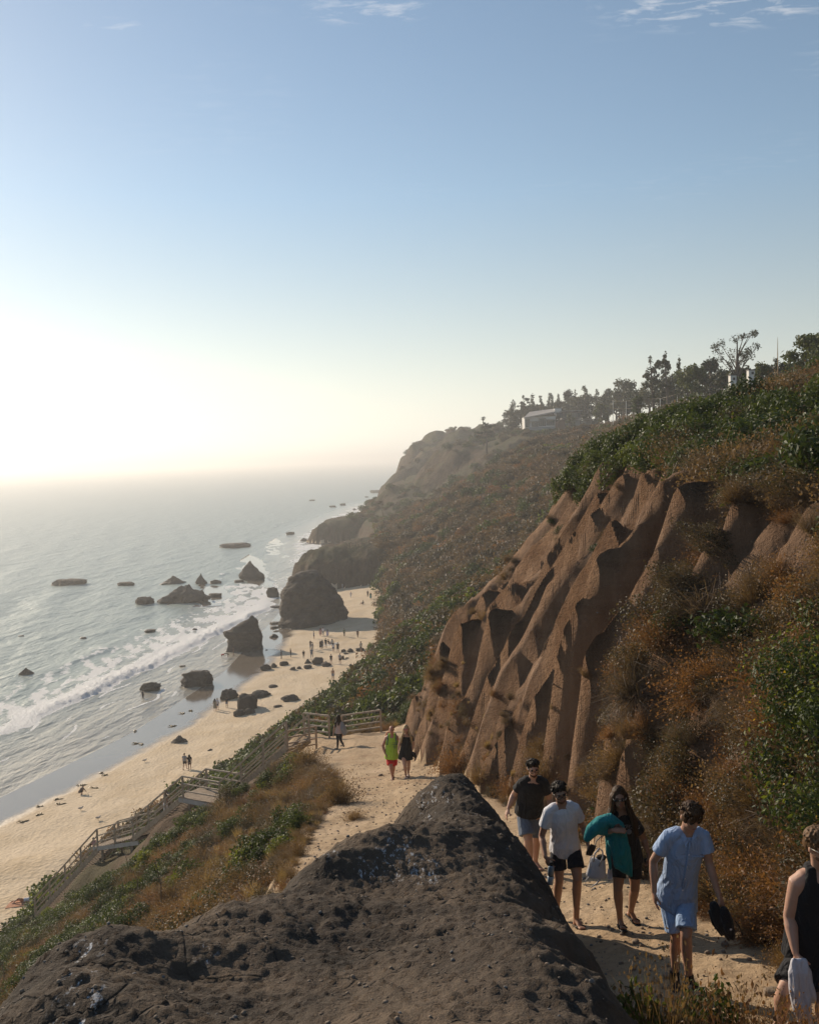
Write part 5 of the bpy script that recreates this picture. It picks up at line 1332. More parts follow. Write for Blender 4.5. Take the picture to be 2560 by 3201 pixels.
# ------------------------------------------------------------------ trees
M['pine'] = leaf_mat('dark_tree_leaves', (0.022, 0.032, 0.016), (0.055, 0.066, 0.026), 0.2)
M['gum'] = leaf_mat('gum_leaves', (0.035, 0.042, 0.022), (0.085, 0.085, 0.04), 0.25)
M['tree_green'] = leaf_mat('sunny_tree_leaves', (0.035, 0.055, 0.015), (0.10, 0.115, 0.028), 0.3)  # leaf colour of the greener trees
def tree(name, label, px, yt, halfw, d, kind, mat, nleaf=900, leaf=0.4, crown=0.65, group=None, seed=0, yb=None):
    """tree whose top is seen at (px, yt), standing d metres ahead on the ground there"""
    r = np.random.default_rng(seed + 50)
    top = at(px, yt, d); gz = hz(top.x, d); H_ = max(top.z - gz, 1.5); W = halfw / FPX * d
    e = empty(name, (top.x, d, gz)); tag(e, label, 'tree', group)
    mb = MB(); rt = 0.045 * H_ * (0.6 if kind in ('column', 'gum') else 0.8); lob = []
    lean = r.normal() * 0.05 * H_
    trunk = [Vector((0, 0, -1.0)), Vector((lean * .3, 0, H_ * .3)), Vector((lean * .7, 0, H_ * .6)), Vector((lean, 0, H_ * .93))]
    mb.tube(trunk, [rt, rt * .75, rt * .5, rt * .15], 7)
    def branch(t, a, L, up):
        b = trunk[1].lerp(trunk[3], t); q = b + Vector((math.cos(a) * L, math.sin(a) * L * .8, L * up))
        mb.tube([b, b.lerp(q, .5) + Vector((0, 0, L * .08)), q], [rt * .38, rt * .25, rt * .08], 5); return q
    if kind == 'round':
        for k in range(16):
            a = r.random() * 6.28; t = r.random(); L = W * (.35 + .45 * r.random()); q = branch(t * .7, a, L, .3 + .5 * r.random())
            s = W * (.28 + .2 * r.random()); lob.append((q.x, q.y, min(q.z, H_ - s * .8), s, s, s * .72))
        for k in range(6):
            a = r.random() * 6.28; lob.append((math.cos(a) * W * .35, math.sin(a) * W * .3, H_ * (.8 + .08 * r.random()), W * .33, W * .33, H_ * .1))
    elif kind == 'column':
        for k in range(24):
            t = k / 23; z = H_ * (.12 + .86 * t); s = W * (.80 - .45 * t) * (.65 + .6 * r.random()); a = r.random() * 6.28
            lob.append((lean * z / H_ + math.cos(a) * W * .5 * (1 - t * .6), math.sin(a) * W * .5, z - s * .5, s, s, max(s * 1.1, H_ * .06)))
            if k % 2: branch(max(0, min(1, (t - .2))), a, s * .6, .5)
    elif kind == 'gum':
        for k in range(16):
            t = .02 + .98 * r.random(); a = r.random() * 6.28; L = W * (.3 + .6 * r.random()); q = branch(t * .8, a, L, .7 + .4 * r.random())
            q.z = min(q.z, H_ * .96)
            for j in range(3):
                s = W * (.2 + .16 * r.random()); lob.append((q.x + r.normal() * s * .8, q.y + r.normal() * s * .8, q.z + r.normal() * s * .5, s, s, s * .8))
        lob.append((lean, 0, H_ * .93, W * .28, W * .28, H_ * .06))
    elif kind == 'bare':
        ends = []; rt *= .7
        for k in range(18):
            t = .08 + .8 * r.random(); a = r.random() * 6.28; L = W * (.4 + .55 * r.random()); q = branch(t * .75, a, L, .9 + .7 * r.random()); q.z = min(q.z, H_)
            for j in range(5):
                a2 = a + r.normal() * .8; q2 = q + Vector((math.cos(a2), math.sin(a2), 0)) * W * .22 + Vector((0, 0, H_ * (.03 + .1 * r.random()))); q2.z = min(q2.z, H_ * 1.02)
                mb.tube([q.lerp(Vector((0, 0, q.z - .1)), .25), q, q2], [rt * .16, rt * .12, rt * .04], 4); ends.append(q2)
        for q in ends:
            s = W * .17; lob.append((q.x, q.y, q.z - s * .3, s, s, s))
        for k in range(6): lob.append((r.normal() * W * .4, r.normal() * W * .3, H_ * (.25 + .2 * r.random()), W * .18, W * .18, W * .15))
    elif kind == 'spread':
        for k in range(16):
            a = r.random() * 6.28; L = W * (.3 + .7 * r.random()); q = branch(.25 + .6 * r.random(), a, L, .12 + .2 * r.random()); s = W * .22
            lob.append((q.x, q.y, q.z, s * 1.3, s * 1.3, s * .38))
        lob.append((0, 0, H_ * .88, W * .4, W * .4, H_ * .10))
    mb.build('trunk', M['bark'], e, True)
    v, f = leaves(nleaf, lob, leaf, r, 1.7, 0.35)
    obj('crown', mesh_np('crown', v, f, False), M[mat], e)
    return e
def palm(label, px, yt, d, hw, seed):
    r = np.random.default_rng(seed); top = at(px, yt, d); gz = hz(top.x, d); H_ = top.z - gz; W = hw / FPX * d
    e = empty('palm_tree', (top.x, d, gz)); tag(e, label, 'palm tree', 'palms on the bluff edge')
    MB().tube([(0, 0, -1), (.1, 0, H_ * .5), (0, 0, H_ * .86)], [W * .14, W * .11, W * .1], 7).build('trunk', M['bark'], e, True)
    V, F = [], []
    for k in range(34):
        a = r.random() * 6.28; up = r.uniform(-.7, 1.1); L = W * r.uniform(.75, 1.05); c = Vector((0, 0, H_ * .87)); dv = Vector((math.cos(a), math.sin(a), 0)); sd = Vector((-dv.y, dv.x, 0))
        pts = [c, c + dv * L * .5 + Vector((0, 0, L * .5 * up)), c + dv * L * .9 + Vector((0, 0, L * (.55 * up - .15)))]
        for i, (p, q) in enumerate(zip(pts[:-1], pts[1:])):
            w0, w1 = (W * .05, W * .16) if i == 0 else (W * .16, W * .03)
            b = len(V); V += [p - sd * w0, p + sd * w0, q + sd * w1, q - sd * w1]; F.append((b, b + 1, b + 2, b + 3))
    obj('crown', mesh_np('crown', np.array([q[:] for q in V]), np.array(F), False), M['pine'], e)
palm('taller palm tree standing alone at the bluff edge', 1509, 1295, 420, 13, 1)
palm('smaller palm tree between the lone palm and the dense trees', 1571, 1308, 455, 7, 2)
GT = 'trees along the bluff skyline'
TREES = [
 ('wind_tree', 'low feathery wind-swept tree beneath the taller palm', 1518, 1320, 40, 405, 'spread', 'pine', 900, .5),
 ('gum_tree', 'leftmost tall tree of the bluff row, just left of the house', 1602, 1250, 22, 430, 'column', 'pine', 1100, .55),
 ('gum_tree', 'thin airy tree behind the left end of the house', 1640, 1234, 15, 440, 'gum', 'pine', 700, .55),
 ('gum_tree', 'narrow upright tree second behind the house', 1664, 1229, 13, 440, 'column', 'pine', 800, .5),
 ('gum_tree', 'slim tree in the gap of the bluff row above the house roof', 1694, 1234, 10, 445, 'column', 'pine', 600, .5),
 ('gum_tree', 'pointed slim tree above the house roof', 1712, 1228, 11, 445, 'column', 'pine', 650, .5),
 ('gum_tree', 'pair-like slim tree left of the house chimney', 1730, 1233, 9, 445, 'column', 'pine', 550, .5),
 ('gum_tree', 'slim dark tree directly above the house chimney', 1744, 1229, 10, 440, 'column', 'pine', 600, .5),
 ('gum_tree', 'broad dark tree above the upper roof of the house', 1775, 1212, 24, 430, 'round', 'pine', 1100, .55),
 ('gum_tree', 'thin open tree between two broad dark trees behind the house', 1803, 1214, 10, 430, 'gum', 'gum', 450, .5),
 ('gum_tree', 'tall blocky dark tree right of the house upper roof', 1832, 1203, 19, 415, 'column', 'pine', 1100, .55),
 ('gum_tree', 'spiky tree right of the tall blocky dark tree', 1866, 1217, 15, 400, 'column', 'pine', 800, .5),
 ('gum_tree', 'full dark tree above the right end of the house', 1900, 1208, 24, 380, 'round', 'pine', 1200, .5),
 ('gum_tree', 'wide grey-green tree above the wire fence', 1946, 1178, 44, 330, 'round', 'gum', 1800, .45),
 ('gum_tree', 'dark crown right of the wide grey-green tree', 1978, 1188, 26, 320, 'round', 'pine', 1200, .42),
 ('bushy_tree', 'rounded green tree in front of the house right end', 1880, 1256, 26, 330, 'round', 'tree_green', 900, .45),
 ('bushy_tree', 'rounded shrub tree left behind the house chimney', 1700, 1268, 24, 425, 'round', 'gum', 800, .5),
 ('bushy_tree', 'rounded shrub tree behind the upper roof', 1800, 1258, 36, 420, 'round', 'gum', 1000, .5),
 ('garden_tree', 'small tree standing in front of the house glass wall', 1777, 1287, 16, 385, 'round', 'tree_green', 600, .4),
 ('bushy_tree', 'pale green bushy tree on the slope below the house', 1690, 1368, 24, 352, 'round', 'tree_green', 900, .45),
 ('bushy_tree', 'olive bushy tree right of the pale one below the house', 1735, 1356, 20, 348, 'round', 'gum', 800, .45),
 ('bushy_tree', 'yellowish shrub tree near the bare rim fence', 1994, 1232, 22, 215, 'round', 'tree_green', 800, .3),
 ('gum_tree', 'left leaning airy gum tree on the hilltop', 2042, 1112, 30, 215, 'gum', 'gum', 900, .36),
 ('gum_tree', 'tall airy gum tree next to the leaning one', 2088, 1096, 22, 210, 'gum', 'gum', 800, .36),
 ('gum_tree', 'slender dark tree right of the two airy gums', 2118, 1108, 11, 205, 'column', 'pine', 600, .32),
 ('round_tree', 'round sunny green tree on the hilltop', 2162, 1132, 50, 170, 'round', 'tree_green', 2000, .30),
 ('round_tree', 'dark tree touching the right of the round sunny tree', 2222, 1110, 44, 180, 'round', 'pine', 1700, .32),
 ('bare_tree', 'tall nearly bare tree with a fan of fine branches', 2298, 1048, 60, 150, 'bare', 'gum', 1300, .17),
 ('round_tree', 'low round tree left of the radio mast', 2382, 1124, 32, 120, 'round', 'tree_green', 1100, .22),
 ('round_tree', 'small dark tree just behind the radio mast', 2418, 1116, 16, 118, 'column', 'pine', 600, .2),
 ('round_tree', 'narrow low tree between radio mast and the big tree', 2446, 1128, 18, 112, 'round', 'pine', 600, .2),
 ('broad_tree', 'big sunlit green tree at the right edge of the skyline', 2550, 1034, 105, 95, 'round', 'tree_green', 8000, .19),
 ('round_tree', 'dark green mass behind the wire fence posts', 2080, 1208, 46, 225, 'round', 'pine', 1300, .36),
 ('point_tree', 'hazy tree on the low point beyond the far bluff', 1245, 1478, 16, 1010, 'spread', 'pine', 500, 1.0),
 ('point_tree', 'hazy shrub tree below the tree on the low point', 1240, 1500, 12, 985, 'round', 'pine', 350, .9),
]
for k, (px, yt) in enumerate([(1600, 1290), (1630, 1285), (1660, 1272), (1690, 1268), (1722, 1262), (1752, 1258), (1790, 1246), (1826, 1240), (1858, 1242), (1890, 1240), (1925, 1232), (1960, 1222), (2000, 1220), (2030, 1195), (2068, 1180), (2110, 1172), (2150, 1170), (2200, 1165), (2250, 1158), (2320, 1150), (2370, 1148), (2410, 1146), (2460, 1140)]):
    d_ = float(np.interp(px, [1600, 1900, 2000, 2150, 2300, 2460], [452, 400, 260, 190, 150, 115]))
    TREES.append(('understorey_tree', ORD[k] + ' low filler tree of the skyline row, counting from the left', px, yt - 10, 34 if px < 2000 else 44, d_ + 6, 'round', 'gum' if k % 2 else 'pine', 1300, .5 if px < 2000 else .28))
for i, t_ in enumerate(TREES): tree(*t_, group=GT if i < 35 else 'low trees between the skyline trees', seed=i)

# ------------------------------------------------------------------ single shrubs that stand out
def shrub(key, px, py, width, label, hk=1.0, group='shrubs standing out from the brush', name=None, y=None, part=True):
    """a shrub whose foot is seen at (px, py) and which is `width` photo pixels wide"""
    g = hit(px, py) if y is None else None
    if g is None:
        q = at(px, py, y or 20); g = Vector((q.x, y, hz(q.x, y)))
    s = width / FPX * g.y / 1.25
    nm = name or {'green': 'leafy_shrub', 'bright': 'bright_shrub', 'olive': 'olive_shrub', 'dry': 'dry_shrub', 'rusty': 'rusty_shrub', 'grey': 'bare_shrub', 'straw': 'straw_tuft'}[key[:-1]]
    o = bpy.data.objects.new(nm, PROTO[key]); COL.objects.link(o)
    o.location = g - Vector((0, 0, .04 * s)); o.scale = (s, s, s * hk); o.rotation_euler = (0, 0, (px * 0.37) % 6.28)
    return tag(o, label, 'shrub', group)
for a in [('dry0', 1062, 2512, 165, 'round golden dry shrub left of the path near the walking couple', 1.3),
          ('dry1', 1110, 2560, 90, 'low straw coloured shrub at the foot of the round golden one', .8),
          ('rusty0', 1420, 2400, 150, 'tall dry shrub at the path edge right of the walking couple', 1.4),
          ('dry1', 1500, 2440, 120, 'brown shrub between the tall dry shrub and the man in black', 1.1),
          ('rusty1', 1600, 2480, 130, 'rust orange shrub behind the man in the black shirt', 1.2),
          ('dry0', 1700, 2440, 170, 'orange brown shrub above the man in the black shirt', 1.2),
          ('olive0', 2080, 2560, 330, 'large dark olive shrub behind the woman with the towel', 1.1),
          ('grey0', 1900, 2420, 220, 'bare twig shrub on the slope above the woman', 1.0),
          ('dry1', 2330, 2760, 260, 'dry brown shrub spilling onto the path right of the blue shirt man', 1.0),
          ('rusty0', 2420, 2880, 190, 'low rusty shrub at the path edge beside the cropped man', .8),
          ('straw1', 724, 2700, 130, 'reddish dry grass tuft on the slope above the dark outcrop', 1.2),
          ('bright0', 470, 2720, 160, 'bright yellow-green shrub on the left slope', .9),
          ('bright1', 540, 2650, 120, 'second yellow-green shrub just uphill of the brightest one', .9),
          ('bright0', 420, 2830, 90, 'small yellow-green shrub low on the left slope', .9),
          ('grey1', 1000, 2440, 160, 'grey twiggy shrub left of the path near the stair head', 1.0),
          ('dry0', 960, 2390, 150, 'pale dry grass shrub below the left railing panel', .9),
          ('olive1', 820, 2560, 150, 'grey-green shrub on the slope below the stair landing', .9),
          ('green0', 1190, 2170, 200, 'glossy green shrub on the slope beyond the right railing', .8),
          ('bright1', 1140, 2110, 70, 'fresh light green shrub above the sunbathers', 1.2),
          ('bright0', 1165, 2040, 60, 'light green shrub at the slope edge above the red swimsuit woman', 1.2),
          ('grey0', 2200, 1900, 330, 'wide tangle of bare grey twigs high on the cliff', .8),
          ('rusty1', 2060, 2010, 230, 'rust coloured brush hanging below the bare twigs', 1.0),
          ('rusty0', 2560, 1400, 160, 'red-brown bush at the right edge above the dark overhang', 1.0)]:
    shrub(a[0], a[1], a[2], a[3], a[4], a[5])
# the big leafy bush at the right edge, with yellow flowers
def big_bush():
    r = np.random.default_rng(77); g = Vector((4.15, 9.2, hz(4.15, 9.2)))
    e = empty('leafy_bush', g); tag(e, 'big leafy green bush with yellow flowers at the right edge', 'bush')
    L = [(r.normal() * .5, r.normal() * .6, .15 + 1.35 * r.random(), .2 + .2 * r.random(), .2 + .2 * r.random(), .16 + .14 * r.random()) for k in range(40)]
    v, f = leaves(20000, L, 0.024, r, 1.9, .35); obj('foliage', mesh_np('foliage', v, f, False), M['leaf_green'], e)
    v, f = leaves(2600, [(a, b, c + .08, d, e_, f_) for a, b, c, d, e_, f_ in L], 0.024, r, 1.9, .8); obj('bright_foliage', mesh_np('bright_foliage', v, f, False), M['leaf_bright'], e)
    a = twigs(160, 1.0, 1.7, .008, r, .7); obj('stems', mesh_np('stems', a[0], a[1], False), M['bark'], e)
    v, f = leaves(70, [(a_ - .2, b_ - .2, c_, d_, e_, f_) for a_, b_, c_, d_, e_, f_ in L[:9]], 0.026, r, 1.0, .95); obj('flowers', mesh_np('flowers', v, f, False), M['flower'], e)
big_bush()
# weeds in the very front, at the path edge below the blue shirt man
for i, (px, d, w, hk, lb, key) in enumerate([(1990, 6.9, 150, 1.0, 'leafy weed with dry seed heads, left of the foreground weeds', 'bright1'), (2080, 6.7, 150, 1.05, 'dry brown weed in the left middle of the foreground weeds', 'dry0'),
        (2180, 7.0, 160, .9, 'green and brown weed below the socks of the blue shirt man', 'green1'), (2265, 6.7, 150, 1.05, 'rusty weed with tall seed stalk in the foreground', 'rusty1'),
        (2360, 6.8, 150, .85, 'dry weed right of the tall seed stalk', 'dry1'), (2450, 6.9, 170, .9, 'rusty dry weed before the bent knee of the cropped man', 'rusty0'), (2540, 6.6, 150, .75, 'rusty weed in the bottom right corner', 'rusty1')]):
    q = at(px, 3201, d); zt = at(px, 3040, d).z; x = q.x; gz = hz(x, d)
    o = bpy.data.objects.new('path_weed', PROTO[key]); COL.objects.link(o); s = (zt - gz) / .62 * hk
    o.location = (x, d, gz - .03); o.scale = (s * .48, s * .48, s); o.rotation_euler = (0, 0, i * 1.3); tag(o, lb, 'weed', 'weeds along the foreground path edge')
# dead stalks on the left slope
for px, py, h, lb in ((505, 2850, 170, 'tall dead stalk rising from the bright shrub on the left slope'), (400, 2740, 90, 'leaning dead stalk left of the brightest shrub'), (430, 2800, 90, 'short dead stalk by the small bright shrub'), (14, 3100, 120, 'pale dead stalk at the bottom left edge')):
    g = hit(px, py)
    if g: tag(MB().tube([(0, 0, -.1), (.03, 0, h / FPX * g.y * .5), (-.12, 0, h / FPX * g.y)], [.02, .016, .008], 5).build('dead_stalk', M['dry_grey']), lb, 'stalk').location = g

# ------------------------------------------------------------------ stones
M['stone'] = simple_mat('pale_stone', (0.24, 0.185, 0.135), 0.9, 0.25, 9, 0.25, 0.02); M['bluestone'] = simple_mat('blue_grey_stone', (0.155, 0.145, 0.135), 0.9, 0.2, 9, 0.25, 0.02)
def stone(px, py, w, label, mat='stone', seed=1, hk=.5, y=None):
    g = hit(px, py) if y is None else at(px, py, y)
    s = w / FPX * g.y; me = rock_mesh('stone', s, s * .8, s * hk, seed, 'block', 3, .8)
    o = obj('stone', me, M[mat]); o.location = g - Vector((0, 0, s * .08)); o.rotation_euler = (0, 0, seed); tag(o, label, 'stone')
gq = at(1330, 2462, 13.6); o = obj('boulder', rock_mesh('boulder', .55, .4, .32, 21, 'block', 4, .8), M['bluestone']); o.location = (gq.x, 12.6, rock_h(gq.x, 12.6) - .22 if rock_h(gq.x, 12.6) > hz(gq.x, 12.6) else hz(gq.x, 12.6)); tag(o, 'blue-grey boulder resting behind the top of the dark outcrop', 'boulder')
for i, a in enumerate([(1987, 2948, 30, 'pale flat stone on the path before the woman with the towel'), (2045, 3072, 26, 'flat stone left of the socks of the blue shirt man', ), (1978, 3032, 20, 'dark stone on the path left of the blue shirt man'), (2085, 3055, 32, 'long pale slab behind the socks of the blue shirt man'),
        (2415, 3112, 60, 'large pale stone beside the bent knee of the cropped man'), (1855, 3082, 26, 'pale stone at the foot of the dark outcrop'), (2265, 2955, 30, 'brown lump of earth on the path under the carried shoes'), (1275, 2432, 14, 'small grey stone behind the walking couple shadow'), (1190, 2425, 16, 'flat stone on the path left of the walking couple'), (1902, 2900, 16, 'small dark stone on the path by the woman\'s sandals')]):
    stone(*a[:4], seed=30 + i)
def gravel():
    r = np.random.default_rng(8); me = [rock_mesh('pebble', 1, .8, .55, 60 + k, 'block', 2, .9) for k in range(3)]
    for k, m in enumerate(me): m.materials.append(M['stone' if k else 'bluestone']); PROTO['pebble%d' % k] = m
    n = 5200; y = 5 + 34 * r.random(n) ** 1.6; x = keyx(K_PL, y) + (keyx(K_PR, y) - keyx(K_PL, y) + .5) * r.random(n)
    z = height(x, y); m = (rock_h(x, y) < z) | (y > 13.4); x, y, z = x[m], y[m], z[m]
    s = 0.012 + 0.05 * r.random(len(x)) ** 3.0
    gn_scatter('path_gravel', np.stack([x, y, z - s * .1], 1), np.stack([r.normal(size=len(x)) * .3, r.normal(size=len(x)) * .3, r.random(len(x)) * 6.28], 1), np.stack([s, s, s], 1), ['pebble%d' % k for k in r.integers(0, 3, len(x))], 'loose gravel strewn over the dirt path', 'gravel')
    n = 1500; x = r.uniform(-2.2, 1.5, n); y = r.uniform(3.2, 12.6, n); z = rock_h(x, y); m = z > height(x, y) + .15; x, y, z = x[m], y[m], z[m]
    s = 0.006 + 0.026 * r.random(len(x)) ** 3.2
    gn_scatter('outcrop_gravel', np.stack([x, y, z - s * .15], 1), np.stack([r.normal(size=len(x)) * .3, r.normal(size=len(x)) * .3, r.random(len(x)) * 6.28], 1), np.stack([s, s, s], 1), ['pebble%d' % k for k in r.integers(0, 3, len(x))], 'small pebbles lying on the dark outcrop', 'gravel')
gravel()
# ------------------------------------------------------------------ people
def skin(name, col):
    t = NT(name); p_ = t.pos(); n = t.noise(p_, 9.0, 4, 0.6)
    c = t.mix(t.rng(n, .3, .7), tuple(q * .9 for q in col), tuple(q * 1.08 for q in col))
    return t.done(t.pbr(c, 0.5, t.bump(t.noise(p_, 60, 3), .25, .004), 0.35, Subsurface_Weight=0.08))
def cloth(name, col, rough=.85, fold=.012, scale=9.0):
    t = NT(name); p_ = t.pos(); n = t.noise(p_, 5.0, 4, .6); w = t.noise(t.mapped(p_, (1.0, 1.0, .45)), scale, 3, .55, 1.2)
    c = t.mix(t.rng(n, .3, .7), tuple(q * .92 for q in col), tuple(q * 1.06 for q in col))
    return t.done(t.pbr(c, rough, t.bump(w, .9, fold * 4), 0.2, Sheen_Weight=0.08))
for nm, c in dict(skin_pale=(.46, .27, .19), skin_tan=(.34, .185, .115), skin_mid=(.40, .225, .15), skin_red=(.42, .21, .145)).items(): M[nm] = skin(nm, c)
for nm, c in dict(cl_black=(.014, .014, .016), cl_white=(.72, .72, .76), cl_blue=(.30, .40, .58), cl_blue2=(.28, .40, .60), cl_navy=(.012, .014, .022), cl_slate=(.13, .16, .21), cl_teal=(.01, .20, .21), cl_lime=(.36, .56, .06), cl_red=(.55, .02, .02),
                   cl_grey=(.24, .25, .27), cl_towel=(.55, .54, .58), cl_khaki=(.28, .24, .18), cl_pink=(.55, .30, .27), cl_lilac=(.42, .40, .58), cl_cream=(.55, .50, .42), cl_green=(.10, .16, .10), cl_denim=(.09, .12, .19), cl_orange=(.46, .20, .10), cl_floral=(.50, .38, .36), cl_brown=(.12, .07, .05)).items(): M[nm] = cloth(nm, c)
def hairmat(name, a, b):
    t = NT(name); p_ = t.pos(); n = t.noise(t.mapped(p_, (1, 1, .25)), 70.0, 3, .6)
    return t.done(t.pbr(t.mix(t.rng(n, .35, .65), a, b), .5, t.bump(n, .8, .012), .12))
M['hair_dark'] = hairmat('dark_hair', (.010, .007, .005), (.030, .019, .012)); M['hair_brown'] = hairmat('brown_hair', (.024, .012, .006), (.085, .042, .018)); M['hair_blond'] = hairmat('blond_hair', (.28, .19, .09), (.55, .42, .24)); M['hair_light'] = hairmat('light_brown_hair', (.08, .045, .022), (.20, .115, .058))
M['stubble'] = simple_mat('stubble', (.17, .085, .05), .8, .25, 90, .2, .003); M['eye'] = simple_mat('eye', (.06, .045, .035), .2, .1); M['lip'] = simple_mat('lips', (.34, .13, .10), .5, .1, 30); M['brow'] = simple_mat('eyebrow', (.03, .018, .012), .8, .1, 30)
tg = NT('sunglass_lens'); M['lens'] = tg.done(tg.pbr((.008, .008, .01), .08, None, .6)); tg = NT('pink_lens'); M['lens_pink'] = tg.done(tg.pbr((.55, .16, .18), .15, None, .6))
M['frame'] = simple_mat('glasses_frame', (.03, .025, .022), .35, .1); M['rubber'] = simple_mat('black_rubber', (.016, .015, .015), .6, .2, 20); M['steel'] = simple_mat('blue_grey_bottle', (.17, .25, .33), .35, .06, 9, .5); M['leather'] = simple_mat('pale_leather', (.55, .54, .55), .5, .08, 12, .4); M['sole'] = simple_mat('sandal_sole', (.10, .075, .055), .8, .2, 20)

WORK = bpy.data.scenes.new('workbench')              # scratch scene for shaping meshes, removed at the end
def fuse(name, chains, voxel, smooth=4, ells=(), disp=0.0, dseed=0, dscale=9.0, flat=False):
    """one continuous skin over tapered limbs (chains of (point, radius or (rx, ry, axis))) and ellipsoids"""
    mb = MB()
    for ch in chains:
        pts = [Vector(c[0]) for c in ch]; n = 14
        ring = []; prev = None
        for i, c in enumerate(ch):
            d = pts[min(i + 1, len(pts) - 1)] - pts[max(i - 1, 0)]; d.normalize()
            if isinstance(c[1], tuple):
                rx, ry, ax = c[1]; a = Vector(ax); a = (a - d * a.dot(d)).normalized()
            else:
                rx = ry = c[1]
                a = d.orthogonal().normalized() if prev is None else (prev - d * prev.dot(d)).normalized()
            prev = a; b = d.cross(a)
            ring.append((pts[i], a, b, rx, ry, d))
        rows = []
        p, a, b, rx, ry, d = ring[0]
        for k in (() if flat else (0.35, 0.75)): rows.append((p - d * min(rx, ry) * math.sqrt(max(0, 1 - k * k)), a, b, rx * k, ry * k))
        for p, a, b, rx, ry, d in ring: rows.append((p, a, b, rx, ry))
        p, a, b, rx, ry, d = ring[-1]
        for k in (() if flat else (0.75, 0.35)): rows.append((p + d * min(rx, ry) * math.sqrt(max(0, 1 - k * k)), a, b, rx * k, ry * k))
        v = [p + a * rx * math.cos(2 * math.pi * k / n) + b * ry * math.sin(2 * math.pi * k / n) for p, a, b, rx, ry in rows for k in range(n)]
        f = [(i * n + k, i * n + (k + 1) % n, (i + 1) * n + (k + 1) % n, (i + 1) * n + k) for i in range(len(rows) - 1) for k in range(n)]
        f += [tuple(range(n - 1, -1, -1)), tuple((len(rows) - 1) * n + k for k in range(n))]
        mb.add(v, f)
    for c, r_, rot in ells: mb.ell(c, r_, rot, 16, 12)
    me = mb.mesh('tmp'); o = bpy.data.objects.new('tmp', me); WORK.collection.objects.link(o)
    m = o.modifiers.new('r', 'REMESH'); m.mode = 'VOXEL'; m.voxel_size = voxel; m.adaptivity = 0
    if smooth: s = o.modifiers.new('s', 'SMOOTH'); s.factor = .5; s.iterations = smooth
    vl = WORK.view_layers[0]; vl.update(); out = bpy.data.meshes.new_from_object(o.evaluated_get(vl.depsgraph)); out.name = name
    bpy.data.objects.remove(o); bpy.data.meshes.remove(me)
    if disp:
        n = len(out.vertices); co = np.empty(n * 3, np.float32); no = np.empty(n * 3, np.float32)
        out.vertices.foreach_get('co', co); out.vertices.foreach_get('normal', no); co = co.reshape(-1, 3).astype(float); no = no.reshape(-1, 3)
        k = (1 - np.abs(fbm3(co[:, 0] * dscale + dseed, co[:, 1] * dscale, co[:, 2] * dscale * .45, 3, 700))) - .75
        co = co + no * (k * disp)[:, None]; out.vertices.foreach_set('co', co.astype(np.float32).ravel()); out.update()
    out.polygons.foreach_set('use_smooth', np.full(len(out.polygons), True)); out.update()
    return out
def chain(pts, rads): return [(p, r) for p, r in zip(pts, rads)]
def frame_of(fwd, up):
    f = Vector(fwd).normalized(); u = Vector(up); u = (u - f * u.dot(f)).normalized(); s = f.cross(u)      # s: to the person's right
    return f, u, s
def rot_cols(a, b, c): return Matrix((a, b, c)).transposed()

def hand_chains(w, d, palm_n, side, s=1.0, curl=.5, thumb=1.0, spread=.12):
    """w: wrist, d: hand direction, palm_n: way the palm faces, side: towards the thumb"""
    d = Vector(d).normalized(); n = Vector(palm_n); n = (n - d * n.dot(d)).normalized(); sd = Vector(side); sd = (sd - d * sd.dot(d) - n * sd.dot(n)).normalized()
    w = Vector(w); L = .092 * s; out = [[(w, .023 * s), (w + d * L * .5, (.040 * s, .019 * s, sd)), (w + d * L, (.042 * s, .016 * s, sd))]]
    for k, (o_, ln) in enumerate(((.031, .072), (.0105, .082), (-.0105, .076), (-.031, .060))):
        p = w + d * L + sd * o_ * s; dd = (d + sd * spread * (o_ / .03)).normalized(); ch = [(p - dd * .01 * s, .0098 * s)]; c = curl * (.75 + .16 * k)
        for q, fr in enumerate((.42, .33, .25)):
            dd = (dd * math.cos(c * .6) + n * math.sin(c * .6)).normalized(); p = p + dd * ln * fr * s * 1.02; ch.append((p, (.0090 - .0009 * q) * s))
        out.append(ch)
    p = w + d * L * .22 + sd * .026 * s; dd = (d * .72 + sd * .62 * thumb + n * .35).normalized(); ch = [(p, .0145 * s)]
    for q, ln in enumerate((.038, .031, .024)):
        p = p + dd * ln * s; dd = (dd + n * .18 * curl + d * .15).normalized(); ch.append((p, (.0125 - .0015 * q) * s))
    out.append(ch); return out
def foot_chains(ankle, toe_dir, s=1.0, pitch=0.0):
    t = Vector(toe_dir); t.z = 0; t.normalize(); t = (t * math.cos(pitch) + Vector((0, 0, -math.sin(pitch)))).normalized()
    sd = t.cross(Vector((0, 0, 1))).normalized(); a = Vector(ankle); dn = sd.cross(t).normalized() * -1
    if dn.z > 0: dn = -dn
    heel = a - t * .045 * s + dn * .055 * s; ball = a + t * .115 * s + dn * .066 * s; toe = a + t * .175 * s + dn * .070 * s
    ch = [[(a, .037 * s), (heel + t * .03 * s, .034 * s), (heel, .030 * s)], [(a + t * .01 * s, .036 * s), (a + t * .06 * s + dn * .035 * s, (.036 * s, .030 * s, sd)), (ball, (.045 * s, .020 * s, sd)), (toe - t * .02 * s, (.040 * s, .015 * s, sd))]]
    for k in range(5):
        p = toe - t * .02 * s + sd * (k - 2) * .0165 * s - t * abs(k - 1) * .007 * s; ch.append([(p - t * .02 * s, .0105 * s), (p + t * .022 * s, .0095 * s)])
    return ch, (heel, ball, toe, t, dn, sd)

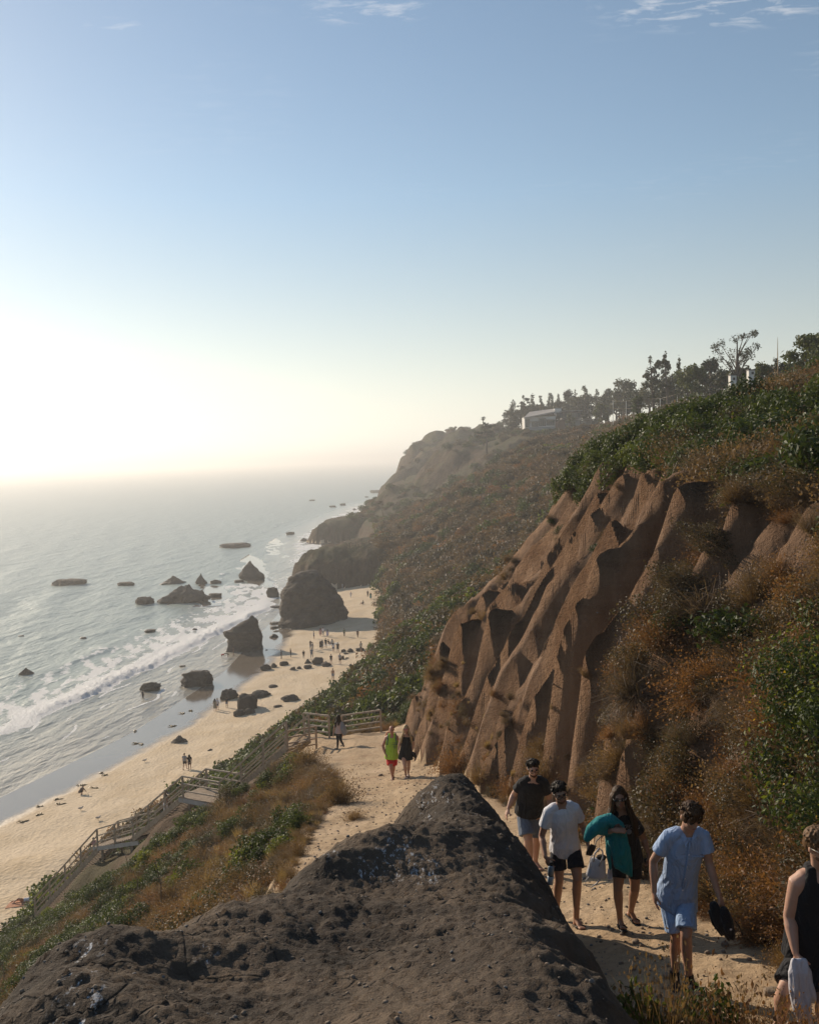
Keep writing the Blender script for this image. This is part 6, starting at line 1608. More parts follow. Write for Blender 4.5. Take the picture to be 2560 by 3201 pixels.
def person(label, J, look, mats, s=1.0, build=1.0, hi=True, female=False, hands=None, group=None, feet=None, hair='short', hairmat_='hair_dark', beard=None, cat='person', voxel=None, headup=None, belly=1.0, toes=(None, None), pitch=(0, 0)):
    """J: joints in world space (hd = head centre, nk, cL/R shoulders, eL/R, wL/R, pv, hL/R, kL/R, aL/R) ; L and R as seen in the photo"""
    J = {k: Vector(v) for k, v in J.items()}
    ground = Vector(((J['aL'].x + J['aR'].x) / 2, (J['aL'].y + J['aR'].y) / 2, min(J['aL'].z, J['aR'].z) - .075 * s))
    e = empty('person', ground); tag(e, label, cat, group); J = {k: v - ground for k, v in J.items()}
    if hi:                                            # outer shoulder points seen in the photo -> shoulder joints inside
        for S in 'LR': J['c' + S] = J['c' + S].lerp(J['nk'], .16) + Vector((0, 0, -.045 * s))
    vox = voxel or (.0085 if hi else .016); b = build
    ax = (J['cR'] - J['cL']).normalized(); hx = (J['hR'] - J['hL']).normalized()
    sw = (J['cR'] - J['cL']).length
    chest = J['nk'].lerp(J['pv'], .30); waist = J['nk'].lerp(J['pv'], .66); hip = J['pv']
    tors = [(hip - (J['nk'] - hip).normalized() * .04, (.155 * s * b, .105 * s * b, hx)), (hip + (J['nk'] - hip) * .12, (.165 * s * b, .115 * s * b * belly, hx)), (waist, ((.138 if female else .148) * s * b, .10 * s * b * belly, ax)),
            (chest, (.168 * s * b, .112 * s * b, ax)), (J['nk'].lerp(J['pv'], .10), (.15 * s * b, .088 * s * b, ax)), (J['nk'] + (J['nk'] - hip).normalized() * .015, (.07 * s, .06 * s, ax))]
    f, u, r_ = frame_of(look, headup or (J['hd'] - J['nk']).normalized() + Vector((0, 0, .6)))
    hs = .112 * s; H0 = J['hd']; RT = rot_cols(r_, f, u)
    neck = [(J['nk'] - (J['hd'] - J['nk']) * .25, .062 * s * (1 if not female else .85)), (J['nk'].lerp(H0, .55) - f * .012 * s, .054 * s * (1 if not female else .85)), (H0 - u * .03 * s - f * .02 * s, .055 * s * (1 if not female else .85))]
    arms, legs = [], []
    for S in 'LR':
        c, el, w = J['c' + S], J['e' + S], J['w' + S]
        arms.append([(c.lerp(J['nk'], .35), .06 * s * b), (c, .062 * s * b), (c.lerp(el, .45), .052 * s * b), (el, .041 * s * b), (el.lerp(w, .3), .043 * s * b), (el.lerp(w, .75), .031 * s * b), (w, .026 * s)])
        h, k, a = J['h' + S], J['k' + S], J['a' + S]; bk = -Vector((f.x, f.y, 0)).normalized()
        legs.append([(h, .092 * s * b), (h.lerp(k, .4), .082 * s * b), (k.lerp(h, .08), .058 * s * b), (k, .055 * s * b), (k.lerp(a, .3) + bk * .012 * s, .057 * s * b), (k.lerp(a, .7), .040 * s * b), (a, .035 * s)])
    ells = [(H0 + u * .022 * s - f * .012 * s, (hs * .70, hs * .86, hs * .90), RT), (H0 - u * .055 * s + f * .022 * s, (hs * .54, hs * .62, hs * .60), RT), (H0 - u * .098 * s + f * .062 * s, (.026 * s, .022 * s, .02 * s), RT)]
    if hi:
        ells += [(H0 - u * .022 * s + f * .096 * s, (.013 * s, .020 * s, .022 * s), RT), (H0 + u * .004 * s + f * .088 * s, (.009 * s, .014 * s, .024 * s), RT), (H0 + u * .034 * s + f * .078 * s, (.052 * s, .016 * s, .012 * s), RT),
                 (H0 - u * .06 * s + f * .082 * s, (.024 * s, .012 * s, .012 * s), RT), (H0 - u * .02 * s + f * .06 * s + r_ * .04 * s, (.022 * s, .02 * s, .02 * s), RT), (H0 - u * .02 * s + f * .06 * s - r_ * .04 * s, (.022 * s, .02 * s, .02 * s), RT)]
        for q in (-1, 1): ells.append((H0 - u * .008 * s + r_ * q * .080 * s - f * .012 * s, (.011 * s, .02 * s, .031 * s), RT))
    ch = [tors, neck] + arms + legs
    fr = {}
    for i, S in enumerate('LR'):
        hd = (hands or {}).get(S, {}); d = hd.get('d', (J['w' + S] - J['e' + S]).normalized() + Vector((0, 0, -.25)))
        inn = (J['pv'] - J['w' + S]); inn.z = 0
        if hi: ch += hand_chains(J['w' + S], d, hd.get('n', inn), hd.get('side', Vector((f.x, f.y, 0))), s * .98, hd.get('curl', .55), hd.get('thumb', .8))
        else: ch.append([(J['w' + S], .026 * s), (J['w' + S] + Vector(d).normalized() * .09 * s, .032 * s), (J['w' + S] + Vector(d).normalized() * .16 * s, .016 * s)])
        td = toes[i] or Vector((look[0], look[1], 0)); fc, info = foot_chains(J['a' + S], td, s * (1.0 if not female else .93), pitch[i]); fr[S] = info
        ch += fc if hi else fc[:2]
    me = fuse('body', ch, vox, 3, ells)
    body = obj('body', me, M[mats['skin']], e)
    P = dict(e=e, J=J, f=f, u=u, r=r_, H0=H0, s=s, ax=ax, hx=hx, b=b, feet=fr, body=body, vox=vox, chest=chest, waist=waist, female=female, belly=belly)
    if hi:
        hd_ = MB()
        for q in (-1, 1): MB().ell(H0 + u * .012 * s + f * .082 * s + r_ * q * .033 * s, (.0145 * s, .012 * s, .009 * s), RT).build('eye', M['eye'], e, True)
        for q in (-1, 1): MB().ell(H0 + u * .036 * s + f * .093 * s + r_ * q * .034 * s, (.022 * s, .006 * s, .0055 * s), RT).build('eyebrow', M['brow'] if hairmat_ != 'hair_blond' else M['hair_light'], e, True)
        MB().ell(H0 - u * .058 * s + f * .093 * s, (.021 * s, .006 * s, .0075 * s), RT).build('mouth', M['lip'], e, True)
        if beard: obj('beard', fuse('beard', [], .006, 2, [(H0 - u * .076 * s + f * .022 * s, (hs * .555, hs * .62, hs * .40), RT), (H0 - u * .098 * s + f * .060 * s, (.029 * s, .026 * s, .022 * s), RT)], .003, 5, 60), M[beard], e)
    make_hair(P, hair, hairmat_, hi)
    return P
def make_hair(P, style, mat, hi):
    if style is None: return
    H0, f, u, r_, s, e = P['H0'], P['f'], P['u'], P['r'], P['s'], P['e']; hs = .112 * s; RT = rot_cols(r_, f, u); rg = np.random.default_rng(int(abs(H0.x) * 1000) % 9999)
    cap = [(H0 + u * .040 * s - f * .022 * s, (hs * .75, hs * .88, hs * .84), RT), (H0 - f * .055 * s - u * .01 * s, (hs * .66, hs * .55, hs * .74), RT)]
    if style == 'short' or style == 'fringe':
        for q in (-1, 1): cap.append((H0 + r_ * q * .068 * s + u * .022 * s - f * .01 * s, (.016 * s, .042 * s, .036 * s), RT))
        cap.append((H0 + u * .108 * s + f * .03 * s, (hs * .5, hs * .5, hs * .25), RT))
        if style == 'fringe':
            for q in (-.04, -.015, .012, .04): cap.append((H0 + u * .062 * s + f * .082 * s + r_ * q * s, (.02 * s, .016 * s, .034 * s), RT))
            for q in (-1, 1): cap.append((H0 + r_ * q * .072 * s + u * .02 * s + f * .02 * s, (.018 * s, .045 * s, .045 * s), RT))
        chs = []
        for k in range(130 if hi else 0):
            a = rg.random() * 6.28; t = rg.random() ** .6 * 1.25; dv = (u * math.cos(t) + (r_ * math.cos(a) + f * math.sin(a)) * math.sin(t))
            if dv.dot(f) > .55 and dv.dot(u) < .5: continue
            c = H0 + u * .03 * s - f * .015 * s; p = c + Vector((dv.x, dv.y, dv.z)) * hs * .86; tg_ = (f * .5 + r_ * rg.normal() * .5 + dv * .6).normalized()
            chs.append([(p, .0065 * s), (p + tg_ * .014 * s, .0055 * s), (p + tg_ * .027 * s - u * .003 * s, .0028 * s)])
        obj('hair', fuse('hair', chs, .0055 * max(1, s) if hi else .014, 1, cap, .005 if hi else 0, 3, 55), M[mat], e)
    elif style == 'long':
        nk = P['J']['nk']; chs = []
        for k in range(70 if hi else 26):
            a = rg.uniform(-2.35, 2.35) + math.pi * 0; side = math.sin(a); back = -math.cos(a)        # around the back of the head
            p0 = H0 + u * (.085 + .02 * rg.random()) * s + r_ * side * .03 * s + f * back * .03 * s
            p1 = H0 + u * .02 * s + r_ * side * .094 * s + f * (back * .085 - .005) * s; p2 = H0 - u * .12 * s + r_ * side * .115 * s + f * (back * .095 + .01 * abs(side)) * s
            L = rg.uniform(.20, .36) * s; p3 = p2 + Vector((0, 0, -1)) * L * .55 + r_ * side * .06 * s + f * (.05 if abs(side) > .8 else -.01) * s; p4 = p3 + Vector((0, 0, -1)) * L * .5 + r_ * (side * .03 + rg.normal() * .02) * s + f * rg.normal() * .015 * s
            rr = .017 * s if hi else .03 * s; chs.append([(p0, rr), (p1, rr), (p2, rr * .95), (p3, rr * .8), (p4, rr * .3)])
        obj('hair', fuse('hair', chs, .0075 if hi else .014, 1, cap, .004 if hi else 0, 4, 50), M[mat], e)
def shirt(P, mat, sleeve=.5, hem=.08, loose=1.0, name='shirt', neck=.02, tank=False, wr=.012, vox=None, flare=1.0):
    J, s, b, ax, hx = P['J'], P['s'], P['b'], P['ax'], P['hx']; nk, pv = J['nk'], J['pv']; ud = (nk - pv).normalized(); q = loose; bl = P['belly']
    t = [(pv - ud * hem * s, (.192 * s * b * q * flare, .150 * s * b * q * bl, hx)), (pv + ud * .06 * s, (.184 * s * b * q, .142 * s * b * q * bl, hx)), (P['waist'], (.164 * s * b * q, .122 * s * b * q * bl, ax)), (P['chest'], (.183 * s * b, .130 * s * b, ax)), (nk.lerp(pv, .12), (.165 * s * b if not tank else .13 * s * b, .104 * s * b, ax)), (nk - ud * neck * s, (.080 * s, .072 * s, ax))]
    ch = [t]
    if not tank:
        for S in 'LR':
            c, el = J['c' + S], J['e' + S]; dr = (el - c).normalized(); ch.append([(c.lerp(nk, .85) + Vector((0, 0, -.02 * s)), .060 * s * b), (c.lerp(nk, .4) + Vector((0, 0, .004)), .066 * s * b), (c + dr * .01, .070 * s * b), (c.lerp(el, sleeve * .5), .071 * s * b * q), (c.lerp(el, sleeve), .073 * s * b * q)])
    else:
        fw = ax.cross(ud); fw = fw if fw.dot(P['f']) > 0 else -fw
        for S in 'LR':
            c = J['c' + S]; m_ = c.lerp(nk, .52); ch.append([(m_ - ud * .16 * s + fw * .095 * s, (.055 * s, .03 * s, ax)), (m_ - ud * .02 * s + fw * .082 * s, (.042 * s, .026 * s, ax)), (m_ + ud * .07 * s + fw * .03 * s, (.038 * s, .028 * s, ax)), (m_ + ud * .07 * s - fw * .03 * s, (.038 * s, .028 * s, ax)), (m_ - ud * .02 * s - fw * .082 * s, (.042 * s, .026 * s, ax)), (m_ - ud * .16 * s - fw * .095 * s, (.055 * s, .03 * s, ax))])
    return obj(name, fuse(name, ch, vox or P['vox'] * 1.05, 2, (), wr, 2.0, 8.0, True), M[mat], P['e'])
def shorts(P, mat, length=.75, loose=1.0, name='shorts', wr=.010, flare=1.12):
    J, s, b, hx = P['J'], P['s'], P['b'], P['hx']; ud = (J['nk'] - J['pv']).normalized(); ch = [[(J['pv'] + ud * .05 * s, (.163 * s * b, .120 * s * b * P['belly'], hx)), (J['pv'], (.168 * s * b, .124 * s * b * P['belly'], hx)), (J['pv'] - ud * .09 * s, (.165 * s * b, .118 * s * b, hx))]]
    for S in 'LR':
        h, k = J['h' + S], J['k' + S]; ch.append([(h + Vector((0, 0, .0)), .092 * s * b), (h.lerp(k, length * .45), .097 * s * b * loose), (h.lerp(k, length), .093 * s * b * loose * flare)])
    return obj(name, fuse(name, ch, P['vox'] * 1.05, 1, (), wr, 6.0, 8.0, True), M[mat], P['e'])
def trousers(P, mat, name='trousers', tight=1.0):
    J, s, b, hx = P['J'], P['s'], P['b'], P['hx']; ud = (J['nk'] - J['pv']).normalized(); ch = [[(J['pv'] + ud * .10 * s, (.165 * s * b, .12 * s * b, hx)), (J['pv'] - ud * .06 * s, (.168 * s * b, .122 * s * b, hx))]]
    for S in 'LR':
        h, k, a = J['h' + S], J['k' + S], J['a' + S]; ch.append([(h, .098 * s * b), (h.lerp(k, .5), .086 * s * b * tight), (k, .063 * s * b * tight), (k.lerp(a, .35), .064 * s * b * tight), (a + Vector((0, 0, .03)), .044 * s * b * tight)])
    return obj(name, fuse(name, ch, P['vox'] * 1.05, 2, (), .006, 6.0, 8.0), M[mat], P['e'])
def glasses(P, mat='lens', name='sunglasses', w=1.0, rim='frame'):
    H0, f, u, r_, s, e = P['H0'], P['f'], P['u'], P['r'], P['s'], P['e']; RT = rot_cols(r_, f, u); m = MB(); c = H0 + u * .012 * s + f * .106 * s
    for q in (-1, 1):
        m.tube([c + r_ * q * .064 * s + u * .006 * s, c + r_ * q * .082 * s - f * .05 * s + u * .008 * s, H0 + r_ * q * .084 * s - f * .02 * s + u * .01 * s], .003 * s, 5)
    m.tube([c - r_ * .016 * s, c + u * .006 * s, c + r_ * .016 * s], .004 * s, 5)
    g = m.build(name, M[rim], e, True)
    for q in (-1, 1): MB().ell(c + r_ * q * .036 * s, (.030 * s * w, .006 * s, .022 * s * w), RT, 14, 8).build('lens', M[mat], g, True)
    return g
def clear_glasses(P):
    H0, f, u, r_, s, e = P['H0'], P['f'], P['u'], P['r'], P['s'], P['e']; c = H0 + u * .010 * s + f * .106 * s; m = MB()
    for q in (-1, 1):
        cc = c + r_ * q * .035 * s; m.tube([cc + r_ * .029 * s * math.cos(a) + u * .02 * s * math.sin(a) for a in np.linspace(0, 2 * math.pi, 15)], .0036 * s, 5, False)
        m.tube([c + r_ * q * .064 * s + u * .01 * s, H0 + r_ * q * .084 * s - f * .02 * s + u * .01 * s], .004 * s, 5)
    m.tube([c - r_ * .008 * s, c + r_ * .008 * s], .004 * s, 5); m.build('glasses', M['frame'], e, True)
def sandals(P, straps=True, mat='rubber', sole='sole'):
    for S in 'LR':
        heel, ball, toe, t, dn, sd = P['feet'][S]; s = P['s']; L = [heel - t * .03 * s, heel + t * .05 * s, ball, toe + t * .035 * s]
        sh = obj('sandal', fuse('sandal', [[(p + dn * .026 * s, (w * s, .013 * s, sd)) for p, w in zip(L, (.036, .038, .052, .040))]], .007, 2), M[sole], P['e'])
        m = MB()
        for k, off in ((0, .0), (1, -.05)):
            c = ball + t * (off - .005) * s; pts = [c + sd * .05 * s * math.cos(a) - dn * (.030 * s * math.sin(a) - .012 * s) + t * (.02 * s * math.cos(a) * (1 if k else -1)) for a in np.linspace(0, math.pi, 9)]
            m.tube(pts, .010 * s, 6)
        m.build('strap', M[mat], sh, True)
def socks(P, mat='cl_black', name='sock', h=.10):
    for S in 'LR':
        heel, ball, toe, t, dn, sd = P['feet'][S]; s = P['s']; a = P['J']['a' + S]; k = P['J']['k' + S]
        obj(name, fuse(name, [[(a.lerp(k, h / .42), .046 * s), (a, .045 * s), (heel + t * .03 * s, .042 * s), (heel, .037 * s)], [(a + t * .01 * s, .045 * s), (a + t * .06 * s + dn * .035 * s, (.045 * s, .038 * s, sd)), (ball, (.053 * s, .027 * s, sd)), (toe + t * .012 * s, (.045 * s, .021 * s, sd))]], .0075, 2), M[mat], P['e'])
# ------------------------------------------------------------------ the people on the path
def on_ground(px, py, off=.105, y0=3.0, y1=400):
    v = ray(px, py); yy = np.geomspace(y0, y1, 3000); pp = np.outer(yy, v / v[1])
    d = CAMZ + pp[:, 2] - height(pp[:, 0], pp[:, 1]) - off
    k = int(np.argmax(d < 0)); return yy[k]
def posed(org, sc, pts, D, off):
    """joints from a close look at the photo: pts in crop pixels, off = metres towards (-) or away from (+) the camera"""
    return {k: at(org[0] + x / sc, org[1] + y / sc, D + off.get(k, 0)) for k, (x, y) in pts.items()}
def blob(name, chains, vox, mat, label, cat, ells=(), disp=0.0, sm=2, base=None):
    c0 = Vector(base) if base is not None else Vector(chains[0][0][0])
    me = fuse(name, [[(Vector(c[0]) - c0, c[1]) for c in ch] for ch in chains], vox, sm, [(Vector(c) - c0, r_, q) for c, r_, q in ells], disp, 1.0, 9.0)
    o = obj(name, me, M[mat]); o.location = c0; return tag(o, label, cat)
def text_on(body_parent, txt, loc, size, mat, rx, squeeze=1.0, name='lettering'):
    cu = bpy.data.curves.new('t', 'FONT'); cu.body = txt; cu.size = size; cu.align_x = 'CENTER'; cu.extrude = .002
    o = bpy.data.objects.new('t', cu); COL.objects.link(o); COL.objects.unlink(o); WORK.collection.objects.link(o); WORK.view_layers[0].update(); me = bpy.data.meshes.new_from_object(o.evaluated_get(WORK.view_layers[0].depsgraph)); bpy.data.objects.remove(o)
    q = obj(name, me, M[mat], body_parent); q.location = loc; q.rotation_euler = rx; q.scale = (squeeze, 1, 1); return q
FWD = Vector((0, -1, 0))

# --- man in the blue shirt
O3, S3 = (2000, 2470), 3.219
D = (on_ground(2000 + 345 / S3, 2470 + 1890 / S3) + on_ground(2000 + 500 / S3, 2470 + 1935 / S3)) / 2
J = posed(O3, S3, dict(hd=(512, 262), nk=(478, 405), cL=(262, 405), cR=(655, 400), eL=(132, 715), eR=(690, 725), wL=(140, 1020), wR=(792, 1062), pv=(372, 1030), hL=(290, 1120), hR=(465, 1120), kL=(365, 1462), kR=(462, 1452), aL=(345, 1885), aR=(492, 1925)), D,
          dict(hd=-.40, nk=-.26, cL=-.22, cR=-.24, eL=-.12, eR=-.25, wL=-.18, wR=-.36, pv=.02, hL=.06, hR=-.04, kL=.02, kR=-.22, aL=.16, aR=-.12))
P = person('young man in a light blue shirt and shorts looking down, carrying black shoes', J, (.16, -.80, -.58), dict(skin='skin_mid'), s=1.0, build=.92, hair='fringe', hairmat_='hair_brown', hands=dict(L=dict(d=(0.05, -.05, -1), n=(1, 0, 0), side=(0, -1, 0), curl=.45), R=dict(d=(.35, -.2, -.9), n=(-.6, .3, 0), side=(-.3, -1, 0), curl=1.0)), toes=(Vector((-.1, -1, 0)), Vector((.35, -1, 0))), pitch=(-.05, -.2))
sh = shirt(P, 'cl_blue', .62, .13, 1.06, wr=.014, flare=1.10); shorts(P, 'cl_blue2', .84, 1.0, wr=.010); socks(P, h=.05)
J_, s = P['J'], P['s']; nk, pv = J_['nk'], J_['pv']; ud = (nk - pv).normalized(); fr = (P['ax'].cross(ud)); fr = fr if fr.y < 0 else -fr
pts = [nk - ud * (.03 + .56 * t) * 1.0 + fr * (.118 + .012 * math.sin(t * 3.1)) - P['ax'] * .0 for t in np.linspace(0, 1, 9)]
MB().tube(pts, .006, 5).build('placket', M['cl_blue2'], sh, True)
for t in (.12, .26, .40, .54): MB().ell(nk - ud * (.04 + t) + fr * .128 + P['ax'] * .004, (.007, .005, .007)).build('button', M['cl_white'], sh, True)
col = MB()
for q in (-1, 1): col.add([nk + P['ax'] * q * .055 + ud * .035 + fr * .02, nk + P['ax'] * q * .075 + ud * .0 + fr * .06, nk + P['ax'] * q * .03 - ud * .085 + fr * .125, nk + P['ax'] * q * .012 - ud * .03 + fr * .10], [(0, 1, 2, 3), (3, 2, 1, 0)])
col.build('collar', M['cl_blue'], sh)
c = nk + P['ax'] * .085 - ud * .18 + fr * .128; MB().box(c, (.105, .006, .012), rot_cols(P['ax'], fr, ud)).build('pocket_edge', M['cl_blue2'], sh)
wR = J_['wR'] + P['e'].location
def shoe(points, label, seed, base):
    o = blob('shoe', [[(p, r) for p, r in points]], .008, 'cl_black', label, 'shoe', base=base, sm=2)
    a, b = Vector(points[0][0]) - o.location, Vector(points[-1][0]) - o.location
    MB().tube([a.lerp(b, .1) + Vector((-.045, .01, -.02)), a.lerp(b, .55) + Vector((-.05, .01, -.035)), b + Vector((-.02, .01, -.04))], [.016, .02, .014], 6).build('sole', M['rubber'], o, True)
    MB().tube([a.lerp(b, .45) + Vector((.05, -.04, .03)), a.lerp(b, .5) + Vector((.08, -.05, .0)), a.lerp(b, .75) + Vector((.095, -.05, -.03))], .004, 5).build('lace', M['cl_black'], o)
    MB().box(a.lerp(b, .62) + Vector((0, -.052, .0)), (.018, .004, .014)).build('tag', M['cl_white'], o); return o
q3 = lambda x, y, o=0: at(O3[0] + x / S3, O3[1] + y / S3, D - .40 + o)
shoe([(q3(745, 1165), .043), (q3(770, 1240), .055), (q3(800, 1330), .052), (q3(850, 1420), .040)], 'black sneaker held at the heel, the left of the carried pair', 1, q3(770, 1240))
shoe([(q3(845, 1215, -.05), .040), (q3(872, 1310, -.05), .052), (q3(895, 1400, -.05), .047), (q3(922, 1470, -.05), .034)], 'black sneaker with dangling lace, the right of the carried pair', 2, q3(872, 1310, -.05))

# --- man in the white t-shirt
O1, S1 = (1560, 2340), 3.477
D = (on_ground(1560 + 625 / S1, 2340 + 1785 / S1) + on_ground(1560 + 840 / S1, 2340 + 1865 / S1)) / 2
J = posed(O1, S1, dict(hd=(655, 478), nk=(680, 600), cL=(512, 648), cR=(838, 598), eL=(462, 950), eR=(905, 850), wL=(500, 1175), wR=(958, 1012), pv=(715, 1050), hL=(632, 1110), hR=(812, 1115), kL=(650, 1430), kR=(848, 1415), aL=(622, 1770), aR=(836, 1855)), D,
          dict(hd=-.34, nk=-.2, cL=-.16, cR=-.18, eL=-.1, eR=-.05, wL=-.32, wR=-.2, pv=.02, hL=.05, hR=-.03, kL=.0, kR=-.2, aL=.2, aR=-.16))
P = person('man in a white t-shirt and black shorts with glasses, holding a bottle', J, (.14, -.92, -.30), dict(skin='skin_mid'), s=1.0, build=.98, hair='short', hairmat_='hair_dark', beard='stubble', hands=dict(L=dict(d=(.35, -.3, -.75), n=(.6, .4, -.2), side=(.5, -.8, .2), curl=.75, thumb=1.1), R=dict(d=(.2, -.15, -1), n=(-1, 0, 0), side=(0, -1, 0), curl=.85)), toes=(Vector((.15, -1, 0)), Vector((.3, -1, 0))), pitch=(-.05, -.2))
shirt(P, 'cl_white', .60, .09, 1.03, wr=.011, flare=1.04); shorts(P, 'cl_navy', .62, 1.03, wr=.008); clear_glasses(P); sandals(P)
q1 = lambda x, y, o=-.36: at(O1[0] + x / S1, O1[1] + y / S1, D + o)
a, b = q1(566, 1250), q1(552, 1478); e = empty('water_bottle', b); tag(e, 'blue-grey steel water bottle held by the man in white', 'bottle'); v = a - b
MB().tube([v * 0, v * .02, v * .25, v * .42], [.026, .036, .0365, .0365], 14).build('lower_body', simple_mat('pale_bottle', (.33, .42, .50), .35, .05, 9, .5), e, True); MB().tube([v * .425, v * .46], .037, 14).build('band', M['rubber'], e, True); MB().tube([v * .465, v * .84, v * .92], [.0365, .0365, .028], 14).build('upper_body', M['steel'], e, True); MB().tube([v * .925, v * 1.06], .027, 12).build('cap', M['rubber'], e, True)
a = q1(985, 1070, -.26); o = MB().box((0, 0, 0), (.075, .02, .14), Euler((.2, .4, .3)).to_matrix()).build('phone', M['rubber']); o.location = a + Vector((.01, -.02, -.03)); tag(o, 'black phone in the right hand of the man in white', 'phone')

# --- man in the black t-shirt
D = on_ground(1560 + 400 / S1, 2340 + 1245 / S1) - .12
J = posed(O1, S1, dict(hd=(366, 212), nk=(368, 318), cL=(238, 342), cR=(498, 338), eL=(160, 500), eR=(545, 545), wL=(98, 655), wR=(575, 720), pv=(325, 665), hL=(268, 735), hR=(395, 735), kL=(316, 985), kR=(402, 975), aL=(338, 1330), aR=(392, 1235)), D,
          dict(hd=-.3, nk=-.16, cL=-.12, cR=-.14, eL=.0, eR=-.05, wL=-.1, wR=-.2, pv=.02, hL=0, hR=.04, kL=-.18, kR=.08, aL=-.16, aR=.14))
P = person('bearded man in a black t-shirt and slate shorts at the back of the group', J, (.10, -.92, -.32), dict(skin='skin_pale'), s=1.06, build=1.14, hair='short', hairmat_='hair_dark', beard='hair_brown', belly=1.06, toes=(Vector((.1, -1, 0)), Vector((.5, -1, 0))), pitch=(-.2, -.1))
shirt(P, 'cl_black', .60, .04, 1.02, wr=.010); shorts(P, 'cl_slate', .82, 1.04, wr=.012); clear_glasses(P)

# --- woman with the teal towel
O2, S2 = (1800, 2420), 3.993
D = (on_ground(1800 + 545 / S2, 2420 + 1830 / S2) + on_ground(1800 + 700 / S2, 2420 + 1760 / S2)) / 2 - .05
J = posed(O2, S2, dict(hd=(535, 285), nk=(552, 452), cL=(402, 500), cR=(710, 520), eL=(318, 735), eR=(838, 800), wL=(455, 705), wR=(900, 985), pv=(622, 985), hL=(545, 1050), hR=(725, 1050), kL=(520, 1440), kR=(735, 1430), aL=(548, 1815), aR=(682, 1715)), D,
          dict(hd=-.24, nk=-.12, cL=-.12, cR=-.06, eL=-.12, eR=.02, wL=-.47, wR=-.05, pv=.02, hL=0, hR=.04, kL=-.12, kR=.02, aL=-.1, aR=.18))
P = person('woman with long brown hair and sunglasses in a black outfit, carrying a teal towel', J, (-.08, -.95, -.2), dict(skin='skin_tan'), s=.95, build=1.02, female=True, hair='long', hairmat_='hair_brown', hands=dict(L=dict(d=(1, -.1, .05), n=(0, .5, -.8), side=(0, -.3, .8), curl=.35), R=dict(d=(-.05, -.1, -1), n=(-1, 0, 0), side=(0, -1, 0), curl=.7)), toes=(Vector((.05, -1, 0)), Vector((.45, -1, 0))), pitch=(-.2, .15))
sh = shirt(P, 'cl_black', .66, .14, 1.06, wr=.012); shorts(P, 'cl_black', .62, .98, wr=.004, flare=1.0); glasses(P, 'lens', w=.85, rim='cl_cream'); sandals(P, mat='rubber', sole='rubber')
J_ = P['J']; ud = (J_['nk'] - J_['pv']).normalized(); fr = P['ax'].cross(ud); fr = fr if fr.y < 0 else -fr
text_on(sh, 'YEEZUS', J_['nk'] - ud * .15 + fr * .146 + P['ax'] * .06, .062, 'cl_grey', rot_cols(P['ax'], ud, -fr if False else P['ax'].cross(ud)).to_euler(), 1.0)
MB().ell(J_['nk'] - ud * .20 + fr * .142 + P['ax'] * .03, (.03, .008, .032)).build('print', M['cl_grey'], sh, True)
q2 = lambda x, y, o=-.36: at(O2[0] + x / S2, O2[1] + y / S2, D + o)
blob('teal_towel', [[(q2(140, 800), .045), (q2(200, 700), .075), (q2(310, 610), .085), (q2(420, 570), .08), (q2(540, 650), .06), (q2(590, 740), .04)], [(q2(300, 690), .06), (q2(420, 690, -.3), .07), (q2(520, 720, -.3), .05)],
                    [(q2(400, 770, -.30), .03), (q2(400, 950, -.30), .032), (q2(420, 1120, -.30), .02), (q2(425, 1180, -.30), .014)], [(q2(470, 760, -.33), .034), (q2(485, 950, -.35), .044), (q2(510, 1150, -.34), .035)],
                    [(q2(540, 740, -.33), .034), (q2(575, 950, -.35), .046), (q2(620, 1200, -.34), .036), (q2(660, 1250, -.33), .02)], [(q2(590, 720, -.33), .03), (q2(640, 950, -.34), .036), (q2(672, 1150, -.33), .03), (q2(688, 1270, -.33), .015)],
                    [(q2(440, 850, -.34), .04), (q2(530, 1000, -.35), .045), (q2(610, 1110, -.34), .04)], [(q2(500, 1130, -.34), .03), (q2(590, 1190, -.34), .035), (q2(660, 1240, -.33), .02)]], .011, 'cl_teal', 'teal towel draped over the arm of the woman with sunglasses', 'towel', disp=.016, sm=3)
m = MB()
for k in range(9): m.tube([q2(400 + k * 5, 1180, -.30), q2(396 + k * 6, 1255, -.30), q2(398 + k * 6, 1300 + 6 * (k % 3), -.30)], .006, 4)
fr_ = m; c0 = q2(420, 1180, -.30); fr_.v = [tuple(Vector(v) - c0) for v in fr_.v]; o = fr_.build('towel_fringe', M['cl_towel']); o.parent = bpy.data.objects['teal_towel']; o.location = c0 - bpy.data.objects['teal_towel'].location
# handbag
b0 = q2(255, 1160, -.30); e = empty('handbag', q2(260, 1300, -.30)); tag(e, 'white leather handbag with two handles beside the teal towel', 'handbag'); z0 = e.location
bt, bb = q2(275, 1050, -.30) - z0, q2(245, 1290, -.30) - z0; ba = (q2(345, 1075, -.30) - q2(205, 1050, -.30)).normalized()
obj('bag_body', fuse('bag_body', [[(bb, (.105, .055, ba)), (bb.lerp(bt, .12), (.118, .062, ba)), (bb.lerp(bt, .7), (.095, .05, ba)), (bt, (.082, .034, ba))]], .009, 2, flat=True), M['leather'], e)
for pts in (((215, 1090), (235, 990), (290, 925), (330, 960), (335, 1040), (285, 1150)), ((180, 1170), (170, 1090), (185, 1030), (215, 1010))): MB().tube([q2(x, y, -.36) - z0 for x, y in pts], .009 if len(pts) > 4 else .005, 7).build('handle', M['leather'], e, True)
MB().tube([q2(x, y, -.34) - z0 for x, y in ((180, 1260), (115, 1330), (125, 1395), (190, 1410), (250, 1370), (300, 1315))], [.004, .004, .004, .006, .008, .007], 6).build('strap', M['leather'], e, True)
MB().tube([q2(x, y, -.31) - z0 for x, y in ((240, 900), (250, 840), (300, 790), (330, 770))], .006, 6).build('strap', M['cl_grey'], e, True)
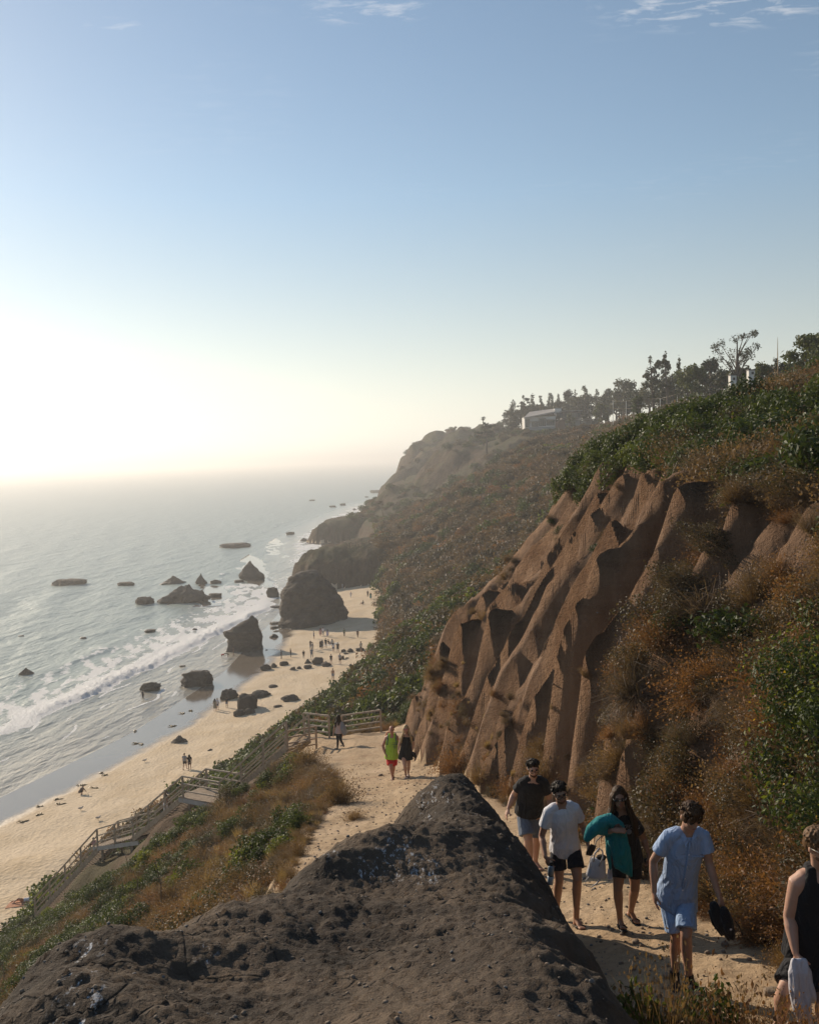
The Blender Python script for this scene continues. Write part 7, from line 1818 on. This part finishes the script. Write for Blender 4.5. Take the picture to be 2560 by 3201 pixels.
MB().ell(q2(315, 1040, -.30) - z0, (.06, .045, .035)).build('contents', M['cl_black'], e, True)
o = MB().ell((0, 0, 0), (.05, .035, .035)).ell((.03, -.01, -.02), (.035, .03, .03)).build('dark_pouch', M['cl_brown'], None, True); o.location = q2(500, 640, -.40); tag(o, 'small dark pouch on top of the teal towel in the woman\'s hand', 'pouch')
o = MB().ell((0, 0, 0), (.045, .02, .03)).ell((.09, .02, -.02), (.05, .02, .035)).build('swim_goggles', M['rubber'], None, True); o.location = q2(890, 1075, -.06); tag(o, 'dark goggles hanging from the woman\'s lowered hand', 'goggles')

# --- man cut off by the right edge
O7, S7 = (2200, 2450), 2.872
D = 7.35
J = posed(O7, S7, dict(hd=(1030, 545), nk=(1040, 760), cL=(800, 850), cR=(1230, 840), eL=(765, 1190), eR=(1290, 1200), wL=(818, 1515), wR=(1270, 1520), pv=(970, 1430), hL=(880, 1560), hR=(1075, 1560), kL=(735, 1850), kR=(1080, 1960), aL=(670, 2280), aR=(1090, 2420)), D,
          dict(hd=-.22, nk=-.08, cL=-.05, cR=-.12, eL=.0, eR=-.1, wL=-.14, wR=-.3, pv=.05, hL=.06, hR=.04, kL=-.1, kR=-.2, aL=.25, aR=-.05))
for k in ('aL', 'aR'): J[k].z = hz(J[k].x, J[k].y) + .10
P = person('man in a black tank top and sunglasses cut off by the right edge', J, (.55, -.75, -.28), dict(skin='skin_pale'), s=1.02, build=1.12, hair='short', hairmat_='hair_light', beard='stubble', hands=dict(L=dict(d=(.25, -.1, -1), n=(.8, .4, 0), side=(.3, -1, 0), curl=.95)), toes=(Vector((.1, -1, 0)), Vector((.2, -1, 0))), pitch=(.1, -.2))
shirt(P, 'cl_black', .5, .10, 1.02, 'tank_top', .05, True, .010); shorts(P, 'cl_black', .86, .98); glasses(P, 'lens', rim='cl_cream')
q7 = lambda x, y, o=-.2: at(O7[0] + x / S7, O7[1] + y / S7, D + o)
wt = []
for k in range(8):
    t = k / 7; x0, x1 = 800 + 100 * t, 770 + 200 * t; wob = 18 * math.sin(k * 2.4)
    wt.append([(q7(x0, 1590), .02), (q7(x0 * .5 + x1 * .5 + wob, 1690, -.2 - .02 * (k % 2)), .026), (q7(x1 + wob * .6 + (20 if t < .5 else -5), 1840, -.2 - .025 * (k % 2)), .027), (q7(x1 + 45 - 40 * t - wob * .4, 2000 - (90 if k > 5 else 0), -.2 - .02 * (k % 3)), .023), (q7(x1 + 95 - 80 * t, 2150 - (200 if k > 5 else 0), -.2), .018)])
blob('white_towel', wt, .009, 'cl_towel', 'white towel hanging from the hand of the man at the right edge', 'towel', disp=.008, sm=1)

# --- couple walking up the path
O4, S4 = (1160, 2240), 9.578
D = on_ground(1160 + 640 / S4, 2240 + 1790 / S4)
J = posed(O4, S4, dict(hd=(617, 395), nk=(630, 555), cL=(440, 600), cR=(790, 585), eL=(352, 870), eR=(808, 880), wL=(425, 1110), wR=(800, 1075), pv=(612, 1130), hL=(545, 1195), hR=(690, 1200), kL=(600, 1490), kR=(670, 1480), aL=(640, 1800), aR=(655, 1730)), D, dict(hd=-.15, nk=-.05, wL=-.1, kL=-.2, aL=-.2, aR=.25, kR=.1))
P = person('bald man in a lime tank top and red shorts walking up the path', J, (.0, -1, -.2), dict(skin='skin_red'), s=1.02, build=1.16, hair=None, belly=1.15, voxel=.012)
sh = shirt(P, 'cl_lime', .5, .12, 1.04, 'tank_top', .05, True, .012); shorts(P, 'cl_red', .80, 1.05); sandals(P)
J_ = P['J']; fr = Vector((0, -1, 0)); rg = np.random.default_rng(4)
for r_i in range(4):
    x = -.10
    while x < .11:
        w = rg.uniform(.012, .03); MB().box(J_['nk'].lerp(J_['pv'], .42) + Vector((x + .05, -.152, -.055 * r_i + .05)), (w, .006, rg.uniform(.02, .034))).build('print', M['cl_green'], sh); x += w + .012
bp = blob('backpack', [[(J['nk'] + Vector((-.12, .22, -.05)), .12), (J['nk'] + Vector((-.10, .24, -.25)), .15), (J['nk'] + Vector((-.08, .22, -.42)), .13)], [(J['nk'] + Vector((.05, .2, -.05)), .1), (J['nk'] + Vector((.05, .22, -.4)), .13)]], .02, 'cl_orange', 'orange-red backpack on the back of the bald man', 'backpack')
for S, dx in (('L', -.02), ('R', .02)):
    c = J['c' + S].lerp(J['nk'], .42); MB().tube([q - bp.location for q in (c + Vector((0, .12, -.05)), c + Vector((0, 0, .075)), c + Vector((dx, -.115, -.06)), c + Vector((dx * 2, -.13, -.25)), c + Vector((dx * 3, .08, -.36))) ], .024, 6).build('strap', M['cl_green'], bp, True)
D2 = on_ground(1160 + 1045 / S4, 2240 + 1755 / S4)
J = posed(O4, S4, dict(hd=(1045, 365), nk=(1060, 535), cL=(925, 585), cR=(1215, 575), eL=(858, 790), eR=(1268, 830), wL=(820, 990), wR=(1225, 1035), pv=(1040, 1050), hL=(965, 1120), hR=(1115, 1120), kL=(1010, 1480), kR=(1125, 1480), aL=(1045, 1765), aR=(1115, 1700)), D2, dict(hd=-.12, nk=-.05, wL=-.08, kL=-.2, aL=-.15, aR=.3, kR=.1))
P = person('blond woman in a short black dress walking beside the bald man', J, (0, -1, -.12), dict(skin='skin_pale'), s=.96, build=1.06, female=True, hair='long', hairmat_='hair_blond', voxel=.012)
shirt(P, 'cl_black', .55, .26, 1.06, 'dress', .05, False, .012, flare=1.22); glasses(P, 'lens_pink', w=1.0); sandals(P, mat='leather')
c = at(1160 + 1270 / S4, 2240 + 1130 / S4, D2 - .05); blob('purse', [[(c + Vector((-.05, 0, .06)), .05), (c + Vector((.02, 0, -.02)), .075), (c + Vector((.06, 0, -.08)), .05)]], .016, 'cl_black', 'black purse in the hand of the blond woman', 'purse')

# --- woman at the railings
O5, S5 = (500, 2200), 2.299
D = on_ground(500 + 1282 / S5, 2200 + 318 / S5)
J = posed(O5, S5, dict(hd=(1281, 96), nk=(1285, 124), cL=(1265, 136), cR=(1306, 136), eL=(1253, 178), eR=(1316, 180), wL=(1247, 220), wR=(1316, 214), pv=(1286, 203), hL=(1275, 212), hR=(1297, 212), kL=(1279, 262), kR=(1300, 262), aL=(1277, 316), aR=(1318, 296)), D, dict(eL=.05, wL=-.05, kL=.15, aL=.2, aR=-.1, kR=.0))
P = person('woman with long dark hair and black leggings by the railings', J, (-.75, .55, -.1), dict(skin='skin_mid'), s=.97, build=.95, female=True, hair='long', hairmat_='hair_dark', voxel=.015, hi=True)
shirt(P, 'cl_floral', .6, .06, 1.05, wr=.01); trousers(P, 'cl_black'); socks(P, 'cl_khaki', 'shoe', .03)
c = J['pv'] + Vector((.22, -.06, .1)); blob('patterned_bag', [[(c + Vector((-.05, 0, .35)), .06), (c + Vector((0, 0, .1)), .15), (c + Vector((.06, 0, -.12)), .12)]], .02, 'cl_grey', 'dark patterned bag on the shoulder of the woman by the railings', 'bag', disp=.02)

# ------------------------------------------------------------------ small people on the beach
SKINS = ['skin_mid', 'skin_tan', 'skin_pale']
def small(px, py, hpx, label, top, bottom, ang=0.0, pose='stand', seed=0, dress=False, hair='short', hm='hair_dark', z=None, stride=None):
    """a person seen small: feet at (px, py), hpx photo pixels tall; ang = facing (0 looks at the camera)"""
    r = np.random.default_rng(seed + 300)
    g = hit(px, py, 40, 400) if z is None else z
    g = Vector(g); g.z = max(g.z, -.25)
    s = max(.85, min(1.08, hpx / FPX * g.y / 1.72)) if pose in ('stand', 'walk', 'photo', 'bend') else 1.0
    f = Vector((math.sin(ang), -math.cos(ang), 0)); rt = Vector((math.cos(ang), math.sin(ang), 0)); U = Vector((0, 0, 1))
    def B(x, y, zz): return g + (rt * x + f * y + U * zz) * s
    st = stride if stride is not None else (.22 if pose == 'walk' else .05)
    J = dict(hd=B(0, .02, 1.60), nk=B(0, 0, 1.42), cL=B(-.19, 0, 1.38), cR=B(.19, 0, 1.38), eL=B(-.26, -.03, 1.12), eR=B(.26, .02, 1.12), wL=B(-.27, .05, .86), wR=B(.27, .1, .86), pv=B(0, 0, .95), hL=B(-.09, 0, .90), hR=B(.09, 0, .90), kL=B(-.10, st * .5 + .03, .49), kR=B(.10, -st * .3 + .03, .49), aL=B(-.10, st, .08), aR=B(.10, -st, .08))
    if pose == 'photo': J.update(eL=B(-.28, .2, 1.28), wL=B(-.1, .34, 1.5), eR=B(.28, .2, 1.28), wR=B(.1, .34, 1.5))
    if pose == 'bend': J.update(pv=B(0, -.1, .85), nk=B(0, .38, 1.05), hd=B(0, .55, 1.05), cL=B(-.18, .36, 1.0), cR=B(.18, .36, 1.0), eL=B(-.2, .42, .74), eR=B(.2, .42, .74), wL=B(-.14, .48, .5), wR=B(.14, .5, .5))
    if pose == 'crouch': J.update(pv=B(0, -.12, .3), hL=B(-.1, -.1, .3), hR=B(.1, -.1, .3), kL=B(-.16, .25, .45), kR=B(.16, .25, .42), aL=B(-.12, .02, .08), aR=B(.12, .05, .08), nk=B(0, .18, .72), hd=B(0, .28, .86), cL=B(-.18, .16, .68), cR=B(.18, .16, .68), eL=B(-.22, .36, .5), eR=B(.22, .36, .5), wL=B(-.1, .5, .28), wR=B(.1, .5, .28))
    if pose == 'sit': J.update(pv=B(0, -.1, .14), hL=B(-.1, -.06, .13), hR=B(.1, -.06, .13), kL=B(-.12, .3, .42), kR=B(.14, .3, .36), aL=B(-.1, .52, .08), aR=B(.16, .58, .08), nk=B(0, -.22, .60), hd=B(0, -.2, .78), cL=B(-.19, -.22, .56), cR=B(.19, -.22, .56), eL=B(-.25, -.1, .36), eR=B(.25, -.3, .32), wL=B(-.16, .14, .34), wR=B(.27, -.42, .07))
    if pose == 'lie': J.update(pv=B(0, 0, .12), hL=B(-.09, .05, .12), hR=B(.09, .05, .12), kL=B(-.1, .46, .14), kR=B(.12, .40, .34), aL=B(-.1, .9, .1), aR=B(.1, .72, .09), nk=B(0, -.48, .15), hd=B(0, -.68, .17), cL=B(-.19, -.45, .13), cR=B(.19, -.45, .13), eL=B(-.28, -.2, .1), eR=B(.3, -.25, .1), wL=B(-.26, .05, .09), wR=B(.28, .02, .09))
    look = f + Vector((0, 0, -.15)) if pose != 'lie' else Vector((0, 0, 1)) + f * .1
    P = person(label, J, look, dict(skin=SKINS[seed % 3]), s=s, hi=False, voxel=.026, hair=hair, hairmat_=hm, female=dress, headup=(U if pose != 'lie' else -f), group='people spread over the beach')
    if dress: shirt(P, top, .4, .55 if pose in ('stand', 'walk', 'photo') else .1, 1.05, 'dress', .02, False, 0, .026, 1.35)
    else:
        if top: shirt(P, top, .6, .04, 1.0, wr=0, vox=.026)
        if bottom and bottom.startswith('long:'): trousers(P, bottom[5:])
        elif bottom: shorts(P, bottom, .7, 1.0, wr=0)
    return P
z3 = lambda x, y: (880 + x / 5.747, 1900 + y / 5.747)
BEACH = [
 (448, 2191, 30, 'lone dark figure wading in the shallows', 'cl_navy', 'long:cl_navy', 2.6, 'stand', 1), (673, 2223, 40, 'woman in a long pale dress at the water edge', 'cl_khaki', None, 2.8, 'stand', 2, True, 'long'), (681, 2219, 38, 'man in a white shirt beside the woman at the water edge', 'cl_white', 'cl_slate', 2.6, 'stand', 3),
 (710, 2212, 33, 'dark dressed person standing by the boulder group', 'cl_black', 'cl_denim', 3.0, 'stand', 4), (579, 2405, 52, 'man of the strolling couple, nearer the sea, in a grey shirt', 'cl_grey', 'cl_navy', 2.9, 'walk', 5), (594, 2407, 50, 'woman of the strolling couple in dark top and long skirt', 'cl_navy', 'cl_brown', 3.3, 'walk', 6, False, 'long'),
 (254, 2484, 20, 'person crouching over the wet sand near kelp', 'cl_brown', 'cl_black', 2.0, 'crouch', 7), (528, 2484, 25, 'person reclining on the sand behind the stairs in a cap', 'cl_slate', 'cl_denim', -1.7, 'sit', 8),
 (*z3(525, 748), 28, 'woman raising a camera with both hands near the crowd', 'cl_brown', 'long:cl_slate', 2.9, 'photo', 9, False, 'long'), (*z3(562, 772), 28, 'man in pale clothes just right of the woman with raised camera', 'cl_grey', 'long:cl_grey', 1.2, 'stand', 10), (*z3(547, 905), 33, 'person in blue-grey clothes carrying a dark bag', 'cl_slate', 'long:cl_slate', 3.0, 'walk', 11),
 (*z3(402, 916), 28, 'person in dark jacket and pale trousers near the rock chain', 'cl_black', 'long:cl_khaki', 3.2, 'stand', 12), (*z3(168, 886), 27, 'stooping photographer in dark clothes beside the tide pool', 'cl_black', 'long:cl_black', 1.4, 'stand', 13), (880, 2060, 30, 'photographer with dark hat at the edge of the tide pool', 'cl_black', 'long:cl_black', 1.8, 'stand', 14),
 (*z3(585, 560), 19, 'child in blue standing at the shade line of the great stack', 'cl_denim', 'cl_navy', 2.0, 'stand', 15), (*z3(705, 515), 28, 'woman in a long pink dress in the shade of the great stack', 'cl_pink', None, .2, 'stand', 16, True, 'long'), (*z3(752, 502), 27, 'man in a white shirt beside the pink dress', 'cl_white', 'long:cl_grey', .1, 'stand', 17), (*z3(830, 530), 21, 'girl in a long lilac dress in the shade', 'cl_lilac', None, .0, 'stand', 18, True, 'long'),
 (*z3(704, 745), 28, 'woman in a long black dress left in the crowd', 'cl_black', None, 2.6, 'stand', 19, True, 'long'), (*z3(738, 740), 29, 'woman in grey top and black skirt next to the black dress', 'cl_grey', 'long:cl_black', 2.8, 'stand', 20, False, 'long'), (*z3(800, 720), 31, 'tall man in dark shirt in the middle of the crowd', 'cl_black', 'cl_slate', 2.7, 'stand', 21),
 (*z3(862, 655), 18, 'person in black sitting on a pale blanket with the crowd', 'cl_black', 'cl_black', 1.0, 'sit', 22), (*z3(900, 650), 18, 'person in cream sitting on a pale blanket with the crowd', 'cl_cream', 'cl_cream', -.6, 'sit', 23, False, 'long'), (*z3(935, 792), 30, 'woman in white top and denim shorts right in the crowd', 'cl_white', 'cl_denim', 2.9, 'stand', 24, False, 'long'), (*z3(1016, 800), 32, 'man in black carrying a bag at the right of the crowd', 'cl_black', 'cl_black', 2.9, 'stand', 25),
 (*z3(1130, 516), 26, 'dim figure in green in the shade by the slope', 'cl_green', 'long:cl_black', .4, 'stand', 26), (*z3(1372, 540), 26, 'dim figure in brown in the shade nearest the slope', 'cl_brown', 'long:cl_brown', .4, 'stand', 27), (*z3(1430, 800), 36, 'man with open shirt on a slab at the slope foot', 'cl_cream', 'cl_brown', .9, 'walk', 28),
 (*z3(895, 1005), 31, 'man in a black shirt and khaki shorts below the crowd', 'cl_black', 'cl_khaki', 2.8, 'stand', 29), (*z3(1055, 1010), 34, 'man in a grey shirt and black shorts below the crowd', 'cl_grey', 'cl_black', 2.9, 'stand', 30), (*z3(928, 1300), 38, 'shirtless man in grey swim shorts alone on open sand', None, 'cl_slate', 2.7, 'stand', 31), (*z3(1370, 1228), 28, 'woman in a red swimsuit by the light green shrub', 'cl_red', 'cl_red', 2.2, 'walk', 32),
 (*z3(1160, 1545), 25, 'woman in black bikini sitting with bent knees on a pink towel', 'cl_black', 'cl_black', -1.2, 'sit', 33, False, 'long'), (1000, 2204, 22, 'dark shirted sunbather sitting at the left of the pair', 'cl_slate', 'cl_navy', -.9, 'sit', 34), (1007, 2198, 20, 'white shirted sunbather sitting at the right of the pair', 'cl_white', 'cl_grey', -.7, 'sit', 35), (1045, 2196, 20, 'sunbather sitting alone with a dark bag', 'cl_brown', 'cl_black', 1.1, 'sit', 36),
 (1012, 2222, 12, 'sunbather lying on the sand with a white shirt', 'cl_white', 'cl_grey', -1.4, 'lie', 37), (1128, 2078, 10, 'sunbather lying on a blue towel under the slope', 'cl_denim', 'cl_denim', 1.5, 'lie', 38), (967, 2254, 22, 'man in a pale hat sitting on the sand behind the middle railing', 'cl_grey', 'cl_grey', 2.4, 'sit', 39), (981, 2250, 20, 'person sitting right of the pale hat behind the middle railing', 'cl_khaki', 'cl_brown', 2.7, 'sit', 40),
 (695, 2060, 18, 'left of three people bending at the leaning stack', 'cl_red', 'cl_brown', 1.5, 'bend', 41), (714, 2058, 17, 'middle of three people bending at the leaning stack', 'cl_khaki', 'cl_brown', -1.5, 'bend', 42), (731, 2050, 22, 'person standing upright beside the bending people', 'cl_brown', 'cl_brown', -1.2, 'stand', 43),
 (1097, 1869, 20, 'person in white standing in the far cove', 'cl_white', 'long:cl_white', .3, 'stand', 44), (1150, 1866, 21, 'person in dark clothes at the right of the far cove', 'cl_navy', 'long:cl_navy', .2, 'stand', 45), (1159, 1874, 22, 'person in teal dress at the right of the far cove', 'cl_teal', None, .2, 'stand', 46, True, 'long'), (1133, 1889, 13, 'person sitting alone on the sand of the far cove', 'cl_black', 'cl_black', -1.0, 'sit', 47), (1071, 1841, 15, 'small figure under the wall of the far cove', 'cl_grey', 'long:cl_grey', .3, 'stand', 48),
 (277, 2672, 25, 'person in green sitting behind the lower stair rail', 'cl_green', 'cl_brown', -1.0, 'sit', 49), (300, 2652, 25, 'person in pale pink sitting behind the lower stair rail', 'cl_pink', 'cl_white', 1.0, 'sit', 50), (78, 2818, 26, 'sunbather lying on an orange towel at the lower left', 'cl_white', 'cl_orange', -1.3, 'lie', 51),
]
for q in BEACH:
    a = list(q[:9]) + [q[9] if len(q) > 9 else False, q[10] if len(q) > 10 else 'short']
    small(a[0], a[1], a[2], a[3], a[4], a[5], a[6], a[7], a[8], a[9], a[10], ['hair_dark', 'hair_brown', 'hair_dark', 'hair_light'][a[8] % 4])
g = STAIR[2].lerp(STAIR[3], .55); small(485, 2600, 70, 'man in a dark shirt and white trousers coming up the stairs', 'cl_black', 'long:cl_white', -.9, 'stand', 60, z=g)['e']['group'] = 'people on the path and stairs'
for px, py, w, d, mt, lb in ((*z3(1175, 1552), 2.0, 1.2, 'cl_pink', 'pink towel under the woman in black bikini'), (1003, 2207, 2.6, 1.4, 'cl_red', 'red blanket under the sitting pair'), (1046, 2199, 1.8, 1.0, 'cl_pink', 'rose towel under the lone sitting sunbather'), (1012, 2224, 2.0, 1.0, 'cl_grey', 'grey towel under the lying sunbather'), (1128, 2080, 2.0, 1.0, 'cl_denim', 'blue towel under the slope with a sunbather'), (*z3(880, 662), 3.0, 1.6, 'cl_cream', 'pale blanket under the seated crowd'), (78, 2822, 2.4, 1.3, 'cl_orange', 'orange towel on the sand at the lower left'), (290, 2668, 2.2, 1.2, 'cl_lilac', 'striped lilac towel behind the lower stair rail'), (*z3(1290, 1330), 1.8, .9, 'cl_pink', 'empty pink towel on the sand near the shrubs')):
    g = hit(px, py, 40, 400); X, Y = np.meshgrid(np.linspace(-w / 2, w / 2, 9), np.linspace(-d / 2, d / 2, 6)); zz = height(X + g.x, Y + g.y) - g.z + .035 + .012 * perlin2(X * 3 + px, Y * 3, 5)
    n0, n1 = X.shape; i_ = np.arange(n0 * n1).reshape(n0, n1); V = np.stack([X, Y, zz], -1).reshape(-1, 3); V = np.concatenate([V, V - np.array([0, 0, .015])]); F = np.stack([i_[:-1, :-1], i_[:-1, 1:], i_[1:, 1:], i_[1:, :-1]], -1).reshape(-1, 4)
    o = obj('beach_towel', mesh_np('beach_towel', V, np.concatenate([F, F[:, ::-1] + n0 * n1])), M[mt]); o.location = g; tag(o, lb, 'towel')

bpy.data.scenes.remove(WORK)
